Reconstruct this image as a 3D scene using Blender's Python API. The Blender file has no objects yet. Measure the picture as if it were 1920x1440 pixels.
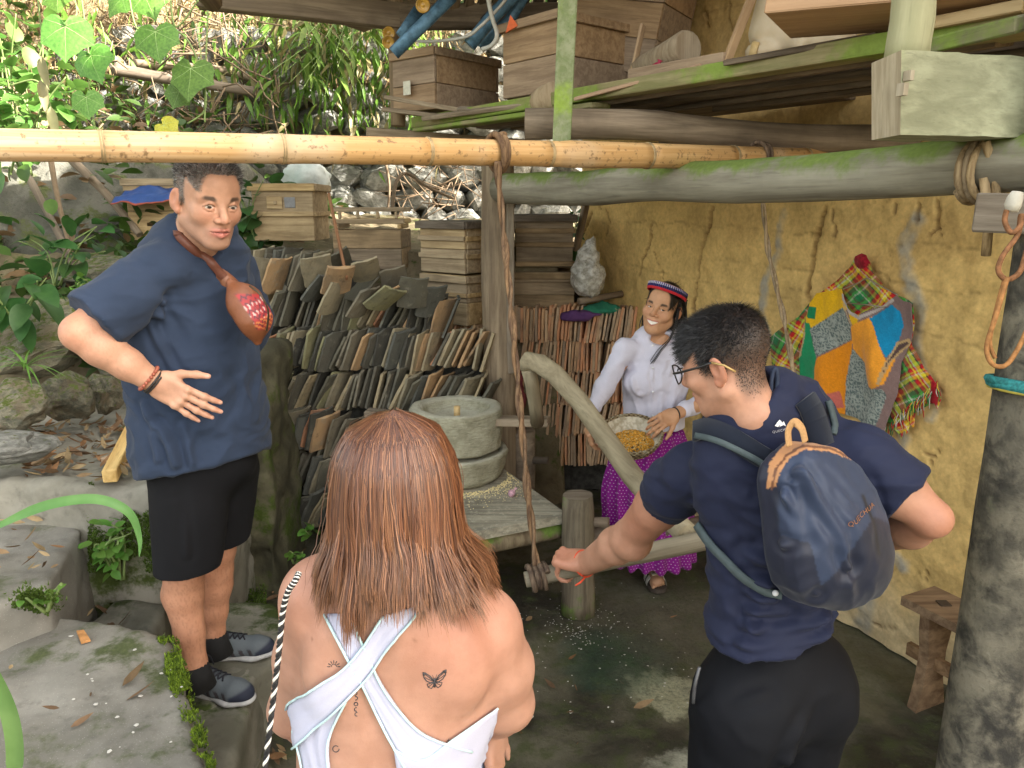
import bpy, math, random
import numpy as np
from mathutils import Vector, Matrix
random.seed(7); RNG = np.random.default_rng(7)
R = math.radians
scene = bpy.context.scene
COL = scene.collection
# ---------------------------------------------------------------- camera, sky, sun, exposure
FPX, PITCH, CAMZ = 1440.0, R(13.0), 1.9
cam_d = bpy.data.cameras.new('camera'); cam = bpy.data.objects.new('camera', cam_d); COL.objects.link(cam)
cam_d.sensor_width = 36.0; cam_d.lens = 36.0*FPX/1920.0; cam_d.clip_start = 0.05; cam_d.clip_end = 400
cam.location = (0, 0, CAMZ); cam.rotation_euler = (R(90)-PITCH, 0, 0)
scene.camera = cam
SUN_DIR = Vector((0.83, -0.26, 0.0)).normalized(); SUN_EL = R(33)
sd = Vector((SUN_DIR.x*math.cos(SUN_EL), SUN_DIR.y*math.cos(SUN_EL), math.sin(SUN_EL)))   # towards the sun
world = bpy.data.worlds.new('World'); scene.world = world; world.use_nodes = True
wn = world.node_tree; wn.nodes.clear()
sky = wn.nodes.new('ShaderNodeTexSky'); sky.sky_type = 'NISHITA'; sky.sun_disc = False
sky.sun_elevation = SUN_EL; sky.sun_rotation = math.atan2(sd.x, sd.y); sky.air_density = 1.0; sky.dust_density = 3.5; sky.ozone_density = 0.6
bg = wn.nodes.new('ShaderNodeBackground'); bg.inputs[1].default_value = 0.15
wo = wn.nodes.new('ShaderNodeOutputWorld')
hz = wn.nodes.new('ShaderNodeHueSaturation'); hz.inputs['Saturation'].default_value = 0.42; wn.links.new(sky.outputs[0], hz.inputs['Color'])   # thin bright cloud veil
wm = wn.nodes.new('ShaderNodeMix'); wm.data_type = 'RGBA'; wm.blend_type = 'MULTIPLY'; wm.inputs[0].default_value = 1.0; wm.inputs[7].default_value = (1.0, 0.955, 0.855, 1); wn.links.new(hz.outputs[0], wm.inputs[6]); wn.links.new(wm.outputs[2], bg.inputs[0]); wn.links.new(bg.outputs[0], wo.inputs[0])
sun_l = bpy.data.lights.new('sun', 'SUN'); sun_l.energy = 4.6; sun_l.angle = R(0.5); sun_l.color = (1.0, 0.94, 0.84)
sun_o = bpy.data.objects.new('sun', sun_l); COL.objects.link(sun_o)
sun_o.rotation_euler = sd.to_track_quat('Z', 'Y').to_euler(); sun_o.location = (12, -4, 9)
vs = scene.view_settings
vs.view_transform = 'Standard'; vs.look = 'None'; vs.gamma = 1.0; vs.use_curve_mapping = False; vs.exposure = 2.72
scene.display_settings.display_device = 'sRGB'
scene.cycles.max_bounces = 8; scene.cycles.diffuse_bounces = 5; scene.cycles.transparent_max_bounces = 8
scene.cycles.use_denoising = True

# ---------------------------------------------------------------- points in the place
CT, ST = math.cos(PITCH), math.sin(PITCH)
def ray(u, v):
    a, b = (u-960.0)/FPX, (720.0-v)/FPX
    return Vector((a, CT+b*ST, -ST+b*CT))
C0 = Vector((0, 0, CAMZ))
def at(u, v, Y): d = ray(u, v); return C0 + d*(Y/d.y)
def atz(u, v, z): d = ray(u, v); return C0 + d*((z-CAMZ)/d.z)
WP = Vector((1.585, 3.19, 0)); WD = Vector((-0.437, 0.899, 0)).normalized(); WN = Vector((-WD.y, WD.x, 0))  # earth wall: point, along (away), normal (to the yard)
if WN.x > 0: WN = -WN
def atwall(u, v, off=0.0):
    d = ray(u, v); p0 = WP + WN*off
    t = (p0-C0).dot(WN)/d.dot(WN); return C0 + d*t
def px(p):
    q = Vector(p)-C0; fw = q.y*CT-q.z*ST; up = q.y*ST+q.z*CT
    return (960+FPX*q.x/fw, 720-FPX*up/fw)

# ---------------------------------------------------------------- objects
def tagit(o, label=None, cat=None, group=None, kind=None):
    if label: o['label'] = label
    if cat: o['category'] = cat
    if group: o['group'] = group
    if kind: o['kind'] = kind
    return o
def thing(name, label, cat, loc, group=None):
    o = bpy.data.objects.new(name, None); COL.objects.link(o); o.location = loc; o.empty_display_size = 0.05
    return tagit(o, label, cat, group)
def wloc(o):
    v = Vector(o.location)
    while o.parent: o = o.parent; v = v + Vector(o.location)
    return v
def link_mesh(name, me, mats, parent=None, loc=(0, 0, 0)):
    o = bpy.data.objects.new(name, me); COL.objects.link(o); o.location = loc
    if mats is not None and len(me.materials) == 0:
        for m in (mats if isinstance(mats, (list, tuple)) else [mats]): me.materials.append(m)
    if parent is not None: o.parent = parent
    return o
def np_mesh(name, V, Fq, smooth=True, matidx=None):
    """V (n,3); Fq: list of faces or (m,4)/(m,3) int array"""
    me = bpy.data.meshes.new(name)
    V = np.asarray(V, dtype=np.float32)
    if isinstance(Fq, np.ndarray):
        m, k = Fq.shape
        me.vertices.add(len(V)); me.vertices.foreach_set('co', V.ravel())
        me.loops.add(m*k); me.loops.foreach_set('vertex_index', Fq.astype(np.int32).ravel())
        me.polygons.add(m); me.polygons.foreach_set('loop_start', np.arange(0, m*k, k, dtype=np.int32))
        me.polygons.foreach_set('loop_total', np.full(m, k, dtype=np.int32))
        me.update(calc_edges=True); me.validate()
    else:
        me.from_pydata([tuple(map(float, v)) for v in V], [], [tuple(int(i) for i in f) for f in Fq]); me.update()
    if matidx is not None: me.polygons.foreach_set('material_index', np.asarray(matidx, dtype=np.int32))
    me.polygons.foreach_set('use_smooth', np.full(len(me.polygons), bool(smooth)))
    return me
def set_col(me, cols, name='Col'):
    a = me.color_attributes.new(name, 'FLOAT_COLOR', 'POINT')
    c = np.ones((len(me.vertices), 4), dtype=np.float32); c[:, :3] = cols
    a.data.foreach_set('color', c.ravel())

class MB:
    """collects simple shapes in world coordinates, then links them as ONE mesh object"""
    def __init__(s): s.V = []; s.F = []; s.M = []; s.S = []
    def add(s, V, F, mi=0, smooth=False):
        b = len(s.V); s.V += [Vector(v) for v in V]; s.F += [tuple(i+b for i in f) for f in F]; s.M += [mi]*len(F); s.S += [smooth]*len(F); return s
    def box(s, c, size, rot=None, mi=0, bev=0.0, jit=0.0):
        """bevelled box: c centre, size full, rot 3x3 matrix or z angle"""
        if rot is None: rot = Matrix.Identity(3)
        elif not isinstance(rot, Matrix): rot = Matrix.Rotation(rot, 3, 'Z')
        hx, hy, hz = [q/2 for q in size]; c = Vector(c); V = []; F = []
        if bev <= 0:
            for x in (-1, 1):
                for y in (-1, 1):
                    for z in (-1, 1): V.append(Vector((x*hx, y*hy, z*hz)))
            F = [(0, 1, 3, 2), (4, 6, 7, 5), (0, 4, 5, 1), (2, 3, 7, 6), (0, 2, 6, 4), (1, 5, 7, 3)]
        else:
            b = min(bev, hx*.45, hy*.45, hz*.45); idx = {}
            for x in (-1, 1):
                for y in (-1, 1):
                    for z in (-1, 1):
                        for k in range(3):
                            h = [hx-b, hy-b, hz-b]; h[k] = (hx, hy, hz)[k]
                            idx[(x, y, z, k)] = len(V); V.append(Vector((x*h[0], y*h[1], z*h[2])))
            cs = [(-1, -1), (1, -1), (1, 1), (-1, 1)]
            for sgn in (-1, 1):
                f = [idx[(sgn, a, d, 0)] for a, d in cs]; F.append(tuple(f if sgn > 0 else f[::-1]))
                f = [idx[(a, sgn, d, 1)] for a, d in cs]; F.append(tuple(f[::-1] if sgn > 0 else f))
                f = [idx[(a, d, sgn, 2)] for a, d in cs]; F.append(tuple(f if sgn > 0 else f[::-1]))
            for a in (-1, 1):
                for d in (-1, 1):
                    f = (idx[(a, d, -1, 0)], idx[(a, d, 1, 0)], idx[(a, d, 1, 1)], idx[(a, d, -1, 1)]); F.append(f if a*d > 0 else f[::-1])
                    f = (idx[(a, -1, d, 0)], idx[(a, -1, d, 2)], idx[(a, 1, d, 2)], idx[(a, 1, d, 0)]); F.append(f if a*d > 0 else f[::-1])
                    f = (idx[(-1, a, d, 1)], idx[(1, a, d, 1)], idx[(1, a, d, 2)], idx[(-1, a, d, 2)]); F.append(f if a*d > 0 else f[::-1])
                    for g in (-1, 1):
                        f = (idx[(a, d, g, 0)], idx[(a, d, g, 1)], idx[(a, d, g, 2)]); F.append(f if a*d*g > 0 else f[::-1])
        if jit: V = [v+Vector((random.uniform(-jit, jit), random.uniform(-jit, jit), random.uniform(-jit, jit))) for v in V]
        s.add([c+rot@v for v in V], F, mi); return s
    def prism(s, poly, d, mi=0):
        """poly: list of points in a plane, extruded by vector d"""
        n = len(poly); P = [Vector(p) for p in poly]; d = Vector(d)
        nrm = Vector((0, 0, 0))
        for i in range(n): nrm += P[i].cross(P[(i+1) % n])
        if nrm.dot(d) > 0: P = P[::-1]
        V = P+[p+d for p in P]; F = [tuple(range(n)), tuple(range(2*n-1, n-1, -1))]
        F += [(i, n+i, n+(i+1) % n, (i+1) % n) for i in range(n)]
        s.add(V, [f[::1] for f in F], mi); return s
    def tube(s, pts, rad, n=10, mi=0, cap=True, jit=0.0, flat=None, smooth=True, twist=0.0, closed=False):
        """tube through pts; rad number or list; flat (ratio, axis vector) squashes"""
        P = [Vector(p) for p in pts]; m = len(P); rr = rad if isinstance(rad, (list, tuple, np.ndarray)) else [rad]*m
        V = []; F = []; up = None
        for i in range(m):
            if closed: t = P[(i+1) % m]-P[i-1]
            else: t = (P[min(i+1, m-1)]-P[max(i-1, 0)])
            t = t.normalized() if t.length > 1e-9 else Vector((0, 0, 1))
            if up is None: up = Vector((0, 0, 1)) if abs(t.z) < .9 else Vector((1, 0, 0))
            if flat is not None: up = Vector(flat[1])
            a = (up - t*up.dot(t)); a = a.normalized() if a.length > 1e-6 else t.orthogonal().normalized()
            b = t.cross(a); up = a
            for k in range(n):
                an = 2*math.pi*k/n + twist*i; r = rr[i]*(1+(random.uniform(-jit, jit) if jit else 0))
                fl = flat[0] if flat is not None else 1.0
                V.append(P[i]+a*math.cos(an)*r*fl+b*math.sin(an)*r)
        for i in range(m if closed else m-1):
            j = (i+1) % m
            for k in range(n): F.append((i*n+k, i*n+(k+1) % n, j*n+(k+1) % n, j*n+k))
        b0 = len(s.V); s.add(V, F, mi, smooth)
        if cap and not closed:
            s.F += [tuple(b0+k for k in range(n))[::-1], tuple(b0+(m-1)*n+k for k in range(n))]; s.M += [mi]*2; s.S += [False]*2
        return s
    def lathe(s, c, prof, n=24, mi=0, axis=None, smooth=True, jit=0.0):
        """prof list of (r, h) along axis (default z) from c"""
        c = Vector(c); ax = Vector(axis).normalized() if axis is not None else Vector((0, 0, 1))
        a = ax.orthogonal().normalized(); b = ax.cross(a); V = []; F = []; m = len(prof)
        for r, h in prof:
            for k in range(n):
                an = 2*math.pi*k/n; q = r*(1+(random.uniform(-jit, jit) if jit else 0)); V.append(c+ax*h+(a*math.cos(an)+b*math.sin(an))*q)
        for i in range(m-1):
            for k in range(n): F.append((i*n+k, i*n+(k+1) % n, (i+1)*n+(k+1) % n, (i+1)*n+k))
        s.add(V, F, mi, smooth); return s
    def build(s, name, mats, parent=None, origin=None, kind=None, label=None, cat=None, group=None):
        if parent is not None: o0 = wloc(parent)
        elif origin is not None: o0 = Vector(origin)
        else:
            n = max(1, len(s.V)); o0 = Vector((sum(v.x for v in s.V)/n, sum(v.y for v in s.V)/n, min(v.z for v in s.V)))
        me = bpy.data.meshes.new(name); me.from_pydata([v-o0 for v in s.V], [], s.F); me.update()
        me.polygons.foreach_set('material_index', np.array(s.M, dtype=np.int32))
        me.polygons.foreach_set('use_smooth', np.array(s.S, dtype=bool))
        o = link_mesh(name, me, mats, parent, (0, 0, 0) if parent is not None else o0)
        return tagit(o, label, cat, group, kind)

# ---------------------------------------------------------------- materials
class NT:
    def __init__(s, name):
        s.m = bpy.data.materials.new(name); s.m.use_nodes = True; s.t = s.m.node_tree; s.t.nodes.clear()
        s.out = s.t.nodes.new('ShaderNodeOutputMaterial'); s.tc = s.t.nodes.new('ShaderNodeTexCoord')
    def n(s, typ, ins=None, out=0, **pr):
        nd = s.t.nodes.new(typ)
        for k, v in pr.items(): setattr(nd, k, v)
        for k, v in (ins or {}).items(): s.put(nd.inputs[k], v)
        nd_out = nd.outputs[out] if out is not None else nd
        return nd_out
    def put(s, sock, v):
        if isinstance(v, bpy.types.NodeSocket): s.t.links.new(v, sock)
        else:
            if hasattr(sock.default_value, '__len__') and not isinstance(v, (float, int)):
                v = tuple(v); L = len(sock.default_value); v = v+(1.0,)*(L-len(v))
            sock.default_value = v
    def obj(s): return s.tc.outputs['Object']
    def mapv(s, v, sc=(1, 1, 1), rot=(0, 0, 0), loc=(0, 0, 0)): return s.n('ShaderNodeMapping', {'Vector': v, 'Scale': sc, 'Rotation': rot, 'Location': loc})
    def noise(s, v, sc, det=5, rough=.55, dist=0.0): return s.n('ShaderNodeTexNoise', {'Vector': v, 'Scale': sc, 'Detail': det, 'Roughness': rough, 'Distortion': dist}, out=0)
    def voro(s, v, sc, feat='F1', out=0): return s.n('ShaderNodeTexVoronoi', {'Vector': v, 'Scale': sc}, out=out, feature=feat)
    def ramp(s, f, stops, interp='LINEAR'):
        nd = s.t.nodes.new('ShaderNodeValToRGB'); nd.color_ramp.interpolation = interp; e = nd.color_ramp.elements
        while len(e) < len(stops): e.new(.5)
        for q, (p, c) in zip(e, stops): q.position = p; q.color = (c[0], c[1], c[2], 1) if hasattr(c, '__len__') else (c, c, c, 1)
        s.put(nd.inputs[0], f); return nd.outputs[0]
    def mix(s, f, a, b, bt='MIX'):
        nd = s.t.nodes.new('ShaderNodeMix'); nd.data_type = 'RGBA'; nd.blend_type = bt
        s.put(nd.inputs[0], f); s.put(nd.inputs[6], a); s.put(nd.inputs[7], b); return nd.outputs[2]
    def ma(s, op, a, b=0.0, c=None, clamp=False):
        nd = s.t.nodes.new('ShaderNodeMath'); nd.operation = op; nd.use_clamp = clamp; s.put(nd.inputs[0], a); s.put(nd.inputs[1], b)
        if c is not None: s.put(nd.inputs[2], c)
        return nd.outputs[0]
    def mr(s, v, a, b, c=0.0, d=1.0): return s.n('ShaderNodeMapRange', {0: v, 1: a, 2: b, 3: c, 4: d}, interpolation_type='SMOOTHSTEP')
    def rnd(s): return s.n('ShaderNodeObjectInfo', out=5)
    def nz(s): return s.n('ShaderNodeSeparateXYZ', {0: s.n('ShaderNodeNewGeometry', out=1)}, out=2)
    def attr(s, name): return s.n('ShaderNodeAttribute', out=0, attribute_name=name)
    def hsv(s, c, h=.5, sa=1.0, v=1.0): return s.n('ShaderNodeHueSaturation', {'Color': c, 'Hue': h, 'Saturation': sa, 'Value': v})
    def bump(s, h, st=.3, dist=.01): return s.n('ShaderNodeBump', {'Height': h, 'Strength': st, 'Distance': dist})
    def done(s, col, rough=.8, nrm=None, spec=.3, sss=0.0, sssr=(.012, .004, .002), sheen=0.0, metal=0.0, coat=0.0, transm=0.0, alpha=None, trl=0.0, emis=None):
        b = s.t.nodes.new('ShaderNodeBsdfPrincipled')
        s.put(b.inputs['Base Color'], col); s.put(b.inputs['Roughness'], rough); s.put(b.inputs['Specular IOR Level'], spec); s.put(b.inputs['Metallic'], metal)
        if nrm is not None: s.put(b.inputs['Normal'], nrm)
        if sss: s.put(b.inputs['Subsurface Weight'], sss); b.inputs['Subsurface Radius'].default_value = sssr; b.inputs['Subsurface Scale'].default_value = 1.0
        if sheen: s.put(b.inputs['Sheen Weight'], sheen)
        if coat: s.put(b.inputs['Coat Weight'], coat)
        if transm: s.put(b.inputs['Transmission Weight'], transm)
        if alpha is not None: s.put(b.inputs['Alpha'], alpha)
        o = b.outputs[0]
        if trl:
            t = s.n('ShaderNodeBsdfTranslucent', {'Color': s.mix(.75, col, (.75, .9, .1), 'MULTIPLY') if False else col})
            o = s.n('ShaderNodeMixShader', {0: trl, 1: o, 2: t})
        s.t.links.new(o, s.out.inputs[0]); return s.m

def M_wood(name, light, dark, axis='x', sc=1.0, rough=.82, moss=0.0, mosscol=(.19, .27, .05), var=.25, bump=.5, stain=.35, mossup=.5, mscale=5.0):
    q = NT(name); v = q.obj(); rn = q.rnd()
    v2 = q.n('ShaderNodeVectorMath', {0: v, 1: q.n('ShaderNodeCombineXYZ', {0: q.ma('MULTIPLY', rn, 13.0), 1: q.ma('MULTIPLY', rn, 7.0), 2: q.ma('MULTIPLY', rn, 29.0)})}, operation='ADD')
    s = {'x': (1.6, 22, 22), 'y': (22, 1.6, 22), 'z': (22, 22, 1.6)}[axis]
    g = q.noise(q.mapv(v2, tuple(k*sc for k in s)), 1.6, 8, .62, .4)
    g2 = q.noise(q.mapv(v2, tuple(k*sc*3 for k in s)), 2.0, 4, .6, .2)
    st = q.noise(v2, 4.5*sc, 5, .6)
    col = q.mix(q.mr(g, .32, .68), dark, light)
    col = q.mix(q.ma('MULTIPLY', q.mr(g2, .55, .72), .35), col, tuple(c*.45 for c in dark))
    col = q.mix(q.ma('MULTIPLY', q.mr(st, .42, .7), stain), col, tuple(c*.55 for c in dark))
    col = q.hsv(col, .5, q.ma('ADD', .85, q.ma('MULTIPLY', rn, .3)), q.ma('ADD', 1-var, q.ma('MULTIPLY', rn, 2*var)))
    if moss:
        mn = q.noise(v2, mscale, 6, .65)
        mk = q.ma('ADD', mn, q.ma('MULTIPLY', q.nz(), .22*mossup))
        mk = q.mr(mk, .66-.25*moss, .80-.25*moss)
        col = q.mix(q.ma('MULTIPLY', mk, .92), col, q.mix(q.noise(v2, 60, 3), mosscol, tuple(c*.45 for c in mosscol)))
    h = q.ma('ADD', q.ma('MULTIPLY', g, .7), q.ma('MULTIPLY', g2, .4))
    return q.done(col, rough, q.bump(h, bump, .006), .25)
def M_stone(name, a, b, c, sc=6.0, bump=.6, moss=0.0, mosscol=(.10, .15, .025), rough=.9, dist=.015, mossup=.6, speck=0.0, mscale=6.0):
    q = NT(name); v = q.obj(); rn = q.rnd()
    v = q.n('ShaderNodeVectorMath', {0: v, 1: q.n('ShaderNodeCombineXYZ', {0: q.ma('MULTIPLY', rn, 31.0), 1: q.ma('MULTIPLY', rn, 17.0), 2: 0.0})}, operation='ADD')
    n1 = q.noise(v, sc, 8, .62, .3); n2 = q.noise(v, sc*6, 6, .65); n3 = q.noise(v, sc*.35, 3, .5)
    col = q.mix(q.mr(n1, .34, .66), a, b); col = q.mix(q.ma('MULTIPLY', q.mr(n3, .45, .65), .6), col, c)
    col = q.mix(q.ma('MULTIPLY', q.mr(n2, .52, .75), .5), col, tuple(k*.5 for k in a))
    if speck:
        sp = q.voro(v, 130); col = q.mix(q.mr(sp, .0, .22, speck, 0.0), col, (.5, .5, .47))
    col = q.hsv(col, .5, 1.0, q.ma('ADD', .82, q.ma('MULTIPLY', rn, .36)))
    if moss:
        mk = q.ma('ADD', q.noise(v, mscale, 7, .68), q.ma('MULTIPLY', q.nz(), .18*mossup))
        mk = q.mr(mk, .68-.28*moss, .80-.28*moss)
        col = q.mix(mk, col, q.mix(q.noise(v, 90, 2), mosscol, tuple(k*.35 for k in mosscol)))
    h = q.ma('ADD', q.ma('MULTIPLY', n1, .6), q.ma('MULTIPLY', n2, .4))
    return q.done(col, rough, q.bump(h, bump, dist), .25)
def M_plain(name, col, rough=.6, metal=0.0, spec=.4, bump=0.0, nsc=40, var=.12, coat=0.0, sheen=0.0):
    q = NT(name); n = q.noise(q.obj(), nsc, 5, .6)
    c = q.mix(q.mr(n, .3, .7), tuple(k*(1-var) for k in col), tuple(min(1, k*(1+var)) for k in col))
    return q.done(c, rough, q.bump(n, bump, .004) if bump else None, spec, metal=metal, coat=coat, sheen=sheen)
def M_leaf(name, a, b, trl=.35, rough=.45, vein=False, yellow=0.0):
    q = NT(name); rn = q.rnd(); n = q.noise(q.obj(), 9, 4)
    at_ = q.attr('Col')
    c = q.mix(q.mr(n, .3, .7), a, b)
    c = q.mix(1.0, c, at_, 'MULTIPLY')
    c = q.hsv(c, q.ma('ADD', .485, q.ma('MULTIPLY', rn, .03)), 1.0, q.ma('ADD', .8, q.ma('MULTIPLY', rn, .4)))
    return q.done(c, rough, q.bump(q.noise(q.obj(), 60, 3), .15, .003), .35, trl=trl)
def M_cloth(name, col, rough=.9, weave=700, sheen=.15, var=.1, bump=.15):
    q = NT(name); v = q.obj(); n = q.noise(v, 7, 4); w = q.noise(v, weave, 2)
    c = q.mix(q.mr(n, .3, .7), tuple(k*(1-var) for k in col), tuple(min(1, k*(1+var)) for k in col))
    c = q.mix(q.ma('MULTIPLY', q.mr(w, .4, .65), .18), c, tuple(k*.6 for k in col))
    return q.done(c, rough, q.bump(w, bump, .0015), .2, sheen=sheen)
def M_attr(name, rough=.8, spec=.3, bump=0.0, nsc=30, var=.15, sheen=0.0, dist=.005, trl=0.0):
    q = NT(name); n = q.noise(q.obj(), nsc, 6, .62)
    c = q.mix(1.0, q.attr('Col'), q.ramp(n, [(.25, 1-var), (.75, 1+var)]), 'MULTIPLY')
    return q.done(c, rough, q.bump(n, bump, dist) if bump else None, spec, sheen=sheen, trl=trl)
def M_skin(name):
    q = NT(name); v = q.obj(); n = q.noise(v, 22, 4, .6); n2 = q.noise(v, 420, 3)
    c = q.mix(1.0, q.attr('Col'), q.mix(q.mr(n, .3, .7), (.90, .85, .82), (1.07, 1.05, 1.04)), 'MULTIPLY')
    c = q.mix(q.ma('MULTIPLY', q.mr(n2, .55, .75), .12), c, (.25, .09, .05))
    return q.done(c, q.ma('ADD', .45, q.ma('MULTIPLY', n, .15)), q.bump(q.ma('ADD', n2, q.ma('MULTIPLY', q.noise(v, 130, 3), .8)), .22, .0014), .35, sss=.08)

# ---------------------------------------------------------------- numpy noise + implicit surfaces
_PERM = np.random.default_rng(3).random((64, 64, 64)).astype(np.float32)
def vnoise(p):
    p = np.asarray(p, dtype=np.float32); i = np.floor(p).astype(np.int32); f = p-i; f = f*f*(3-2*f); i &= 63; j = (i+1) & 63
    x0, y0, z0 = i[..., 0], i[..., 1], i[..., 2]; x1, y1, z1 = j[..., 0], j[..., 1], j[..., 2]
    fx, fy, fz = f[..., 0], f[..., 1], f[..., 2]; P = _PERM
    a = P[x0, y0, z0]*(1-fx)+P[x1, y0, z0]*fx; b = P[x0, y1, z0]*(1-fx)+P[x1, y1, z0]*fx
    c = P[x0, y0, z1]*(1-fx)+P[x1, y0, z1]*fx; d = P[x0, y1, z1]*(1-fx)+P[x1, y1, z1]*fx
    return ((a*(1-fy)+b*fy)*(1-fz)+(c*(1-fy)+d*fy)*fz)*2-1
def fnoise(p, oct=4, gain=.5):
    p = np.asarray(p, dtype=np.float32); s = 0; a = 1.0
    for o in range(oct): s = s+a*vnoise(p*(2**o)+o*7.3); a *= gain
    return s
class SDF:
    def __init__(s, lo, hi, res):
        s.lo = np.array(lo, dtype=np.float64); s.res = res; s.n = np.ceil((np.array(hi)-s.lo)/res).astype(int)+1
        s.f = np.full(s.n, .06, dtype=np.float32)
        s.ax = [(s.lo[i]+np.arange(s.n[i])*res).astype(np.float32) for i in range(3)]
    def _sub(s, lo, hi):
        a = np.clip(np.floor((np.array(lo)-s.lo)/s.res).astype(int), 0, s.n); b = np.clip(np.ceil((np.array(hi)-s.lo)/s.res).astype(int)+1, 0, s.n)
        sl = tuple(slice(a[i], b[i]) for i in range(3))
        return sl, s.ax[0][sl[0]][:, None, None], s.ax[1][sl[1]][None, :, None], s.ax[2][sl[2]][None, None, :]
    def _op(s, sl, d, k, op):
        a = s.f[sl]
        if a.size == 0: return
        if op == 'sub': d = -d
        if k <= 0: s.f[sl] = np.minimum(a, d) if op == 'add' else np.maximum(a, d); return
        if op == 'add': h = np.clip(.5+.5*(d-a)/k, 0, 1); s.f[sl] = d*(1-h)+a*h-k*h*(1-h)
        else: h = np.clip(.5-.5*(d-a)/k, 0, 1); s.f[sl] = d*(1-h)+a*h+k*h*(1-h)
    def cone(s, a, b, ra, rb=None, k=.01, op='add', flat=None, ratio=1.0):
        """tapered capsule; flat = direction in which the section is scaled by ratio"""
        rb = ra if rb is None else rb; a = np.array(a, float); b = np.array(b, float); m = max(ra, rb)*max(1, ratio)+k+.03
        sl, X, Y, Z = s._sub(np.minimum(a, b)-m, np.maximum(a, b)+m); ba = b-a; L = max(1e-9, ba@ba)
        qx, qy, qz = X-a[0], Y-a[1], Z-a[2]; h = np.clip((qx*ba[0]+qy*ba[1]+qz*ba[2])/L, 0, 1)
        qx = qx-h*ba[0]; qy = qy-h*ba[1]; qz = qz-h*ba[2]; r = ra+(rb-ra)*h
        d2 = qx*qx+qy*qy+qz*qz
        if flat is not None:
            n = np.array(flat, float); n /= np.linalg.norm(n); w = qx*n[0]+qy*n[1]+qz*n[2]
            d2 = np.maximum(d2-w*w, 0)+(w/ratio)**2
            d = (np.sqrt(d2)-r)*min(1, ratio)
        else: d = np.sqrt(d2)-r
        s._op(sl, d, k, op); return s
    def chain(s, pts, rad, k=.01, op='add', flat=None, ratio=1.0):
        for i in range(len(pts)-1): s.cone(pts[i], pts[i+1], rad[i], rad[i+1], k, op, flat, ratio)
        return s
    def ell(s, c, r, rot=None, k=.01, op='add'):
        c = np.array(c, float); r = np.array(r, float); m = max(r)+k+.03; sl, X, Y, Z = s._sub(c-m, c+m)
        x, y, z = X-c[0], Y-c[1], Z-c[2]
        if rot is not None:
            M = np.array(rot); x, y, z = M[0, 0]*x+M[1, 0]*y+M[2, 0]*z, M[0, 1]*x+M[1, 1]*y+M[2, 1]*z, M[0, 2]*x+M[1, 2]*y+M[2, 2]*z
        k0 = np.sqrt((x/r[0])**2+(y/r[1])**2+(z/r[2])**2)+1e-6; k1 = np.sqrt((x/r[0]**2)**2+(y/r[1]**2)**2+(z/r[2]**2)**2)+1e-6
        s._op(sl, k0*(k0-1)/k1, k, op); return s
    def box(s, c, h, rot=None, rd=.005, k=.01, op='add'):
        c = np.array(c, float); h = np.array(h, float); m = np.linalg.norm(h)+k+.03; sl, X, Y, Z = s._sub(c-m, c+m); x, y, z = X-c[0], Y-c[1], Z-c[2]
        if rot is not None:
            M = np.array(rot); x, y, z = M[0, 0]*x+M[1, 0]*y+M[2, 0]*z, M[0, 1]*x+M[1, 1]*y+M[2, 1]*z, M[0, 2]*x+M[1, 2]*y+M[2, 2]*z
        ax, ay, az = abs(x)-h[0]+rd, abs(y)-h[1]+rd, abs(z)-h[2]+rd
        d = np.sqrt(np.maximum(ax, 0)**2+np.maximum(ay, 0)**2+np.maximum(az, 0)**2)+np.minimum(np.maximum(ax, np.maximum(ay, az)), 0)-rd
        s._op(sl, d, k, op); return s
    def plane(s, p, n, k=.0, keep='below'):
        """cut away the side the normal points to"""
        n = np.array(n, float); n /= np.linalg.norm(n); p = np.array(p, float); sl, X, Y, Z = s._sub(s.lo, s.lo+s.n*s.res)
        d = (X-p[0])*n[0]+(Y-p[1])*n[1]+(Z-p[2])*n[2]; s._op(sl, -d.astype(np.float32), k, 'sub'); return s
    def mesh(s):
        f = s.f; n = s.n
        f[0], f[-1] = np.maximum(f[0], .001), np.maximum(f[-1], .001); f[:, 0], f[:, -1] = np.maximum(f[:, 0], .001), np.maximum(f[:, -1], .001); f[:, :, 0], f[:, :, -1] = np.maximum(f[:, :, 0], .001), np.maximum(f[:, :, -1], .001)
        ins = f < 0; c = n-1
        cnt = np.zeros(c, dtype=np.int8)
        for dx in (0, 1):
            for dy in (0, 1):
                for dz in (0, 1): cnt += ins[dx:dx+c[0], dy:dy+c[1], dz:dz+c[2]]
        act = (cnt > 0) & (cnt < 8); I = np.argwhere(act); ID = np.full(c, -1, dtype=np.int32); ID[act] = np.arange(len(I))
        acc = np.zeros((len(I), 3)); w = np.zeros(len(I))
        cr = [(0, 0, 0), (1, 0, 0), (0, 1, 0), (1, 1, 0), (0, 0, 1), (1, 0, 1), (0, 1, 1), (1, 1, 1)]
        vals = [f[I[:, 0]+o[0], I[:, 1]+o[1], I[:, 2]+o[2]] for o in cr]
        for a in range(8):
            for b in range(a+1, 8):
                o = np.array(cr[b])-np.array(cr[a])
                if abs(o).sum() != 1: continue
                m = (vals[a] < 0) != (vals[b] < 0); t = vals[a][m]/(vals[a][m]-vals[b][m]+1e-12)
                acc[m] += np.array(cr[a])+t[:, None]*o; w[m] += 1
        V = s.lo+(I+acc/w[:, None])*s.res; Q = []
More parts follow.
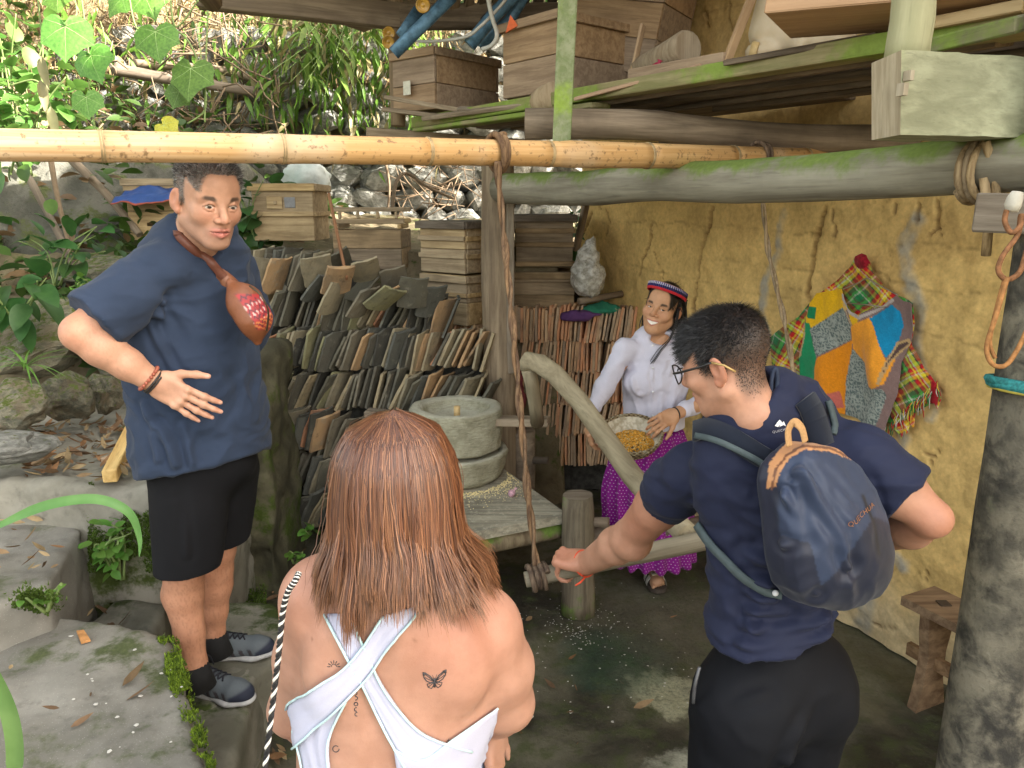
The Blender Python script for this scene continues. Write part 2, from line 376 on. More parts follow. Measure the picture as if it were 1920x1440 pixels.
        for ax in range(3):
            o = [0, 0, 0]; o[ax] = 1; u, v = (ax+1) % 3, (ax+2) % 3
            a = ins[:n[0]-o[0], :n[1]-o[1], :n[2]-o[2]]; b = ins[o[0]:, o[1]:, o[2]:]
            E = np.argwhere(a != b); E = E[(E[:, u] > 0) & (E[:, v] > 0) & (E[:, u] < c[u]) & (E[:, v] < c[v])]
            du = np.zeros(3, int); du[u] = 1; dv = np.zeros(3, int); dv[v] = 1
            g = lambda e: ID[e[:, 0], e[:, 1], e[:, 2]]
            q = np.stack([g(E-du-dv), g(E-dv), g(E), g(E-du)], 1)
            fl = a[E[:, 0], E[:, 1], E[:, 2]]; q[~fl] = q[~fl][:, ::-1]; Q.append(q)
        Q = np.concatenate(Q); Q = Q[(Q >= 0).all(1)]; a, b, c_, d_ = (V[Q[:, i]] for i in range(4))
        if (np.einsum('ij,ij->i', a, np.cross(b, c_))+np.einsum('ij,ij->i', a, np.cross(c_, d_))).sum() < 0: Q = Q[:, ::-1]
        s.V = V; s.Q = Q
        return s.V, s.Q
def vnormals(V, Q):
    a = np.cross(V[Q[:, 2]]-V[Q[:, 0]], V[Q[:, 3]]-V[Q[:, 1]]); N = np.zeros_like(V)
    for k in range(4): np.add.at(N, Q[:, k], a)
    return N/(np.linalg.norm(N, axis=1, keepdims=True)+1e-12)
def relax(V, Q, it=2, lam=.5):
    E = np.concatenate([Q[:, [i, (i+1) % 4]] for i in range(4)]); d = np.zeros(len(V)); np.add.at(d, E[:, 0], 1); np.add.at(d, E[:, 1], 1)
    for _ in range(it):
        S = np.zeros_like(V); np.add.at(S, E[:, 0], V[E[:, 1]]); np.add.at(S, E[:, 1], V[E[:, 0]]); V = V+lam*(S/d[:, None]-V)
    return V
def polydist(P, line):
    """distance from points (n,3) to a polyline"""
    best = np.full(len(P), 9.0)
    L = [np.array(q, float) for q in line]
    for a, b in zip(L[:-1], L[1:]):
        ba = b-a; h = np.clip(((P-a)@ba)/(ba@ba+1e-12), 0, 1); best = np.minimum(best, np.linalg.norm(P-a-h[:, None]*ba, axis=1))
    return best
def sm(x, a, b): t = np.clip((x-a)/(b-a), 0, 1); return t*t*(3-2*t)
# ================================================================ MATERIALS
m_earth = M_attr('rammed_earth', .95, .15, .55, 48, .20, dist=.005)
m_ground = None
def _ground():
    q = NT('wet_mossy_floor'); v = q.obj(); n = q.noise(v, 1.6, 8, .62, .4); n2 = q.noise(v, 9, 7, .65); n3 = q.noise(v, 70, 4, .7)
    c = q.mix(q.mr(n, .38, .60), (.025, .022, .014), (.125, .113, .076)); c = q.mix(q.ma('MULTIPLY', q.mr(n2, .45, .66), .75), c, (.055, .068, .020))
    # two patches of dry concrete and a blue-green algae stain where the water drips
    for (cx, cy, r, colr, a) in ((.62, 2.72, .17, (.34, .33, .22), .95), (.66, 2.18, .24, (.34, .34, .27), .95), (.45, 2.95, .30, (.015, .055, .030), .5), (1.02, 2.66, .36, (.17, .165, .13), .6), (1.35, 3.0, .5, (.13, .12, .07), .5), (.82, 3.25, .5, (.12, .11, .075), .45)):
        d = q.n('ShaderNodeVectorMath', {0: q.n('ShaderNodeVectorMath', {0: v, 1: (1, 1, 0)}, operation='MULTIPLY'), 1: (cx, cy, 0)}, operation='DISTANCE', out=1)
        d = q.ma('ADD', d, q.ma('MULTIPLY', q.ma('SUBTRACT', n2, .5), .32)); d = q.ma('ADD', d, q.ma('MULTIPLY', q.ma('SUBTRACT', n3, .5), .10))
        c = q.mix(q.ma('MULTIPLY', q.mr(d, r, r*.6), a), c, q.mix(q.mr(n3, .3, .7), tuple(k*.75 for k in colr), tuple(k*1.2 for k in colr)))
    c = q.mix(q.ma('MULTIPLY', q.mr(n3, .60, .75), .5), c, (.16, .15, .11)); c = q.mix(q.ma('MULTIPLY', q.mr(n3, .42, .25), .6), c, (.010, .010, .008))
    h = q.ma('ADD', q.ma('MULTIPLY', n2, .6), q.ma('MULTIPLY', n3, .5))
    return q.done(c, q.mr(n2, .3, .7, .55, .95), q.bump(h, .7, .012), .4)
m_ground = _ground()
m_concrete = M_stone('worn_concrete', (.17, .16, .14), (.265, .25, .22), (.125, .12, .10), 3.2, .5, moss=.22, mosscol=(.10, .12, .05), speck=.5, mscale=3)
m_concrete_moss = M_stone('mossy_concrete', (.16, .15, .12), (.27, .255, .215), (.11, .105, .08), 3.2, .6, moss=.55, mosscol=(.085, .115, .025), mscale=3.5, mossup=-.15)
m_concrete_dark = M_stone('damp_concrete', (.10, .095, .075), (.19, .18, .15), (.07, .07, .05), 4.0, .6, moss=.30, mosscol=(.06, .085, .02), mscale=4)
m_moss_wall = M_stone('moss_covered_wall', (.06, .055, .035), (.14, .13, .08), (.035, .035, .02), 5.0, .8, moss=.62, mosscol=(.085, .125, .02), mscale=5, mossup=-.3)
m_rock = M_stone('grey_limestone', (.17, .17, .155), (.34, .335, .305), (.12, .12, .10), 5.0, .9, moss=.10, mosscol=(.16, .17, .06), dist=.03)
m_rock_moss = M_stone('mossy_boulder', (.10, .10, .075), (.24, .22, .16), (.14, .10, .06), 5.0, 1.0, moss=.45, mosscol=(.13, .17, .03), dist=.03)
m_bank = M_stone('hill_soil', (.13, .10, .06), (.26, .21, .13), (.09, .085, .04), 3.0, 1.0, moss=.32, mosscol=(.10, .14, .03), dist=.04, mossup=.3)
m_moss = M_attr('moss_tufts', .9, .1, 0, 30, .3, trl=.25)
m_wood_grey = M_wood('weathered_grey_wood', (.33, .27, .20), (.17, .13, .09), 'x', 1.0)
m_wood_hive = M_wood('hive_boards', (.46, .345, .20), (.27, .19, .105), 'x', 1.0, stain=.4, var=.14)
m_wood_hive_dark = M_wood('stained_hive_boards', (.34, .25, .155), (.18, .13, .08), 'x', 1.0, stain=.5, var=.16)
m_wood_loft = M_wood('brown_loft_box_boards', (.41, .29, .185), (.26, .175, .11), 'x', 1.0, stain=.25, var=.08)
m_plank = M_wood('loft_planks', (.21, .155, .105), (.10, .07, .045), 'x', 1.0, stain=.5)
m_plank_moss = M_wood('green_algae_plank', (.28, .24, .14), (.17, .16, .075), 'x', 1.0, moss=.82, mosscol=(.25, .36, .06), mossup=0, mscale=3)
m_post = M_wood('round_post_wood', (.40, .295, .175), (.21, .145, .085), 'z', .8, stain=.4)
m_post_moss = M_wood('post_with_algae', (.24, .20, .135), (.12, .09, .06), 'z', .8, moss=.52, mosscol=(.17, .28, .045), mossup=.2, mscale=4)
m_beam_moss = M_wood('mossy_round_beam', (.42, .385, .28), (.23, .20, .14), 'x', .6, moss=.46, mosscol=(.19, .27, .05), mossup=.9, mscale=3.2)
m_log = M_wood('brown_log', (.30, .235, .17), (.14, .105, .075), 'x', .6, stain=.6)
m_cutend = M_wood('sawn_log_end', (.42, .33, .22), (.28, .20, .12), 'z', 1)
m_newwood = M_wood('fresh_sawn_timber', (.62, .45, .23), (.45, .30, .14), 'x', .8, stain=.15)
m_pinkwood = M_wood('pinkish_plank', (.56, .36, .22), (.42, .25, .14), 'x', .5, stain=.15, var=.08)
m_darkpost = M_stone('blackened_post', (.040, .037, .032), (.22, .195, .145), (.10, .09, .07), 13.0, .8, moss=.12, mosscol=(.20, .24, .12), dist=.012, mscale=4)
m_greenpost = M_wood('algae_green_lath', (.34, .36, .20), (.20, .25, .09), 'z', .8, moss=.62, mosscol=(.33, .47, .07), mossup=0, mscale=4)
m_palepost = M_wood('pale_peeled_post', (.55, .51, .29), (.40, .38, .20), 'z', .6, moss=.35, mosscol=(.40, .46, .16), mossup=0, mscale=4)
m_greenbeam = M_wood('grey_green_hewn_beam', (.36, .36, .25), (.21, .21, .14), 'x', .7, moss=.30, mosscol=(.24, .34, .08), mossup=.1, mscale=3)
m_bench = M_wood('dark_bench_wood', (.30, .20, .12), (.14, .085, .05), 'x', .8, stain=.5)
m_rod = M_wood('worn_branch', (.36, .31, .215), (.20, .165, .11), 'x', .5, stain=.3, moss=.22, mosscol=(.17, .27, .19), mossup=.2, mscale=2.5)
def _bamboo():
    q = NT('dry_bamboo'); v = q.obj(); g = q.noise(q.mapv(v, (1.2, 60, 60)), 1.5, 5, .6); s = q.noise(v, 2.2, 4)
    p = q.n('ShaderNodeSeparateXYZ', {0: v}, out=0)
    c = q.mix(q.mr(g, .35, .7), (.50, .28, .105), (.64, .40, .18)); c = q.mix(q.mr(p, 1.0, -.6), c, q.mix(q.mr(g, .4, .6), (.50, .34, .20), (.66, .52, .37)))
    c = q.mix(q.ma('MULTIPLY', q.mr(s, .52, .68), .55), c, (.62, .50, .37)); c = q.mix(q.ma('MULTIPLY', q.mr(q.noise(v, 60, 4), .56, .70), .75), c, (.15, .085, .04))
    return q.done(c, .55, q.bump(g, .3, .002), .35)
m_bamboo = _bamboo()
m_rope = M_wood('brown_vine_rope', (.23, .15, .09), (.075, .045, .03), 'z', 2, stain=.3, bump=1.0)
m_jute = M_wood('pale_jute_rope', (.45, .33, .19), (.22, .15, .08), 'z', 2, stain=.3, bump=1.0)
m_iron = M_plain('rusty_iron', (.26, .12, .055), .85, .3, bump=.5, nsc=60, var=.4)
m_tile_grey = None
def _tile(name, stops):
    q = NT(name); v = q.obj(); rn = q.rnd(); v2 = q.n('ShaderNodeVectorMath', {0: v, 1: q.n('ShaderNodeCombineXYZ', {0: q.ma('MULTIPLY', rn, 41.0), 1: q.ma('MULTIPLY', rn, 23.0), 2: 0.0})}, operation='ADD')
    n = q.noise(v2, 14, 6, .65); n2 = q.noise(v2, 5, 5, .6); c = q.ramp(rn, stops, 'CONSTANT')
    c = q.mix(q.ma('MULTIPLY', q.mr(n2, .45, .7), .55), c, (.10, .10, .085)); c = q.mix(q.ma('MULTIPLY', q.mr(n, .55, .72), .5), c, (.30, .28, .22))
    c = q.mix(q.ma('MULTIPLY', q.mr(n, .45, .25), .6), c, (.035, .033, .028))
    return q.done(c, .9, q.bump(q.ma('ADD', n, q.noise(v2, 60, 3)), .5, .004), .2)
m_tile_grey = _tile('grey_roof_tile', [(0, (.11, .10, .078)), (.14, (.19, .165, .12)), (.27, (.07, .066, .055)), (.37, (.30, .255, .17)), (.47, (.13, .12, .09)), (.62, (.36, .29, .18)), (.72, (.25, .235, .13)), (.81, (.11, .11, .095)), (.87, (.42, .27, .145)), (.95, (.46, .22, .12))])
m_tile_red = _tile('red_clay_roof_tile', [(0, (.56, .34, .19)), (.2, (.50, .33, .20)), (.38, (.60, .31, .17)), (.55, (.48, .34, .22)), (.7, (.58, .40, .25)), (.84, (.36, .26, .18)), (.92, (.62, .29, .15))])

# ================================================================ HELPERS FOR ROUGH MASSES
def polysd(X, Y, poly):
    """signed distance to a polygon in plan"""
    d = np.full(X.shape, 1e9); s = np.ones(X.shape); n = len(poly); P = [(p[0], p[1]) for p in poly]; j = n-1
    for i in range(n):
        ex, ey = P[j][0]-P[i][0], P[j][1]-P[i][1]; wx, wy = X-P[i][0], Y-P[i][1]; h = np.clip((wx*ex+wy*ey)/(ex*ex+ey*ey+1e-12), 0, 1)
        d = np.minimum(d, (wx-ex*h)**2+(wy-ey*h)**2)
        c1 = Y >= P[i][1]; c2 = Y < P[j][1]; c3 = ex*wy > ey*wx
        flip = (c1 & c2 & c3) | (~c1 & ~c2 & ~c3); s = np.where(flip, -s, s); j = i
    return s*np.sqrt(d)
def slab(name, poly, ztop, zbot, mat, res=.022, rough=.02, rnd=.02, seed=0.0, tilt=(0, 0), **kw):
    P = np.array([[p[0], p[1]] for p in poly]); lo = (*(P.min(0)-.06), zbot-.03); hi = (*(P.max(0)+.06), ztop+.06+abs(tilt[0])+abs(tilt[1]))
    S = SDF(lo, hi, res); X, Y, Z = np.meshgrid(S.ax[0], S.ax[1], S.ax[2], indexing='ij')
    d2 = polysd(X[:, :, 0], Y[:, :, 0], poly)[:, :, None]; c = P.mean(0)
    zt = ztop+tilt[0]*(X-c[0])+tilt[1]*(Y-c[1]); dz = np.maximum(Z-zt, zbot-Z)
    a, b = d2+rnd, dz+rnd; d = np.minimum(np.maximum(a, b), 0)+np.sqrt(np.maximum(a, 0)**2+np.maximum(b, 0)**2)-rnd
    pts = np.stack([X, Y, Z], -1); d = d+rough*fnoise(pts*4.2+seed, 4, .55)+rough*.35*fnoise(pts*16+seed, 2)
    S.f = d.astype(np.float32); V, Q = S.mesh(); o = V.mean(0)
    me = np_mesh(name, V-o, Q); ob = link_mesh(name, me, mat, None, o); return tagit(ob, **kw)
def boulder_mesh(name, r=1.0, seed=0, sub=2, facet=.35, smooth=False):
    import bmesh
    bm = bmesh.new(); bmesh.ops.create_icosphere(bm, subdivisions=sub, radius=r); rr = np.random.default_rng(seed)
    pl = rr.normal(size=(9, 3)); pl /= np.linalg.norm(pl, axis=1)[:, None]; off = rr.uniform(.55, .92, 9)
    for v in bm.verts:
        p = np.array(v.co); 
        for n, o in zip(pl, off):
            e = p@n-o*r
            if e > 0: p = p-n*e*.9
        p = p*(1+facet*.25*float(fnoise(p[None]*1.6+seed*3.1, 2)[0])); v.co = p
    me = bpy.data.meshes.new(name); bm.to_mesh(me); bm.free(); me.polygons.foreach_set('use_smooth', np.full(len(me.polygons), smooth)); return me

# ================================================================ GROUND, STEPS, BANK
def ground():
    xs = np.concatenate([np.linspace(-40, -3, 12), np.linspace(-2.6, 3.4, 120), np.linspace(4, 40, 12)]); ys = np.concatenate([np.linspace(-40, -1, 12), np.linspace(-.5, 5.5, 120), np.linspace(6, 60, 12)])
    X, Y = np.meshgrid(xs, ys, indexing='ij'); pts = np.stack([X, Y, 0*X], -1); Z = .012*fnoise(pts*2.2, 4)+.006*fnoise(pts*11, 2)
    Z = np.where((abs(X) > 3.5) | (Y > 5.6) | (Y < -.6), Z*.2, Z); V = np.stack([X, Y, Z], -1).reshape(-1, 3); n, m = X.shape
    I = np.arange(n*m).reshape(n, m); Q = np.stack([I[:-1, :-1], I[1:, :-1], I[1:, 1:], I[:-1, 1:]], -1).reshape(-1, 4)
    tagit(link_mesh('ground', np_mesh('ground', V, Q), m_ground), kind='structure')
ground()
A3 = lambda pts, z: [atz(u, v, z) for u, v in pts]
polyA = A3([(20, 1150), (150, 1152), (322, 1196), (352, 1300), (392, 1440), (440, 1640)], .60)+[Vector((-.66, .25, .6)), Vector((-2.2, .25, .6)), Vector((-2.25, 2.2, .6))]
slab('concrete_step', polyA, .60, -.05, m_concrete, .02, .014, .02, 1.0, kind='structure')
polyB = A3([(296, 1250), (360, 1232), (486, 1250), (462, 1340), (428, 1460), (400, 1640)], .27)+[Vector((-.62, .3, .27)), Vector((-1.6, .3, .27)), Vector((-1.6, 2.35, .27))]
slab('concrete_step', polyB, .27, -.06, m_concrete_dark, .02, .013, .02, 2.0, kind='structure')
polyB2 = [Vector((-1.75, 2.1, 0)), Vector((-1.0, 2.22, 0)), Vector((-.84, 2.62, 0)), Vector((-1.0, 2.95, 0)), Vector((-1.8, 2.95, 0))]
slab('concrete_step', polyB2, .272, -.06, m_concrete_dark, .02, .013, .02, 2.7, kind='structure')
polyC = A3([(110, 1185), (188, 1160), (294, 1076), (312, 1120), (286, 1196)], .42)+[Vector((-1.25, 2.2, .42)), Vector((-2.0, 2.2, .42))]
slab('concrete_step', polyC, .42, -.05, m_concrete_dark, .02, .02, .02, 3.0, kind='structure')
polyD = A3([(-300, 940), (168, 962), (95, 1100), (-10, 1135), (-300, 1180)], .75)
slab('concrete_step', polyD, .75, -.05, m_concrete, .022, .018, .025, 4.0, kind='structure')
polyE = A3([(-420, 905), (20, 905), (150, 915), (282, 905), (330, 890)], .90)+[Vector((-1.22, 3.0, .9)), Vector((-1.32, 3.75, .9)), Vector((-1.5, 4.6, .9)), Vector((-4.5, 4.6, .9))]
slab('stone_terrace', polyE, .90, -.05, m_concrete_moss, .03, .03, .03, 5.0, kind='structure')
# mossy retaining pillar beside the tile stack
pil = [Vector((-1.36, 3.52, 0)), Vector((-1.17, 3.50, 0)), Vector((-1.16, 4.0, 0)), Vector((-1.40, 4.0, 0))]
slab('retaining_wall', pil, 1.22, -.05, m_moss_wall, .025, .03, .03, 6.0, label='low moss covered retaining wall at the left end of the grey tile stack', cat='wall')
def bank_h(X, Y):
    left = sm(-X, 1.35, 1.75)                                       # 1 = hill side left of the tile stack
    h0 = 1.62*sm(Y, 4.72, 4.95)
    h1 = .84+.50*sm(Y, 3.75, 4.2)+.32*sm(Y, 4.4, 5.2)+.55*sm(-X, 2.6, 4.0)*sm(Y, 4.4, 6.0)
    h = h0*(1-left)+h1*left
    h = h+.18*sm(Y, 5.0, 6.8)+1.35*sm(Y, 7.75, 8.1)+.85*np.maximum(Y-8.0, 0)
    h = h+.9*np.maximum(-X-3.6, 0)*sm(Y, 4, 6)
    return h
def bank():
    xs = np.linspace(-9, 6, 190); ys = np.concatenate([np.linspace(3.4, 8.2, 110), np.linspace(8.4, 20, 40)])
    X, Y = np.meshgrid(xs, ys, indexing='ij'); Z = bank_h(X, Y); pts = np.stack([X, Y, Z], -1); Z = Z+.07*fnoise(pts*1.7, 5, .55)*sm(Z, .2, .8)
    Z = np.where((X > -1.3) & (Y < 4.7), -.1, Z); Z = np.where((X > .35) & (Y < 5.6), -.1, Z)
    V = np.stack([X, Y, Z], -1).reshape(-1, 3); n, m = X.shape; I = np.arange(n*m).reshape(n, m)
    Q = np.stack([I[:-1, :-1], I[1:, :-1], I[1:, 1:], I[:-1, 1:]], -1).reshape(-1, 4)
    tagit(link_mesh('hillside', np_mesh('hillside', V, Q), m_bank), kind='structure')
bank()
# big slanting rock outcrop behind the boulders at the left
def outcrop():
    S = SDF((-4.6, 4.9, 1.2), (-1.75, 6.6, 3.0), .045); X, Y, Z = np.meshgrid(*S.ax, indexing='ij')
    n = np.array([.50, -.62, .60]); n /= np.linalg.norm(n); d = (X+2.55)*n[0]+(Y-5.55)*n[1]+(Z-1.95)*n[2]
    d = np.maximum(d, (X+1.95)*.94+(Z-1.7)*.34); d = np.maximum(d, Z-2.25); p = np.stack([X*1.0, Y*1.0, Z*1.0], -1)
    q = (X*.4+Y*.3+Z*.86); d = d+.05*np.sin(q*21+3*fnoise(p*1.4, 2))*.5+.10*fnoise(p*1.8, 4)+.03*fnoise(p*9, 3)
    S.f = d.astype(np.float32); V, Q = S.mesh(); o = V.mean(0)
    tagit(link_mesh('rock_outcrop', np_mesh('rock_outcrop', V-o, Q), m_rock_grey2, None, o), 'slanting grey rock outcrop on the bank behind the standing man', 'rock')
m_rock_grey2 = M_stone('layered_grey_rock', (.055, .055, .045), (.125, .12, .10), (.04, .045, .03), 4.0, 1.0, moss=.40, mosscol=(.11, .13, .045), dist=.04)
outcrop()

# ================================================================ EARTH WALL OF THE HOUSE
LINES_CRACK = [  # (points in the photograph, half width m, depth m)
 ([(1338, 395), (1320, 440), (1316, 480), (1312, 520), (1300, 565), (1302, 590)], .013, .05),
 ([(1548, 392), (1536, 440), (1527, 480), (1526, 520), (1520, 560)], .013, .055),
 ([(1225, 420), (1222, 455), (1208, 488), (1200, 515)], .008, .035), ([(1226, 470), (1243, 520)], .004, .02),
 ([(1760, 375), (1756, 410), (1762, 432)], .012, .05), ([(1722, 385), (1719, 415)], .010, .04), ([(1763, 430), (1740, 445)], .004, .02), ([(1763, 432), (1775, 455)], .004, .02),
 ([(1565, 390), (1564, 440)], .005, .02), ([(1676, 380), (1680, 405)], .005, .02), ([(1782, 258), (1785, 300)], .014, .05), ([(1680, 262), (1677, 300)], .009, .03),
 ([(1620, 275), (1618, 300)], .006, .02), ([(1905, 265), (1893, 292)], .006, .02), ([(1140, 395), (1150, 420), (1140, 450)], .006, .03), ([(1112, 400), (1095, 440)], .012, .05),
 ([(1735, 848), (1755, 855), (1765, 845)], .004, .02), ([(1752, 855), (1748, 870)], .004, .02), ([(1738, 1060), (1730, 1090)], .004, .02), ([(1640, 1170), (1680, 1180)], .006, .02),
 ([(1310, 800), (1316, 810), (1318, 780)], .010, .04), ([(1325, 20), (1328, 50)], .006, .02), ([(1368, 10), (1370, 60)], .006, .02)]
LINES_SEAM = [[(1100, 478), (1200, 500), (1330, 530), (1500, 565)], [(1130, 420), (1280, 417), (1440, 432), (1600, 447), (1920, 480)], [(1300, 480), (1450, 500), (1550, 515)],
 [(1630, 500), (1730, 543), (1900, 563)], [(1560, 510), (1640, 530)], [(1727, 623), (1780, 637), (1850, 653)], [(1280, 30), (1400, 5)]]
LINES_MORTAR = [([(1468, 395), (1460, 470), (1438, 530), (1432, 580), (1450, 640)], .022), ([(1722, 410), (1700, 470), (1712, 530), (1735, 580), (1722, 640), (1728, 690)], .030), ([(1735, 690), (1760, 730), (1745, 780)], .02),
 ([(1692, 830), (1697, 790)], .03), ([(1608, 1100), (1625, 1130), (1615, 1190)], .045), ([(1640, 1010), (1690, 1060)], .03)]
def earth_wall():
    s0, s1, z0, z1 = -5.2, 2.52, 0.0, 4.7
    ss = np.concatenate([np.linspace(s0, -1.8, 40)[:-1], np.arange(-1.8, s1+.001, .0115)]); zs = np.concatenate([np.arange(z0, 2.9, .0115), np.linspace(2.9, z1, 60)])
    S, Z = np.meshgrid(ss, zs, indexing='ij'); sh = S.shape; P2 = np.stack([S.ravel(), Z.ravel(), 0*S.ravel()], 1)
    def w2(line):
        out = []
        for u, v in line: p = atwall(u, v); out.append(((p-WP).dot(WD), p.z, 0))
        return out
    nz_ = fnoise(P2*9, 4)[:, None]*np.array([[.012, .012, 0]])+fnoise(P2*32+5, 3)[:, None]*np.array([[.008, -.006, 0]]); Pw = P2+nz_
    disp = .009*fnoise(P2*2.1, 4)+.006*fnoise(P2*17, 3)+.02*fnoise(P2*.7, 2)
    col = np.tile(np.array([[.64, .435, .165]]), (len(P2), 1)); n1 = fnoise(P2*3.3+9, 5, .6)[:, None]; n2 = fnoise(P2*14+2, 4)[:, None]; n3 = fnoise(P2*1.1+31, 3)[:, None]
    col = col*(1+.12*n1+.10*n2); col = col+(np.array([[.56, .42, .21]])-col)*sm(n3, .0, .7)*.55
    col = col+(np.array([[.40, .25, .095]])-col)*sm(n1, .25, .8)*.4
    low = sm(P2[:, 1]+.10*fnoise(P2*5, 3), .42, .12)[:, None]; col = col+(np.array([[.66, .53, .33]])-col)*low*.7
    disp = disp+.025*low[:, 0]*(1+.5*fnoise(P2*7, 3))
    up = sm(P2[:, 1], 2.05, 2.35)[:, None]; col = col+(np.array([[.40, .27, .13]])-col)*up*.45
    for line, w in LINES_MORTAR:
        d = polydist(Pw, w2(line)); k = sm(d, w*1.5, w*.5)*np.clip(.75+.5*fnoise(P2*22, 3), 0, 1); col = col+(np.array([[.33, .32, .28]])-col)*(k*.85)[:, None]; disp += .006*k
    for line in LINES_SEAM:
        d = polydist(Pw, w2(line)); k = sm(d, .007, .002)*np.clip(.6+.9*fnoise(P2*4+3, 2), 0, 1); disp -= .006*k; col *= (1-.28*k)[:, None]
    for line, w, dep in LINES_CRACK:
        d = polydist(Pw, w2(line)); w = w*(1+.35*fnoise(P2*13, 2)); k = sm(d, w, w*.25); disp -= dep*k; col = col+(np.array([[.20, .115, .05]])-col)*(sm(d, w*1.15, w*.5)*.8)[:, None]  # cracks are carved, and their shade is also painted into the earth colour
    rr = np.random.default_rng(5)
    for _ in range(70):                                             # little random cracks and pits, recess shade painted darker
        a = np.array([rr.uniform(-1.4, 2.4), rr.uniform(.1, 2.4), 0]); L = [a]; an = rr.uniform(0, 6.28)
        for k in range(3): an += rr.uniform(-.7, .7); L.append(L[-1]+np.array([math.cos(an), math.sin(an), 0])*rr.uniform(.02, .06))
        d = polydist(Pw, L); k = sm(d, .004, .001)*.7; disp -= .008*k; col *= (1-.4*k)[:, None]
    for _ in range(60):
        d = np.linalg.norm(Pw-np.array([rr.uniform(-1.4, 2.4), rr.uniform(.1, 2.4), 0]), axis=1); r = rr.uniform(.006, .016); k = sm(d, r, r*.4); disp -= .012*k; col *= (1-.3*k)[:, None]
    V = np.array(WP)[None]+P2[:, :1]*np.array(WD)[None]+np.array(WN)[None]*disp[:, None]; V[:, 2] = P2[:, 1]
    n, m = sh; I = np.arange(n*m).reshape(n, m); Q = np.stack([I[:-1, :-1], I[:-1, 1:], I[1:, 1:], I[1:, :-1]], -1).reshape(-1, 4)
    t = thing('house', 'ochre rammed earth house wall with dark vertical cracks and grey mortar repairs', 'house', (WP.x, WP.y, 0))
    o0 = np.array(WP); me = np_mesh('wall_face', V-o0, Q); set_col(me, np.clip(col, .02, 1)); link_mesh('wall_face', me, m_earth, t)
    b = MB(); e0 = WP+WD*s0-WN*.05; e1 = WP+WD*s1-WN*.05; b.prism([e0+Vector((0, 0, -.05)), e1+Vector((0, 0, -.05)), e1-WN*.5+Vector((0, 0, -.05)), e0-WN*.5+Vector((0, 0, -.05))], (0, 0, z1))
    # the returning end of the wall, flush with its face
    b.build('wall_core', M_stone('earth_core', (.44, .28, .10), (.54, .37, .16), (.34, .2, .08), 4, .8), t)
    r = MB(); ov = .55
    r.prism([e0+WN*ov+Vector((0, 0, 4.45)), e1+WN*ov+WD*.4+Vector((0, 0, 4.45)), e1-WN*1.5+WD*.4+Vector((0, 0, 5.6)), e0-WN*1.5+Vector((0, 0, 5.6))], (0, 0, .08))  # unseen roof slab; its height and depth are shaped to shade the yard
    r.build('roof', m_wood_grey, t)
earth_wall()

# ================================================================ DRY STONE WALL
def stone_wall():
    t = thing('stone_wall', 'sunlit dry wall of rough grey limestone blocks behind the beehives', 'wall', (-1.8, 7.3, 1.6))
    meshes = [boulder_mesh('stone', 1, i+1, 2, .8) for i in range(7)]
    for me in meshes: me.materials.append(m_rock)
    z = 1.68; row = 0
    while z < 3.28:
        h = random.uniform(.20, .31); x = -4.9+random.uniform(0, .2)
        while x < 1.3:
            w = random.uniform(.20, .46); hh = h*random.uniform(.85, 1.25)
            o = bpy.data.objects.new('stone', random.choice(meshes)); COL.objects.link(o); o.parent = t
            zz = z+.06*math.sin(x*1.3); zz -= .28*sm(np.array(-x), 3.2, 4.8)
            o.location = Vector((x+w/2, 7.28+random.uniform(-.05, .07)+.03*row, zz+h/2))-t.location
            o.scale = (w*.60, random.uniform(.15, .22), hh*.60); o.rotation_euler = (random.uniform(-.3, .3), random.uniform(-.35, .35), random.uniform(-.5, .5)); x += w*.96
        z += h*.93; row += 1
    b = MB(); b.box((-1.8, 7.52, 2.3), (6.6, .2, 1.5)); b.build('wall_core', m_bank, t)
stone_wall()
# ================================================================ POSTS, BEAMS, LOFT
def wob(p0, p1, n, amp, seed=0):
    p0, p1 = Vector(p0), Vector(p1); out = []
    for i in range(n):
        t = i/(n-1); a = fnoise(np.array([[t*3+seed, seed*1.7, 0], [t*3+seed, 9+seed, 3.3]], dtype=float), 2); out.append(p0.lerp(p1, t)+Vector((float(a[0]), float(a[1]), float(a[0]-a[1])))*amp)
    return out
def orient_tube(name, pts, rad, mat, label=None, cat=None, group=None, n=14, jit=.03, parent=None, endmat=None, flat=None):
    """a round timber whose object x axis runs along it, so that the grain follows it"""
    P = [Vector(p) for p in pts]; c = P[0].copy(); ax = (P[-1]-P[0]).normalized(); q = ax.to_track_quat('X', 'Z'); L = q.to_matrix(); Li = L.transposed()
    b = MB(); b.tube([Li@(p-c) for p in P], rad, n, 0, True, jit, flat)
    if endmat: b.M[-2:] = [1, 1]
    o = b.build(name, [mat, endmat] if endmat else mat, None, (0, 0, 0)); o.location = c; o.rotation_mode = 'QUATERNION'; o.rotation_quaternion = q
    if parent is not None: o.parent = parent; o.location = c-wloc(parent)
    return tagit(o, label, cat, group)
def orient_box(name, p0, p1, w, h, mat, roll=0.0, label=None, cat=None, group=None, parent=None, bev=.004, jit=.0015, up=None):
    """a board or squared timber from p0 to p1; w across, h in height; its x axis runs along it"""
    p0, p1 = Vector(p0), Vector(p1); d = p1-p0; q = d.normalized().to_track_quat('X', 'Z')
    if roll: q = q @ Vector((1, 0, 0)).rotation_difference(Vector((1, 0, 0))) @ Matrix.Rotation(roll, 3, 'X').to_quaternion()
    b = MB(); b.box((0, 0, 0), (d.length, w, h), None, 0, bev, jit); o = b.build(name, mat, None, (0, 0, 0)); o.location = (p0+p1)/2; o.rotation_mode = 'QUATERNION'; o.rotation_quaternion = q
    if parent is not None: o.parent = parent; o.location = Vector(o.location)-wloc(parent)
    return tagit(o, label, cat, group)

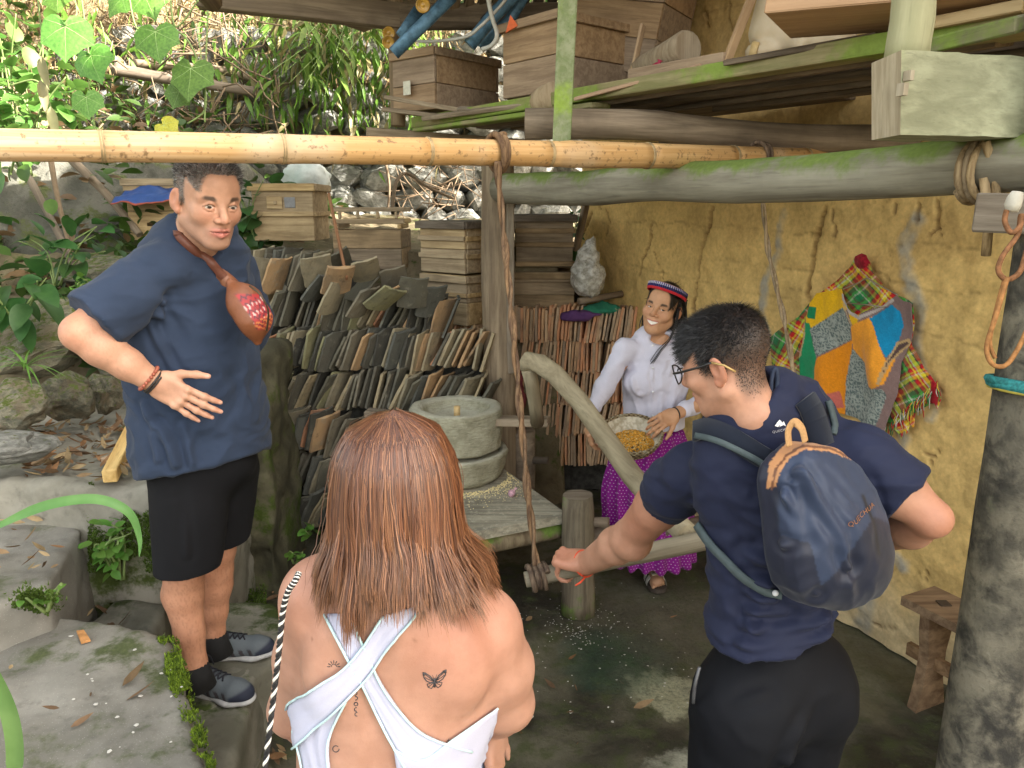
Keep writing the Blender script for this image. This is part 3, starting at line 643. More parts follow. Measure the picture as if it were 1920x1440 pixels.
# round post in the middle
c = at(934, 600, 4.3)
b = MB(); pts = wob((c.x, c.y, 0), (c.x, c.y, 2.22), 16, .012, 3); b.tube(pts, [.098-.012*i/15 for i in range(16)], 18, 0, True, .025)
b.build('wooden_post', m_post, None, (c.x, c.y, 0), label='thick round post between the stacked beehives behind the millstone', cat='post')
# mossy round beam from that post to the blackened post on the right
p0, p1 = at(946, 350, 4.14), Vector((1.20, 1.80, 1.985))
orient_tube('round_beam', wob(p0, p1+(p1-p0)*.04, 22, .014, 5), [.077-.010*i/21 for i in range(22)], m_beam_moss, 'thick round beam with green moss patches just under the bamboo pole', 'beam', n=20, jit=.02, endmat=m_cutend)
# blackened post at the right edge
b = MB(); b.tube(wob((1.235, 1.75, 0), (1.25, 1.755, 2.75), 22, .010, 8), [.106-.012*i/21 for i in range(22)], 22, 0, True, .012)
b.build('wooden_post', m_darkpost, None, (1.235, 1.75, 0), label='blackened post stained with grey lichen at the right edge', cat='post')
# bamboo pole
bp0, bp1 = at(-60, 274, 1.80), atwall(1640, 297, -.05)
def bam(t): return bp0.lerp(bp1, t)
def bam_t(u):
    lo, hi = 0.0, 1.0
    for _ in range(40):
        m = (lo+hi)/2
        if px(bam(m))[0] < u: lo = m
        else: hi = m
    return lo
def bamboo():
    t = thing('bamboo_pole', 'long dry bamboo pole carrying the two ropes across the yard', 'pole', bp0); ax = (bp1-bp0).normalized(); q = ax.to_track_quat('X', 'Z'); Li = q.to_matrix().transposed(); L = (bp1-bp0).length
    nodes = [-.02]+[bam_t(u) for u in (192, 530, 803, 1028, 1213, 1372, 1508)]+[1.0]
    rad = lambda t: .0365+.007*t if t < .5 else .040+.0035*(1-t)*2-.004*(t-.5)
    for i in range(len(nodes)-1):
        a, e = max(0, nodes[i])*L, nodes[i+1]*L; b = MB(); m = 10; P = []; rr = []
        for k in range(m+1):
            f = k/m; x = a+(e-a)*f; r = rad(x/L); edge = min(f, 1-f)*(e-a); r *= 1+.035*math.exp(-edge/.012); P.append((x, .003*math.sin(x*2.1), .004*math.sin(x*1.3+1))); rr.append(r)
        b.tube(P, rr, 24, 0, True); o = b.build('culm_segment', m_bamboo, t); o.data.transform(Matrix.Translation(wloc(t)).to_4x4()); o.rotation_mode = 'QUATERNION'; o.rotation_quaternion = q
        if 0 < i:
            b = MB(); x = a; r = rad(x/L); y0, z0 = .003*math.sin(x*2.1), .004*math.sin(x*1.3+1)
            b.tube([(x-.006, y0, z0), (x-.0035, y0, z0), (x-.001, y0, z0), (x+.002, y0, z0), (x+.005, y0, z0)], [r*1.03, r*1.09, r*1.02, r*1.085, r*1.02], 24, 0, False)
            o = b.build('node_ring', m_node, t); o.data.transform(Matrix.Translation(wloc(t)).to_4x4()); o.rotation_mode = 'QUATERNION'; o.rotation_quaternion = q
m_node = M_plain('bamboo_node', (.34, .25, .13), .6, var=.3)
bamboo()

# --- loft
LD = Vector((1.59, -2.12, 0)).normalized(); LP = Vector((-.53, 4.46, 0)); LB = Vector((-LD.y, LD.x, 0))   # along the front edge, point, back towards the wall
if LB.x < 0: LB = -LB
def lp(s, t, z): return LP+LD*s+LB*t+Vector((0, 0, z))
loft = thing('storage_loft', 'sagging plank loft with bright green algae along its front edge, piled with boxes', 'loft', lp(1.2, .3, 2.3))
orient_box('plank', lp(-.05, .07, 2.355), lp(3.25, .07, 2.355), .15, .055, m_plank_moss, 0, parent=loft)
orient_box('plank', lp(-.02, .045, 2.318), lp(1.45, .03, 2.305), .11, .022, m_plank_moss, .05, parent=loft)
for i, (t0, z, s0, s1) in enumerate(((.21, 2.36, .0, 3.2), (.36, 2.35, .1, 3.3), (.50, 2.362, -.05, 3.1), (.64, 2.352, .1, 3.0), (.79, 2.36, .3, 2.6), (.95, 2.358, .5, 2.0))):
    orient_box('plank', lp(s0, t0, z), lp(s1, t0+random.uniform(-.03, .03), z+random.uniform(-.01, .01)), random.uniform(.125, .15), .026, m_plank, random.uniform(-.05, .05), parent=loft)
for i, (a, bb, z0, z1, w) in enumerate(((.4, 2.9, 2.325, 2.335, .12), (.9, 3.05, 2.322, 2.318, .10), (1.3, 3.0, 2.30, 2.318, .13), (1.7, 3.1, 2.295, 2.31, .09))):
    orient_box('plank', lp(a, .10+.12*i, z0), lp(bb, .16+.13*i, z1), w, .022, m_plank, random.uniform(-.2, .2), parent=loft)
orient_box('plank', at(1750, 84, 2.06), at(1935, 38, 1.86), .13, .035, m_plank_moss, .25, parent=loft)
# log under the loft
orient_tube('joist_log', wob((.055, 3.2, 2.232), (1.60, 3.2, 2.155), 16, .010, 11), [.060-.008*i/15 for i in range(16)], m_log, 'dark brown log with a pale sawn end under the loft planks', 'log', n=16, jit=.03, endmat=m_cutend)
orient_box('support_board', at(688, 258, 4.62), at(1010, 284, 4.55), .05, .115, m_wood_grey, 0, 'grey board crossing behind the bamboo pole below the loft boxes', 'board')
orient_box('support_board', at(935, 285, 4.48), at(1235, 290, 3.95), .05, .11, m_log, 0, 'dark board behind the bamboo pole, right of the middle post', 'board')
# green lath in front of the loft
orient_box('hanging_lath', at(1066, -40, 2.98), at(1053, 272, 2.98), .066, .02, m_greenpost, R(90), 'flat bright green lath hanging upright in front of the loft', 'lath')
o = bpy.data.objects['hanging_lath']
# hewn beam end upper right + pale post standing on it
hb = thing('hewn_beam', 'thick grey green hewn beam with a broken end at the upper right', 'beam', at(1700, 180, 1.75))
def hewn():
    pts = [(1690, 96, 1.70), (1688, 250, 1.70)]
    tl, bl = at(1690, 94, 1.72), at(1688, 253, 1.72); tr, br = at(1990, 108, 1.86), at(1990, 259, 1.86); b = MB(); back = Vector((.006, .15, .0)); N = 12; V = []; F = []
    for i in range(N+1):
        f = i/N; j = lambda a: Vector((random.uniform(-a, a),)*3)*.5
        V += [tl.lerp(tr, f)+j(.006), bl.lerp(br, f)+j(.004), bl.lerp(br, f)+back+j(.006), tl.lerp(tr, f)+back+j(.006)]
    for i in range(N):
        for k in range(4): F.append((i*4+k, i*4+(k+1) % 4, i*4+4+(k+1) % 4, i*4+4+k))
    F += [(3, 2, 1, 0), (N*4, N*4+1, N*4+2, N*4+3)]
    b.add(V, F); b.M[-2] = 1; b.build('beam_body', [m_greenbeam, m_cutend2], hb)
    b = MB(); b.box(at(1692, 168, 1.70), (.012, .02, .025), .3); b.box(at(1704, 142, 1.712), (.01, .02, .02), .3); b.build('wood_chip', m_cutend2, hb)
m_cutend2 = M_wood('grey_cut_end', (.44, .38, .29), (.30, .25, .18), 'z', 1, stain=.3)
hewn()
c = at(1703, 98, 1.83); c2 = at(1700, -60, 1.83)
b = MB(); b.tube(wob(c-Vector((0, 0, .02)), (c.x, c.y, c2.z+.1), 8, .004, 4), [.047, .046, .046, .045, .045, .044, .044, .043], 16, 0, True, .02)
b.build('peeled_post', m_palepost, None, c, label='pale peeled post with green tinge standing on the hewn beam', cat='post')
# thick pinkish plank lying on the loft
orient_box('thick_plank', at(1462, 22, 2.50), at(1965, -22, 2.10), .26, .085, m_pinkwood, R(-6), 'thick pinkish plank stored on the loft above the jug', 'plank')
orient_box('timber_offcut', at(1735, 48, 2.25), at(1925, 12, 2.05), .05, .03, m_newwood, 0, 'pale straw coloured batten lying behind the peeled post', 'board')
# leaning slat
orient_box('loose_board', at(1360, 122, 3.0), at(1412, -10, 3.05), .035, .018, m_wood_loft, R(90), 'slim brown slat leaning beside the jug on the loft', 'slat')
orient_box('loose_board', at(1184, 148, 3.55), at(1206, 46, 3.6), .03, .012, m_wood_loft, R(90), 'short thin slat leaning against the right end of the big loft box', 'slat')
# rubbish boards on the loft edge
orient_box('loose_board', at(1082, 184, 3.35), at(1310, 124, 2.95), .05, .014, m_pinkwood, .3, 'narrow pale board slanting along the loft front edge', 'board')
orient_box('loose_board', at(1186, 143, 3.42), at(1365, 112, 3.0), .06, .05, m_wood_loft, 0, 'brown squared offcut behind the slanting board on the loft', 'board')
orient_box('loose_board', at(1375, 118, 2.8), at(1660, 68, 2.42), .13, .02, m_plank, .12, 'dusty bark board lying under the jug on the loft', 'board')
b = MB(); c = at(1022, 188, 3.62); b.lathe(c, [(.0, .10), (.055, .10), (.062, .0), (.055, -.1), (0, -.1)], 16, 0, (.3, -.9, .1)); b.build('half_log', m_cutend, label='half round log end poking out under the big loft box', cat='log')
c = at(1245, 112, 3.42)
ax = (at(1288, 84, 3.28)-at(1205, 128, 3.6)).normalized(); orient_tube('short_log', [c-ax*.19, c-ax*.18, c, c+ax*.17, c+ax*.18], [.055, .062, .064, .066, .060], m_cutend, 'short pale log lying on the loft', 'log', n=16, jit=.04, endmat=m_cutend)
# red onion-like flower bud
b = MB(); c = at(1232, 128, 3.3); b.lathe(c, [(0, -.022), (.018, -.014), (.026, .002), (.017, .016), (.006, .024), (.012, .032), (0, .034)], 10, 0, (.3, -.3, .9), jit=.12); b.build('dried_bud', M_plain('magenta_bud', (.30, .015, .05), .6), label='small dark red dried flower bud in front of the short log', cat='flower')

# --- hive boxes
def hive(name, c, yaw, size, mat, label, group, lid=True, lidover=.012, entrance=None, battens=(), parent=None, tilt=None, cat='beehive', lidmat=None, legs=False):
    """c = centre of the bottom; local x along the front, -y is the front"""
    w, d, h = size; t = thing(name, label, cat, c, group); t.rotation_euler = (tilt[0] if tilt else 0, tilt[1] if tilt else 0, yaw)
    def pbox(nm, cc, ss, m=mat, bev=.003, jit=.001, par=None):
        b = MB(); b.box((0, 0, 0), ss, None, 0, bev, jit); o = b.build(nm, m, None, (0, 0, 0)); o.parent = par or t; o.location = cc; return o
    nb = max(2, round(h/.15)); th = .02
    hs = [h/nb*random.uniform(.9, 1.1) for _ in range(nb)]; k = h/sum(hs); z = 0
    for i in range(nb):
        hb_ = hs[i]*k; zc = z+hb_/2; z += hb_
        pbox('board', (0, -d/2+th/2+random.uniform(0, .002), zc), (w-.004, th, hb_-.003)); pbox('board', (0, d/2-th/2, zc), (w-.004, th, hb_-.003))
        pbox('board', (-w/2+th/2+.0005, 0, zc), (th, d-2*th-.004, hb_-.003), m=mat_y(mat)); pbox('board', (w/2-th/2-.0005, 0, zc), (th, d-2*th-.004, hb_-.003), m=mat_y(mat))
    pbox('floor_board', (0, 0, .012), (w-2*th-.006, d-2*th-.006, .015))
    if lid:
        l = pbox('lid', (0, 0, h+.013), (w+2*lidover, d+2*lidover, .024), m=lidmat or mat)
        for s in (-1, 1): pbox('lid_batten', (0, s*(d/2+lidover+.006), -.012), (w+2*lidover+.01, .012, .042), m=lidmat or mat, par=l)
        for s in (-1, 1): pbox('lid_batten', (s*(w/2+lidover+.006), 0, -.012), (.012, d+2*lidover-.004, .040), m=mat_y(lidmat or mat), par=l)
    for zb, hb_ in battens: pbox('batten', (0, -d/2-.007, zb), (w+.006, .014, hb_)); pbox('batten', (w/2+.007, 0, zb), (.014, d-.01, hb_), m=mat_y(mat)); pbox('batten', (-w/2-.007, 0, zb), (.014, d-.01, hb_), m=mat_y(mat))
    if entrance:
        x0, z0, ew, eh = entrance; pbox('entrance_slide', (x0-ew*.9, -d/2-.006, z0), (ew*1.3, .012, eh)); pbox('slide_knob', (x0-ew*.8, -d/2-.016, z0), (.02, .012, .022)); pbox('entrance_hole', (x0+ew*.35, -d/2-.002, z0), (ew*.9, .006, eh*.85), m=m_hole)
    return t
_my = {}
def mat_y(m):
    return m
m_hole = M_plain('grey_mesh_entrance', (.20, .20, .21), .7)
m_hive_roof = M_wood('dark_hive_roof', (.19, .155, .12), (.09, .07, .052), 'x', 1, stain=.5)
HG = 'wooden beehives stacked behind the tiles'
c = at(335, 448, 5.25); hive('beehive', c, .06, (.46, .42, .36), m_wood_hive, 'beehive with a blue plastic bag on its lid, behind the standing man', HG, battens=((.33, .04),))
c = at(551, 452, 5.1); c.z = at(551, 452, 4.9).z; hive('beehive', c, .0, (.38, .40, .325), m_wood_hive, 'light beehive with a square entrance slide, right of the standing man\'s head', HG, entrance=(.02, .235, .075, .075), battens=((.165, .03),))
c = at(702, 502, 4.9); hive('crate', c, -.05, (.42, .34, .24), m_wood_hive_dark, 'dark open crate under a lattice frame between the beehives', HG, lid=False, cat='crate')
fr = thing('lattice_frame', 'slatted wooden frame lying on top of the dark crate', 'frame', Vector((c.x, c.y, c.z+.243)))
for x in (-.19, .19): orient_box('rail', Vector((c.x+x, c.y-.17, c.z+.26)), Vector((c.x+x, c.y+.17, c.z+.26)), .025, .03, m_wood_hive, parent=fr)
for y in (-.15, .15):
    orient_box('rail', Vector((c.x-.22, c.y+y, c.z+.29)), Vector((c.x+.22, c.y+y, c.z+.29)), .025, .028, m_wood_hive, parent=fr)
    orient_box('rail', Vector((c.x-.22, c.y+y, c.z+.36)), Vector((c.x+.22, c.y+y, c.z+.36)), .022, .026, m_wood_hive, parent=fr)
for x in (-.17, -.06, .06, .17):
    orient_box('upright', Vector((c.x+x, c.y-.15, c.z+.305)), Vector((c.x+x, c.y-.15, c.z+.347)), .018, .018, m_wood_hive, parent=fr)
def near_edge_box(u, Y, z, a, L1, L2, h, *args, **kw):
    """box whose nearest upright edge stands at photo column u and depth Y; a = angle of its left face"""
    e = at(u, 500, Y); e.z = z; d1 = Vector((-math.cos(a), math.sin(a), 0)); d2 = Vector((math.sin(a), math.cos(a), 0)); c = e+d1*L1/2+d2*L2/2
    kw2 = dict(kw); nm = kw2.pop('name', 'beehive'); return hive(nm, c, -a, (L1, L2, h), *args, **kw2)
near_edge_box(874, 4.46, 1.215, R(40), .36, .40, .27, m_wood_hive, 'lower box of the two beehives left of the middle post', HG, lid=True, lidover=.008, battens=((.18, .025),))
near_edge_box(872, 4.45, 1.52, R(40), .37, .41, .275, m_wood_hive, 'upper beehive with a dark flat roof, left of the middle post', HG, lidmat=m_hive_roof, battens=((.10, .028), (.20, .028)))
c = at(1018, 596, 5.06); c.z = at(1020, 594, 4.88).z; hive('beehive', c, .0, (.385, .36, .26), m_wood_hive_dark, 'framed beehive on the red tiles, right of the middle post', HG, battens=((.02, .03), (.235, .03)))
c2 = Vector((c.x-.005, c.y, c.z+.315)); hive('beehive', c2, .02, (.36, .36, .30), m_wood_hive_dark, 'topmost dark beehive right of the middle post', HG, lidmat=m_hive_roof, battens=((.02, .03), (.14, .028), (.225, .03)))
LG = 'beehive boxes stored on the loft'
near_edge_box(822, 4.3, 2.405, R(40), .33, .52, .29, m_wood_loft, 'long brown box with a torn paper on its end, leftmost on the loft', LG, name='hive_box', cat='box', lidover=.004, battens=())
near_edge_box(1040, 3.82, 2.43, R(50), .40, .56, .33, m_wood_loft, 'largest brown box on the loft behind the green lath', LG, name='hive_box', cat='box', battens=())
c = at(1165, 140, 4.35); hive('hive_box', c, R(-32), (.50, .42, .50), m_wood_loft, 'tilted brown box leaning behind the largest loft box', LG, cat='box', lid=False, tilt=(0, R(11)))
b = MB(); c = at(763, 165, 4.40); b.box(c, (.055, .004, .07), R(-40), 0); b.build('paper_scrap', M_plain('torn_white_paper', (.62, .60, .50), .9), label='torn white paper scrap stuck on the end of the leftmost loft box', cat='paper')
# loft left: thin post, sticks under the box
c = at(741, 120, 4.62); z0 = at(741, 240, 4.62).z; b = MB(); b.tube(wob((c.x, c.y, z0), (c.x+.01, c.y, 3.2), 9, .008, 2), .042, 12, 0, True, .05); b.build('thin_post', m_post, None, (c.x, c.y, z0), label='thin grey post standing at the left end of the loft', cat='post')
for k, (a, e, w) in enumerate((((722, 182, 4.35), (950, 222, 4.0), .03), ((718, 205, 4.4), (860, 222, 4.2), .025), ((795, 222, 4.3), (985, 196, 3.7), .04), ((860, 205, 4.1), (990, 208, 3.8), .03))):
    orient_box('stick', at(*a), at(*e), w, .022, m_wood_grey, .2*k, ('narrow slat under the left loft box, upper one', 'narrow slat under the left loft box, lower one', 'rough pale slat along the left loft edge', 'short round slat under the two loft boxes')[k], 'slat')
# roof timbers at the top
rf = thing('shed_roof', 'lean-to shed roof with an old beam and rafters above the loft', 'roof', at(600, 10, 4.6))
orient_box('roof_beam', at(370, -10, 4.45), at(760, 33, 4.62), .10, .13, m_log, 0, parent=rf); orient_box('roof_beam', at(740, 33, 4.62), at(1120, 30, 4.4), .09, .12, m_plank, 0, parent=rf)
orient_tube('rafter', [at(400, 5, 4.3), at(345, -60, 4.0)], .05, m_log, parent=rf, n=10)
for i in range(11):
    u = 820+i*26; orient_box('rafter', at(u, 40, 4.62), at(u+20, -60, 4.3), .045, .05, m_plank, 0, parent=rf)
def roofsheet():
    b = MB(); a0, a1 = at(330, -25, 4.4), at(1330, -45, 4.0); a0.z = a1.z = 3.12
    b.prism([a0, Vector((-1.0, 5.6, 3.05)), Vector((.45, 5.5, 3.55)), Vector((2.0, 2.35, 3.6)), Vector((.85, 2.1, 3.2))], (0, 0, .04)); b.build('roof_sheet', m_plank, rf)
roofsheet()
# ================================================================ ROOF TILE STACKS
def tile_mesh(name, w, h, th, seed, curve=.012):
    rr = np.random.default_rng(seed); nx, nz = 5, 4; V = []; F = []
    ox = [rr.uniform(-.006, .006) for _ in range(nz+1)]; ch = [rr.uniform(0, .02) if rr.random() < .45 else 0 for _ in range(4)]
    for side in (0, 1):
        for j in range(nz+1):
            for i in range(nx+1):
                f, g = i/nx, j/nz; x = (f-.5)*w*(1-.08*g)+ox[j]*(1 if i in (0, nx) else 0); z = g*h; y = curve*(1-(2*f-1)**2)+(th if side else 0)+rr.uniform(-.0012, .0012)
                cidx = (0 if i == 0 else 1 if i == nx else -1)
                if cidx >= 0 and j == nz: z -= ch[cidx]*1.3
                if cidx >= 0 and j == 0: z += ch[2+cidx]*1.0
                if j in (0, nz): z += rr.uniform(-.005, .005)
                V.append((y, x, z))
    n1 = (nx+1)*(nz+1); I = lambda s, i, j: s*n1+j*(nx+1)+i
    for j in range(nz):
        for i in range(nx): F.append((I(0, i, j), I(0, i+1, j), I(0, i+1, j+1), I(0, i, j+1))); F.append((I(1, i, j), I(1, i, j+1), I(1, i+1, j+1), I(1, i+1, j)))
    for i in range(nx): F.append((I(0, i, 0), I(1, i, 0), I(1, i+1, 0), I(0, i+1, 0))); F.append((I(0, i, nz), I(0, i+1, nz), I(1, i+1, nz), I(1, i, nz)))
    for j in range(nz): F.append((I(0, 0, j), I(0, 0, j+1), I(1, 0, j+1), I(1, 0, j))); F.append((I(0, nx, j), I(1, nx, j), I(1, nx, j+1), I(0, nx, j+1)))
    return np_mesh(name, np.array(V), F, False)
TG = [tile_mesh('roof_tile', random.uniform(.17, .20), random.uniform(.215, .25), random.uniform(.011, .017), 20+i) for i in range(8)]
TR = [tile_mesh('roof_tile', random.uniform(.18, .20), random.uniform(.215, .235), random.uniform(.012, .015), 50+i) for i in range(6)]
for me in TG: me.materials.append(m_tile_grey)
for me in TR: me.materials.append(m_tile_red)
def put_tile(meshes, parent, loc, yaw, lean, pitch=0.0, sc=1.0):
    o = bpy.data.objects.new('roof_tile', random.choice(meshes)); COL.objects.link(o); o.parent = parent; o.location = Vector(loc)-Vector(parent.location)
    M = Matrix.Rotation(yaw, 3, 'Z') @ Matrix.Rotation(pitch, 3, 'X') @ Matrix.Rotation(lean, 3, 'Y'); o.rotation_euler = M.to_euler(); o.scale = (1, sc, sc*random.uniform(.93, 1.05)); return o
def grey_stack():
    t = thing('tile_stack', 'tall leaning stack of mostly dark grey roof tiles set on edge behind the millstone', 'roof tiles', (-.75, 4.15, 0))
    # rows of the pile: (v of the foot at the left, at the right, u left, u right, depth)
    rows = [((548, 985), (690, 1000), 4.08), ((536, 922), (720, 925), 4.10), ((524, 846), (905, 850), 4.13), ((506, 768), (910, 770), 4.17), ((482, 690), (905, 690), 4.21), ((466, 614), (835, 628), 4.26), ((452, 538), (600, 552), 4.32)]
    for r, (a, b, Y) in enumerate(rows):
        p, q = at(*a, Y), at(*b, Y); L = (q-p).length; x = 0.0; blk = 0; lean0 = R(20); yaw0 = R(-18)
        while x < L:
            if blk <= 0: blk = random.randint(3, 8); lean0 = R(random.uniform(14, 30)); yaw0 = R(random.uniform(-32, -4)); dy = random.uniform(-.05, .03); dz = random.uniform(-.018, .025)
            blk -= 1; c = p.lerp(q, x/L); c.z += dz+random.uniform(-.006, .006)
            put_tile(TG, t, (c.x, c.y+dy+random.uniform(-.025, .02)+.09, c.z), yaw0+R(random.uniform(-9, 9)), lean0+R(random.uniform(-5, 6)), R(random.uniform(-7, 7)))
            x += random.uniform(.024, .043)*(1.35 if random.random() < .12 else 1)
    # tumbled tiles lying on top, some lath between
    for u, v, Y, yaw, lean, pitch in ((470, 545, 4.2, -40, 18, -10), (505, 545, 4.25, -30, 30, 0), (600, 530, 4.15, -72, 40, 10), (628, 545, 4.1, -60, 42, 0), (690, 520, 4.2, -76, 52, 12), (655, 560, 4.15, 40, 50, 0), (770, 572, 4.15, -75, 35, -4), (725, 560, 4.2, -55, 60, 20), (700, 575, 4.1, -45, 55, -15), (640, 505, 4.35, -68, 50, 25), (745, 545, 4.3, -80, 45, 10), (800, 590, 4.25, -55, 30, 0), (580, 560, 4.2, -30, 45, 0), (560, 540, 4.25, -35, 35, 0), (665, 590, 4.12, -30, 38, 0), (610, 585, 4.12, -28, 33, 0)):
        c = at(u, v, Y); put_tile(TG, t, c, R(yaw), R(lean), R(pitch), .86)
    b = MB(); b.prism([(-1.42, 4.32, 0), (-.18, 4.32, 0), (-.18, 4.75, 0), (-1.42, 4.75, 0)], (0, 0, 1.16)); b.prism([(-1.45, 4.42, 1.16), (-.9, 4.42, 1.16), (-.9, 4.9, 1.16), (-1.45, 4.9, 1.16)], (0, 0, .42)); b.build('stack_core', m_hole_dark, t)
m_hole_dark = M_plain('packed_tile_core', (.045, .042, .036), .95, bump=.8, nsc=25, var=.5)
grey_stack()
def red_stack():
    t = thing('tile_stack', 'neat wall-high stack of reddish clay roof tiles between the middle post and the smiling woman', 'roof tiles', (.35, 4.95, 0))
    for r in range(1, 6):
        z = .02+r*.208; x = -.02 if r < 5 else -.35; xe = .92-.01*r; blk = 0; lean0 = 0
        if r in (3, 4): x = -.28
        while x < xe:
            if blk <= 0: blk = random.randint(4, 12); lean0 = R(random.uniform(-3, 9)); dy = random.uniform(-.02, .015); yaw0 = R(random.uniform(-14, 4))
            blk -= 1; wx = x+.0
            # keep clear of the house wall end
            put_tile(TR, t, (wx, 4.92+dy+random.uniform(-.008, .008)-.02*r*0, z), yaw0+R(random.uniform(-3, 3)), lean0+R(random.uniform(-2, 2)), R(random.uniform(-2, 2)), 1.0); x += random.uniform(.0165, .0225)
    for x in np.arange(-.55, -.05, .028): put_tile(TR, t, (x, 4.66+random.uniform(-.01, .01), 1.03), R(random.uniform(-22, -8)), R(random.uniform(2, 16)), 0, 1.0)
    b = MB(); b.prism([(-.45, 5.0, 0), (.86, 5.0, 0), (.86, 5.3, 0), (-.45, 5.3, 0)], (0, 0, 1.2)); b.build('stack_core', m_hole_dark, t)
red_stack()
# smaller finished pieces lying on the stacks
orient_box('leaning_lath', at(650, 522, 4.02), at(616, 364, 4.55), .028, .014, M_wood('reddish_lath', (.34, .17, .09), (.22, .10, .05)), R(90), 'reddish brown lath leaning against the light beehive', 'lath')
def plastic_bag():
    S = SDF((.28, 4.45, 1.15), (.85, 5.1, 1.95), .012); c = at(1102, 520, 4.75)
    S.ell(c, (.115, .10, .135), None, .02); S.ell(c+Vector((.0, 0, .13)), (.08, .06, .07), None, .03); S.ell(c+Vector((.02, 0, .20)), (.05, .03, .05), None, .03)
    X = np.stack(np.meshgrid(*S.ax, indexing='ij'), -1); n = fnoise(X*11, 4, .65); S.f = (S.f+.022*np.abs(n)+.006*fnoise(X*40, 2)).astype(np.float32); V, Q = S.mesh(); o = V.mean(0)
    q = NT('cloudy_plastic_film'); nn = q.noise(q.obj(), 22, 5, .7); m = q.done(q.mix(q.mr(nn, .35, .65), (.42, .40, .34), (.66, .65, .60)), .25, q.bump(nn, .6, .012), .6, alpha=q.mr(nn, .3, .7, .55, .95))
    tagit(link_mesh('plastic_bag', np_mesh('plastic_bag', V-o, Q), m, None, o), 'crumpled cloudy plastic bag beside the topmost dark beehive', 'bag')
plastic_bag()
def blob(name, c, r, mat, label, cat, res=.012, amp=.02, fr=9, rot=None):
    c = Vector(c); m = max(r)+.06; S = SDF(tuple(c-Vector((m, m, m))), tuple(c+Vector((m, m, m))), res); S.ell(c, r, rot, .01); X = np.stack(np.meshgrid(*S.ax, indexing='ij'), -1)
    S.f = (S.f+amp*fnoise(X*fr, 4, .6)).astype(np.float32); V, Q = S.mesh(); o = V.mean(0)
    return tagit(link_mesh(name, np_mesh(name, V-o, Q), mat, None, o), label, cat)
blob('folded_cloth', at(1128, 582, 4.85), (.13, .08, .035), M_attr('x', .9) if False else M_plain('teal_cloth', (.02, .17, .10), .9, bump=.5, nsc=30), 'crumpled teal green cloth on the red tile stack below the plastic bag', 'cloth')
blob('folded_cloth', at(1100, 590, 4.80), (.15, .05, .022), M_plain('purple_cloth', (.10, .04, .14), .9, bump=.5, nsc=30), 'dark purple cloth edge hanging over the top row of red tiles', 'cloth')
orient_tube('wooden_stick', [at(1085, 565, 4.82), at(1166, 551, 4.95)], .022, m_log, 'short brown stick on the red tiles in front of the plastic bag', 'stick', n=10)
b = MB(); c = at(968, 735, 4.62)
blob('red_cloth', c, (.055, .05, .14), M_plain('maroon_cloth', (.16, .03, .04), .9, bump=.6, nsc=26, var=.3), 'maroon cloth bundle tucked behind the crank of the mill', 'cloth', .01, .025, 11)
# blue plastic bag over the first hive
def tarp():
    c = at(275, 368, 5.1); n, m = 26, 16; V = []; rr = RNG
    for i in range(n):
        for j in range(m):
            f, g = i/(n-1), j/(m-1); lo_ = at(206+f*146, 379+8*math.sin(f*3.1)-10*f, 4.90); p = lo_.lerp(at(238+f*114, 352-8*f+5*math.cos(f*9), 5.03), g); z = .012*fnoise(np.array([[f*6, g*3, 0.]]), 3)[0]
            V.append((p.x, p.y, p.z+z))
    I = lambda i, j: i*m+j; F = [(I(i, j), I(i+1, j), I(i+1, j+1), I(i, j+1)) for i in range(n-1) for j in range(m-1)]; MI = [1 if j == 0 else 0 for i in range(n-1) for j in range(m-1)]
    V = np.array(V); o0 = V.mean(0); me = np_mesh('plastic_sheet', V-o0, F, True, MI); o = link_mesh('plastic_sheet', me, [M_plain('blue_plastic', (.035, .075, .24), .35, spec=.5, bump=.3, nsc=20), M_plain('red_plastic_hem', (.30, .06, .03), .5)], None, o0)
    md = o.modifiers.new('solid', 'SOLIDIFY'); md.thickness = .004; tagit(o, 'blue plastic sheet with a red hem draped over the beehive at the left', 'sheet')
tarp()
blob('white_sack', at(572, 335, 5.7), (.20, .12, .13), M_stone('printed_sack', (.45, .47, .44), (.66, .67, .64), (.10, .22, .17), 3, .3), 'white printed sack lying behind the light beehive', 'sack', .016, .03, 7)

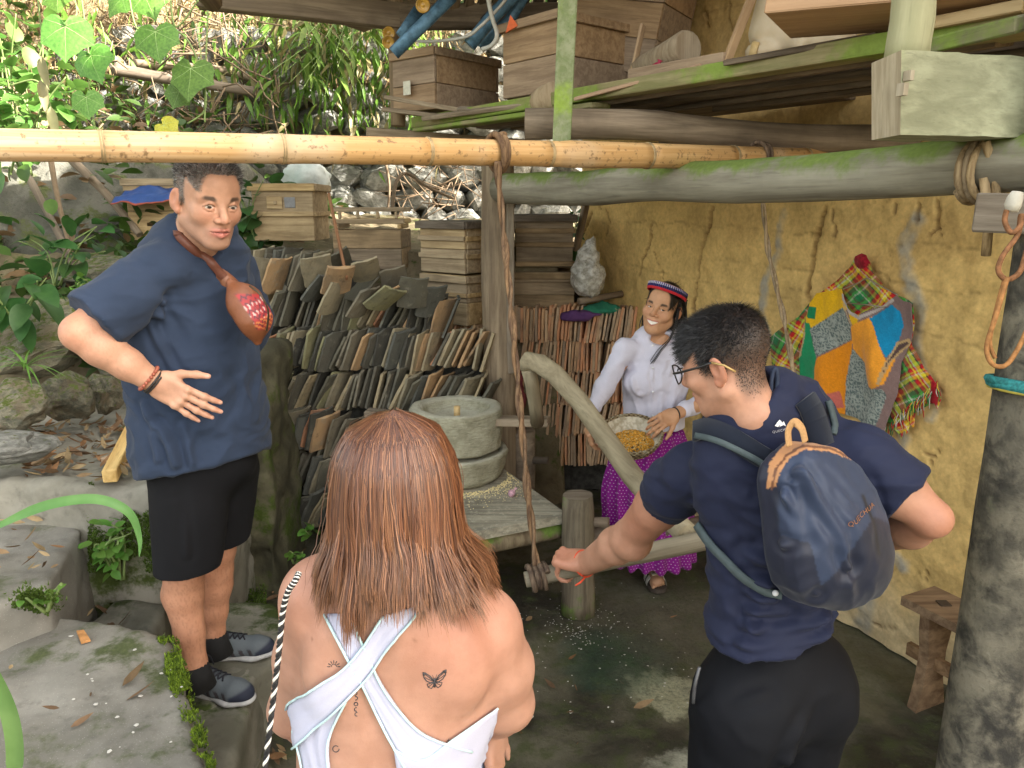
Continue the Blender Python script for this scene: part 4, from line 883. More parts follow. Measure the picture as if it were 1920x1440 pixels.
# ================================================================ MILL, TABLE, CRANK
m_mill = None
def _mill():
    q = NT('chiselled_millstone'); v = q.obj(); n = q.noise(v, 9, 6, .65); w1 = q.noise(q.mapv(v, (22, 22, 150), (.0, .9, .5)), 1.0, 4, .6, .6); n2 = q.noise(v, 70, 4, .7)
    c = q.mix(q.mr(n, .35, .65), (.29, .275, .19), (.44, .42, .31)); c = q.mix(q.ma('MULTIPLY', q.mr(w1, .5, .68), .4), c, (.15, .14, .09)); c = q.mix(q.ma('MULTIPLY', q.mr(n2, .58, .7), .5), c, (.52, .50, .40))
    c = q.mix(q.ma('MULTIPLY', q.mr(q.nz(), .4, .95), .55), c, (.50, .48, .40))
    return q.done(c, .95, q.bump(q.ma('ADD', w1, q.ma('MULTIPLY', n2, .5)), .9, .012), .15)
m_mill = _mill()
m_flour = None
def _tabletop():
    q = NT('floury_table_boards'); v = q.obj(); g = q.noise(q.mapv(v, (2, 26, 26)), 1.5, 6, .6); n = q.noise(v, 3.2, 7, .65); n2 = q.noise(v, 40, 5, .7)
    c = q.mix(q.mr(g, .35, .65), (.24, .22, .17), (.40, .365, .28)); c = q.mix(q.ma('MULTIPLY', q.mr(n, .45, .68), .5), c, (.09, .085, .07)); c = q.mix(q.ma('MULTIPLY', q.mr(n2, .5, .68), .75), c, (.46, .43, .34))
    d = q.n('ShaderNodeVectorMath', {0: v, 1: (-.30+.0, 3.88, 0)}, operation='DISTANCE', out=1); d = q.ma('ADD', d, q.ma('MULTIPLY', n, .5)); d = q.ma('ADD', d, q.ma('MULTIPLY', n2, .12))
    c = q.mix(q.ma('MULTIPLY', q.mr(d, .84, .56), .85), c, (.62, .50, .24))
    return q.done(c, .95, q.bump(n2, .5, .006), .15)
m_flour = _tabletop()
MC = Vector((-.295, 3.92, .49))
T0 = atz(1064, 964, .49); T1 = atz(872, 1001, .49); T2 = atz(946, 856, .49); td = (T1-T0).normalized(); ts = (T2-T0); ts = (ts-td*ts.dot(td)).normalized()
tb = thing('mill_table', 'low flour dusted plank table carrying the millstone', 'table', (MC.x, MC.y, 0))
b = MB(); A = T0; W_, D_ = .92, .96
for i in range(3):
    e0, e1 = D_/3*i+(.0015 if i else 0), D_/3*(i+1)-.0015
    b = MB(); b.prism([A+ts*e0, A+td*W_+ts*e0, A+td*W_+ts*e1, A+ts*e1], (0, 0, -.045)); o = b.build('table_board', m_flour, tb)
    o.data.transform(Matrix.Translation(Vector((MC.x, MC.y, 0)))); o.location = -Vector((MC.x, MC.y, 0))
orient_tube('rail_log', wob(A+ts*.06-td*.02+Vector((0, 0, -.095)), A+ts*.06+td*W_+Vector((0, 0, -.095)), 10, .004, 2), .048, m_post_moss, parent=tb, endmat=m_cutend, n=16, jit=.02)
orient_tube('rail_log', wob(A+ts*(D_-.06)+Vector((0, 0, -.095)), A+ts*(D_-.06)+td*W_+Vector((0, 0, -.095)), 10, .004, 3), .045, m_log, parent=tb, n=12)
for (a, e) in ((.08, .8), (D_-.1, .12), (D_-.1, .8)):
    p = A+ts*a+td*e; b = MB(); b.tube([(p.x, p.y, -.02), (p.x, p.y, .36)], .06, 12, 0, True, .03); b.build('table_leg', m_log, tb)
mill = thing('millstone', 'round grey stone hand mill with chiselled sides and a hollow top', 'mill', MC)
def ms(nm, prof, seed):
    b = MB(); b.lathe(MC, prof, 72, 0, None, True); P = np.array([tuple(v) for v in b.V]); ca = P-np.array(MC); ra = np.linalg.norm(ca[:, :2], axis=1, keepdims=True); dirn = np.concatenate([ca[:, :2]/np.maximum(ra, 1e-4), 0*ra], 1)
    P = P+dirn*(fnoise(P*14+seed, 4)*.006)[:, None]*np.minimum(1, ra/.05)+np.array([[0, 0, 1]])*(fnoise(P*11+seed+5, 3)*.004)[:, None]; b.V = [Vector(p) for p in P]; return b.build(nm, m_mill, mill)
def prof(pts, n=6):
    out = []
    for (r0, h0), (r1, h1) in zip(pts[:-1], pts[1:]):
        k = max(1, int(math.hypot(r1-r0, h1-h0)/.012))
        for i in range(k): out.append((r0+(r1-r0)*i/k, h0+(h1-h0)*i/k))
    return out+[pts[-1]]
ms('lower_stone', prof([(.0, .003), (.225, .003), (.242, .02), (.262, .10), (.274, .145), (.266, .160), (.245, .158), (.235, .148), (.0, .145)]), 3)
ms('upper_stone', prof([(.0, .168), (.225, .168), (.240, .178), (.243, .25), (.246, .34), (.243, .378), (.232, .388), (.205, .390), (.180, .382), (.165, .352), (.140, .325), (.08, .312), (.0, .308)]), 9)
b = MB(); b.lathe(MC+Vector((.005, -.01, .300)), [(0, 0), (.017, 0), (.017, .085), (.014, .088), (0, .088)], 14); b.build('wooden_peg', m_newwood, mill)
hx0 = at(925, 788, 3.80); orient_box('handle_board', at(905, 789, 3.86), at(1030, 790, 3.78), .085, .042, m_wood_grey, 0, parent=mill, bev=.006)
orient_box('handle_board', at(686, 774, 3.98), at(790, 782, 3.95), .085, .038, m_wood_grey, 0, parent=mill, bev=.006)
# flour ring that has spilled on the boards
def flour():
    b = MB(); rr = RNG
    for i in range(2600):
        a = rr.uniform(0, 6.283); r = .27+abs(rr.normal())*.085; p = MC+Vector((math.cos(a)*r, math.sin(a)*r, .0)); rel = p-A
        if not (0.01 < rel.dot(ts) < D_-.01 and .01 < rel.dot(td) < W_-.01): continue
        s = rr.uniform(.0015, .0045)*(1.6 if r < .31 else 1); b.add([p+Vector((s, 0, 0)), p+Vector((-s*.5, s*.8, 0)), p+Vector((-s*.5, -s*.8, 0)), p+Vector((0, 0, s*1.1))], [(0, 1, 3), (1, 2, 3), (2, 0, 3)])
    b.build('corn_flour', M_plain('corn_flour', (.68, .57, .30), .95), kind='stuff')
flour()
b = MB(); c = atz(955, 931, .492); b.lathe(c, [(0, 0), (.014, .004), (.020, .02), (.013, .034), (.003, .042), (.008, .055), (0, .057)], 9, 0, (.5, .2, .6), jit=.2); b.build('garlic_bulb', M_plain('purple_white_skin', (.52, .30, .36), .6, var=.4, nsc=60), label='tiny purple white bulb lying on the mill table', cat='vegetable')
# posts beside the table
p = Vector((.315, 3.345, 0)); b = MB(); b.tube(wob(p, p+Vector((-.005, .02, .60)), 10, .006, 21), [.082, .080, .080, .079, .078, .078, .077, .077, .076, .070], 20, 0, True, .025)
b.M[-1] = 1; st = thing('stump_post', 'stout short post with green algae at its foot, front right of the mill table', 'post', p)
b.build('post_body', [m_post_moss2 if False else m_post_moss, m_cutend3 if False else m_wood_grey], st); orient_tube('peg', [p+Vector((.03, .02, .46)), p+Vector((.135, -.01, .47))], .025, m_log, parent=st, n=10)
p2 = at(980, 860, 4.34); b = MB(); b.tube(wob((p2.x, p2.y, 0), (p2.x, p2.y, .62), 6, .004, 22), .073, 16, 0, True, .02); st2 = thing('stump_post', 'short dark post behind the mill table beside the red tiles', 'post', (p2.x, p2.y, 0)); b.build('post_body', m_log, st2); orient_tube('peg', [(p2.x+.03, p2.y-.02, .44), (p2.x+.15, p2.y-.05, .45)], .022, m_log, parent=st2, n=10)
orient_tube('ground_rail', [(.36, 3.40, .36), (1.05, 3.62, .34)], .05, m_log, 'dark log rail running from the stump post behind the purple skirt', 'log', n=12)
# crank: connecting branch + handle bar
crank = thing('mill_crank', 'bent wooden crank linking the hanging handle bar to the millstone', 'crank', at(1100, 800, 2.9))
H0, H1 = at(984, 1087, 2.08), at(1322, 1012, 2.18)
orient_tube('handle_bar', wob(H0, H1+(H1-H0)*.28, 14, .003, 6), [.023, .0255, .026, .026, .0265, .027, .028, .029, .03, .030, .030, .030, .030, .03], m_rod, parent=crank, endmat=m_cutend, n=16, jit=.02)
b = MB(); rodp = [at(982, 690, 3.52), at(992, 676, 3.50), at(1012, 682, 3.46), at(1042, 703, 3.40), at(1086, 752, 3.25), at(1139, 826, 3.0), at(1186, 893, 2.72), at(1240, 955, 2.45), at(1292, 1006, 2.20)]
orient_tube('connecting_branch', rodp, [.034, .044, .046, .045, .043, .042, .041, .040, .037], m_rod, parent=crank, n=18, jit=.02)
orient_tube('crank_fork', [at(990, 690, 3.5), at(998, 720, 3.56), at(1004, 760, 3.66), at(1008, 792, 3.76)], [.034, .034, .033, .036], m_rod, parent=crank, n=14, jit=.03)
# ropes
def rope(name, pts, r, mat, label, tw=26):
    """two twisted strands that follow pts"""
    P = [Vector(p) for p in pts]; t = thing(name, label, 'rope', P[0]); L = [0]
    for a, e in zip(P[:-1], P[1:]): L.append(L[-1]+(e-a).length)
    n = max(20, int(L[-1]/.012)); Q = []
    for i in range(n+1):
        s = L[-1]*i/n; k = max(j for j in range(len(L)) if L[j] <= s+1e-9); k = min(k, len(P)-2); f = (s-L[k])/max(1e-9, L[k+1]-L[k]); q = P[k].lerp(P[k+1], f); Q.append(q)
    Q = [sum((Q[max(0, min(n, i+d))] for d in (-2, -1, 0, 1, 2)), Vector())/5 for i in range(n+1)]
    for s in (0, math.pi):
        pp = []
        for i, q in enumerate(Q):
            tg = (Q[min(n, i+1)]-Q[max(0, i-1)]).normalized(); a = tg.orthogonal().normalized() if abs(tg.z) > .9 else tg.cross(Vector((0, 0, 1))).normalized(); bb = tg.cross(a); an = s+tw*L[-1]*i/n
            w = r*.55*(1+.25*math.sin(i*.23+s)); pp.append(q+a*math.cos(an)*w+bb*math.sin(an)*w)
        b = MB(); b.tube(pp, [r*.62*(1+.2*math.sin(i*.31+s*2)) for i in range(len(pp))], 7, 0, True, .08); b.build('strand', mat, t)
    return t
def wraps(t, axis_p, axis_d, rad, turns, pitch, r, mat, name='knot', ph=0.0):
    d = Vector(axis_d).normalized(); a = d.orthogonal().normalized(); c = d.cross(a); P = []
    n = int(turns*22)
    for i in range(n+1): an = ph+6.283*i/22; P.append(Vector(axis_p)+d*(pitch*i/22)+(a*math.cos(an)+c*math.sin(an))*(rad+.003*math.sin(i*.7)))
    b = MB(); b.tube(P, r, 7, 0, True, .1); return b.build(name, mat, t)
bt = bam(bam_t(934)); bt2 = bam(bam_t(1424)); hd = (H1-H0).normalized(); bd = (bp1-bp0).normalized()
hk = H0+hd*.035
r1 = rope('hanging_rope', [bt+Vector((0, -.048, -.02)), bt+Vector((.0, -.035, -.07)), at(945, 450, 2.42), at(962, 620, 2.32), at(975, 760, 2.24), at(990, 930, 2.14), hk+Vector((0, 0, .03))], .0105, m_rope, 'dark twisted vine rope from the bamboo pole to the left end of the handle bar')
wraps(r1, bt-bd*.014, bd, .054, 2.2, .014, .010, m_rope); wraps(r1, hk-hd*.02, hd, .034, 3.3, .016, .0085, m_rope)
H2 = H0+(H1-H0)*1.22
r2 = rope('hanging_rope', [bt2+Vector((0, -.050, -.02)), bt2+Vector((-.005, -.04, -.07)), at(1440, 470, 2.95), at(1470, 600, 2.80), at(1496, 740, 2.62), at(1520, 900, 2.4), H2+Vector((0, 0, .03))], .0095, m_jute, 'pale frayed rope hanging from the bamboo pole in front of the plaid shawl', 22)
wraps(r2, bt2-bd*.01, bd, .052, 1.6, .012, .0085, m_rope); wraps(r2, H2-hd*.02, hd, .036, 2.3, .014, .008, m_jute)
# ties at the right end of the round beam, iron hook, teal rope round the post
q0 = Vector((1.12, 1.74, 1.95)); tie = thing('rope_tie', 'knotted grey rope lashing the round beam to the blackened post', 'rope', q0)
dB = (p1-p0).normalized() if False else (Vector((1.20, 1.80, 1.985))-at(946, 350, 4.14)).normalized()
cb = Vector((1.20, 1.80, 1.985))-dB*.16
for k in range(3): wraps(tie, cb+dB*(.018*k), dB, .073, 1.15, .01, .009, m_jute, 'lashing', k*1.3)
b = MB(); b.tube([cb+Vector((-.02, -.08, -.02)), cb+Vector((.0, -.09, -.12)), cb+Vector((.01, -.08, -.2))], .011, 8); b.tube([cb+Vector((-.03, -.085, .06)), cb+Vector((.0, -.095, -.02)), cb+Vector((.02, -.085, -.14))], .010, 8); b.build('hanging_end', m_jute, tie)
b = MB(); b.lathe(at(1902, 378, 1.66), [(0, -.022), (.012, -.02), (.017, -.008), (.015, .008), (.011, .02), (0, .022)], 12, 0, (.2, .1, 1), jit=.12); b.build('cloth_binding', M_plain('dirty_white_cloth', (.52, .48, .40), .9, bump=.5), tie)
hook = thing('iron_hook', 'rusty iron hook and ring hanging below the rope tie', 'hook', at(1895, 430, 1.66))
def curve(pts, n=40):
    P = [Vector(p) for p in pts]; out = []
    for i in range(len(P)-1):
        a, b_, c_, d_ = P[max(0, i-1)], P[i], P[i+1], P[min(len(P)-1, i+2)]
        for k in range(n//(len(P)-1)+1):
            t = k/(n//(len(P)-1)+1); out.append(.5*((2*b_)+(c_-a)*t+(2*a-5*b_+4*c_-d_)*t*t+(3*b_-a-3*c_+d_)*t**3))
    return out+[P[-1]]
b = MB(); b.tube(curve([at(1888, 393, 1.66), at(1884, 415, 1.66), at(1896, 436, 1.65), at(1912, 425, 1.65), at(1915, 402, 1.66)], 24), .0055, 8); b.tube(curve([at(1914, 405, 1.66), at(1908, 440, 1.65), at(1880, 480, 1.64), at(1872, 508, 1.64), at(1888, 524, 1.64), at(1912, 510, 1.65), at(1925, 470, 1.67)], 40), .0058, 8); b.build('hook_rod', m_iron, hook)
b = MB(); b.tube(curve([at(1889, 520, 1.635), at(1868, 590, 1.62), at(1850, 650, 1.62), at(1860, 682, 1.61), at(1885, 685, 1.61), at(1908, 655, 1.63), at(1925, 620, 1.65)], 40), .0052, 8); b.tube(curve([at(1884, 522, 1.64), at(1868, 580, 1.63), at(1856, 640, 1.63), at(1866, 672, 1.62)], 24), .0045, 8); b.build('long_ring', M_plain('orange_rust', (.36, .17, .06), .85, .2, bump=.5, nsc=60, var=.3), hook)
tr = thing('teal_rope', 'teal and yellow braided rope tied round the blackened post', 'rope', Vector((1.24, 1.75, 1.47)))
wraps(tr, Vector((1.243, 1.752, 1.478)), (.12, .05, 1), .110, 1.9, .009, .010, M_plain('teal_rope', (.03, .22, .22), .7, bump=.8, nsc=90, var=.4), 'turn'); wraps(tr, Vector((1.243, 1.752, 1.470)), (.12, .05, 1), .111, 1.1, .01, .006, M_plain('yellow_cord', (.50, .42, .08), .7), 'turn')
# wood blocks under / over the beam
orient_box('wood_block', at(1828, 398, 1.80), at(1960, 402, 1.72), .05, .085, m_wood_grey, 0, 'grey board with rusty bolt stains under the right end of the round beam', 'block')
orient_box('wood_block', at(1236, 272, 3.5), at(1320, 272, 3.45), .08, .17, m_wood_grey, 0, 'square grey block behind the bamboo pole over the round beam', 'block')
orient_box('brace_board', at(957, 330, 4.20), at(957, 700, 4.24), .04, .03, m_wood_grey, 0, 'narrow board nailed to the right side of the middle post', 'board')
orient_box('brace_board', at(1098, 385, 5.1), at(1080, 470, 5.15), .05, .03, m_log, 0, 'short dark brace at the far end of the earth wall', 'board')

# bench by the wall
bn = thing('bench', 'small dark wooden bench half hidden behind the blackened post', 'bench', Vector((1.86, 2.55, 0)))
q0, q1 = atz(1688, 1122, .45), atz(1738, 1099, .45); nb = (q1-q0).normalized(); al = Vector((-nb.y, nb.x, 0)); al = -al if al.x < 0 else al
al = (-WD); nb = WN*-1; q0 = atz(1690, 1118, .45); L_, W2 = .62, .19
b = MB(); b.prism([q0, q0+al*L_, q0+al*L_+nb*W2, q0+nb*W2], (0, 0, -.035)); b.build('seat', m_bench, bn)
b = MB(); sq = q0+al*.11+nb*.09; b.prism([sq+Vector((-.02, -.02, .002)), sq+Vector((.02, -.02, .002)), sq+Vector((.02, .02, .002)), sq+Vector((-.02, .02, .002))], (0, 0, .004)); b.build('tenon', M_plain('dark_tenon', (.06, .04, .025), .9), bn)
def bleg(o):
    prof_ = [(-.075, .414), (.075, .414), (.07, .34), (.050, .24), (.055, .12), (.085, .0), (-.085, .0), (-.06, .12), (-.05, .24), (-.07, .34)]
    c = q0+al*o+nb*W2/2; b = MB(); b.prism([Vector((c.x, c.y, 0))+nb*a+Vector((0, 0, z)) for a, z in prof_], al*.04); b.build('leg', m_bench, bn)
bleg(.07); bleg(.50); b = MB(); c = q0+nb*W2/2; b.box(Vector((c.x, c.y, .20))+al*.3, (.62, .025, .05), math.atan2(al.y, al.x)); b.build('stretcher', m_bench, bn)
blob('white_sack', Vector((1.40, 1.62, .32)), (.16, .12, .34), M_plain('white_sack_cloth', (.62, .60, .56), .9, bump=.4, nsc=14), 'pale sack standing behind the blackened post at the right edge', 'sack', .014, .02, 7)

# loft clutter: jug, blue frame, cables, reflectors
def jug():
    a, e = at(1440, 52, 3.12), at(1545, 66, 3.05); S = SDF((.7, 2.6, 2.25), (1.9, 3.5, 3.1), .011); ax = (e-a).normalized()
    q = ax.to_track_quat('X', 'Z').to_matrix(); c = (a+e)/2; S.box(c+Vector((.03, 0, .02)), (.19, .10, .115), q, .07, .01)
    sp = at(1412, 98, 3.05); S.cone(sp, at(1450, 92, 3.06), .030, .034, .015); S.cone(at(1500, 88, 3.0), at(1530, 30, 3.0), .02, .02, .02)
    V, Q = S.mesh(); o = V.mean(0); t = thing('plastic_jug', 'dusty translucent beige plastic jug lying on the loft', 'jug', o); q_ = NT('dusty_hdpe'); n = q_.noise(q_.obj(), 6, 5); m = q_.done(q_.mix(q_.mr(n, .3, .7), (.42, .33, .21), (.56, .46, .32)), .45, q_.bump(n, .2, .01), .4, sss=.3, sssr=(.05, .035, .02))
    link_mesh('jug_body', np_mesh('jug_body', V-o, Q), m, t); b = MB(); b.lathe(sp-ax*.006, [(.02, -.004), (.037, -.004), (.037, .02), (.033, .024), (.033, .0), (.02, .0)], 20, 0, ax); b.build('spout_ring', M_plain('ochre_plastic', (.48, .34, .15), .5), t)
jug()
bf = thing('blue_frame', 'blue painted steel frame with round amber reflectors on the loft', 'frame', at(800, 80, 4.35)); m_blue = M_plain('chipped_blue_paint', (.10, .20, .30), .5, .2, bump=.2, nsc=30, var=.35)
orient_tube('frame_tube', [at(738, 100, 4.15), at(848, -8, 4.15)], .033, m_blue, parent=bf, n=12); orient_tube('frame_tube', [at(752, 70, 4.35), at(785, 20, 4.4)], .035, m_blue, parent=bf, n=10, flat=(.4, (0, 1, 0)))
orient_tube('frame_tube', [at(880, 85, 4.2), at(925, 30, 4.2), at(975, -20, 4.2)], .036, m_blue, parent=bf, n=12); orient_tube('frame_tube', [at(900, 88, 4.3), at(955, 38, 4.3), at(990, -20, 4.3)], .03, m_blue, parent=bf, n=12); orient_tube('frame_tube', [at(905, 40, 4.25), at(950, -6, 4.25)], .02, M_plain('black_rubber', (.02, .02, .02), .6), parent=bf, n=10)
b = MB(); b.tube(curve([at(912, -20, 4.05), at(922, 30, 4.05), at(932, 65, 4.05), at(922, 85, 4.05), at(905, 92, 4.1)], 30), .011, 8); b.tube(curve([at(955, -10, 4.1), at(935, 15, 4.1), at(900, 50, 4.1), at(870, 70, 4.15), at(800, 78, 4.3), at(762, 72, 4.4)], 40), .008, 8); b.build('white_cable', M_plain('grey_white_plastic', (.50, .48, .43), .5), bf)
amb = M_plain('amber_reflector', (.55, .30, .04), .25, spec=.6, nsc=20, var=.25)
for (u, v) in ((793, 10), (729, 62), (728, 79)):
    b = MB(); c = at(u, v, 4.12 if u > 760 else 4.5); d = (C0-c).normalized(); r = .036 if u > 760 else .034; b.lathe(c, [(0, -.02), (r, -.02), (r, .002), (r*.86, .010), (r*.8, .004), (r*.55, .010), (r*.5, .005), (r*.2, .010), (0, .011)], 20, 0, d); b.build('reflector', amb, bf)
b = MB(); b.prism([at(948, 61, 4.0), at(957, 28, 4.0), at(971, 48, 4.0)], (0, .02, 0)); b.build('orange_flag', M_plain('orange_plastic', (.75, .13, .02), .5), label='small orange plastic triangle above the largest loft box', cat='flag')

# ================================================================ HANGING CLOTHES
def inpoly(x, y, P):
    r = np.zeros(x.shape, bool); j = len(P)-1
    for i in range(len(P)):
        xi, yi = P[i]; xj, yj = P[j]; c = ((yi > y) != (yj > y)) & (x < (xj-xi)*(y-yi)/((yj-yi) if yj != yi else 1e-9)+xi); r ^= c; j = i
    return r
CP = lambda L: [(1400+a/4.8, 460+b/4.8) for a, b in L]
def wall_cloth(name, outline, colfn, off, dispfn, step, label, cat, mat):
    """cloth hanging on the earth wall; outline in photo px is laid on the wall plane and keeps that real size"""
    W3 = [atwall(u, v, off) for u, v in outline]; S2 = [((p-WP).dot(WD), p.z) for p in W3]; s = np.arange(min(a for a, _ in S2)-.01, max(a for a, _ in S2)+.01, step); z = np.arange(min(b for _, b in S2)-.01, max(b for _, b in S2)+.01, step)
    Sg, Zg = np.meshgrid(s, z, indexing='ij'); P = np.array(WP)[None, None]+Sg[..., None]*np.array(WD)+np.array(WN)*off; P[..., 2] = Zg
    dx = P[..., 0]; fw = P[..., 1]*CT-(P[..., 2]-CAMZ)*ST; up = P[..., 1]*ST+(P[..., 2]-CAMZ)*CT; U = 960+FPX*dx/fw; Vv = 720-FPX*up/fw
    ins = inpoly(U, Vv, outline); cellin = ins[:-1, :-1] & ins[1:, :-1] & ins[1:, 1:] & ins[:-1, 1:]; cellin = ins[:-1, :-1] | ins[1:, :-1] | ins[1:, 1:] | ins[:-1, 1:]
    # pull border vertices onto the outline so that the edge is clean
    cu, cv = U.copy(), Vv.copy(); ol = np.array(outline+[outline[0]], float); out = ~ins
    bu = np.zeros(U.shape); bv = np.zeros(U.shape); bd_ = np.full(U.shape, 1e9)
    for (a, b), (c, d) in zip(ol[:-1], ol[1:]):
        ex, ey = c-a, d-b; h = np.clip(((U-a)*ex+(Vv-b)*ey)/(ex*ex+ey*ey+1e-9), 0, 1); qx, qy = a+h*ex, b+h*ey; dd = (U-qx)**2+(Vv-qy)**2; m = dd < bd_; bd_ = np.where(m, dd, bd_); bu = np.where(m, qx, bu); bv = np.where(m, qy, bv)
    U2 = np.where(out, bu, U); V2 = np.where(out, bv, Vv)
    a_, b_ = (U2-960)/FPX, (720-V2)/FPX; D = np.stack([a_, CT+b_*ST, -ST+b_*CT], -1); tt = ((np.array(WP)+np.array(WN)*off-np.array(C0))@np.array(WN))/(D@np.array(WN)); P = np.array(C0)+D*tt[..., None]
    colr = colfn(U2, V2, Sg, Zg); P = P+np.array(WN)*dispfn(U2, V2, Sg, Zg)[..., None]
    n, m = U.shape; I = np.arange(n*m).reshape(n, m); Q = np.stack([I[:-1, :-1], I[:-1, 1:], I[1:, 1:], I[1:, :-1]], -1)[cellin]; used = np.unique(Q); rem = np.full(n*m, -1); rem[used] = np.arange(len(used))
    V = P.reshape(-1, 3)[used]; o = V.mean(0); me = np_mesh(name, V-o, rem[Q].astype(np.int32)); set_col(me, colr.reshape(-1, 3)[used]); ob = link_mesh(name, me, mat, None, o); md = ob.modifiers.new('solid', 'SOLIDIFY'); md.thickness = .004
    return tagit(ob, label, cat)
m_fab = M_attr('woven_fabric', .95, .1, .35, 260, .16, .2, .002)
def plaid(a, b):
    """a, b in metres along the two thread directions"""
    def band(t):
        t = np.mod(t, .165)/.165; c = np.zeros(t.shape+(3,)); c[...] = (.02, .20, .06)
        for lo, hi, q in ((0, .10, (.02, .17, .06)), (.10, .16, (.10, .06, .03)), (.16, .24, (.10, .42, .06)), (.24, .27, (.02, .03, .06)), (.27, .36, (.55, .02, .02)), (.36, .40, (.75, .70, .05)), (.40, .44, (.60, .05, .02)), (.44, .47, (.65, .62, .55)), (.47, .56, (.75, .62, .03)), (.56, .59, (.03, .02, .04)), (.59, .70, (.50, .015, .02)), (.70, .74, (.60, .30, .04)), (.74, .84, (.10, .06, .03)), (.84, .90, (.08, .36, .06)), (.90, .93, (.6, .58, .5)), (.93, 1, (.02, .20, .07))):
            m = (t >= lo) & (t < hi); c[m] = q
        return c
    return .52*band(a)+.48*band(b+.05)
PL = CP([(1060, 70), (1105, 85), (1140, 150), (1150, 240), (1215, 330), (1250, 385), (1345, 440), (1480, 520), (1500, 700), (1495, 880), (1545, 970), (1600, 1100), (1680, 1220), (1745, 1310), (1755, 1390), (1720, 1470), (1690, 1420), (1640, 1430), (1560, 1480), (1515, 1520), (1505, 1640), (1470, 1620), (1440, 1700), (1420, 1650), (1395, 1740), (1370, 1690), (1300, 1600), (800, 1500), (560, 1460), (440, 1400), (330, 1320), (230, 1180), (205, 900), (200, 830), (330, 740), (480, 640), (600, 470), (720, 390), (830, 300), (930, 190), (990, 100)])
def plaid_col(U, V, S, Z):
    k = 1/430.; x = (U-1400)*k*1.0; y = (V-460)*k; w = .012*fnoise(np.stack([U*.02, V*.02, 0*U], -1), 2); x, y = x+w, y+w
    left = U < 1520; th = np.where(left, R(32), np.where(V > 640, R(-28), R(48))); a = x*np.cos(th)+y*np.sin(th); b = -x*np.sin(th)+y*np.cos(th); c = plaid(a*1.0, b*1.0)
    d = np.sqrt((U-1622)**2+(V-487)**2); m = (d < 17)[..., None]; c = np.where(m, np.array([.28, .01, .02])*(1+.5*fnoise(np.stack([U*.3, V*.3, 0*U], -1), 2))[..., None], c)
    # red rolled hem and fringe along the slanting left edge and at the lower right tip
    e = (V-460)-(830-(U-1400)*4.8*.80)/4.8; m = ((e < 13) & (U < 1600) & (V < 640))[..., None]; st = np.mod(U*.8+V*.3, 14)[..., None]; c = np.where(m, np.where(st < 4, [.42, .02, .02], np.where(st < 7, [.62, .5, .08], np.where(st < 9, [.03, .03, .05], np.where(st < 12, [.04, .22, .08], [.55, .2, .04])))), c)
    m = (((U-1752)**2/90+(V-738)**2/900) < 1)[..., None]; c = np.where(m, [.40, .01, .02], c)
    return np.clip(c*(1+.12*fnoise(np.stack([U*.25, V*.25, 0*U], -1), 2))[..., None], .005, 1)
wall_cloth('plaid_shawl', PL, plaid_col, .05, lambda U, V, S, Z: .012*fnoise(np.stack([U*.03, V*.012, 0*U], -1), 3)+.02*np.exp(-((U-1622)**2+(V-490)**2)/500), .0045, 'plaid red, yellow and green shawl pinned to the earth wall behind the patchwork vest', 'shawl', m_fab)
VE = CP([(650, 430), (760, 410), (870, 390), (905, 480), (940, 560), (985, 600), (1045, 625), (1100, 590), (1240, 545), (1340, 470), (1365, 448), (1430, 500), (1500, 520), (1505, 700), (1490, 860), (1440, 960), (1395, 1060), (1385, 1200), (1370, 1330), (1300, 1560), (1250, 1740), (1225, 1800), (1150, 1640), (1000, 1560), (800, 1500), (610, 1420), (500, 1390), (465, 1340), (470, 1020), (520, 880), (548, 700), (590, 520)])
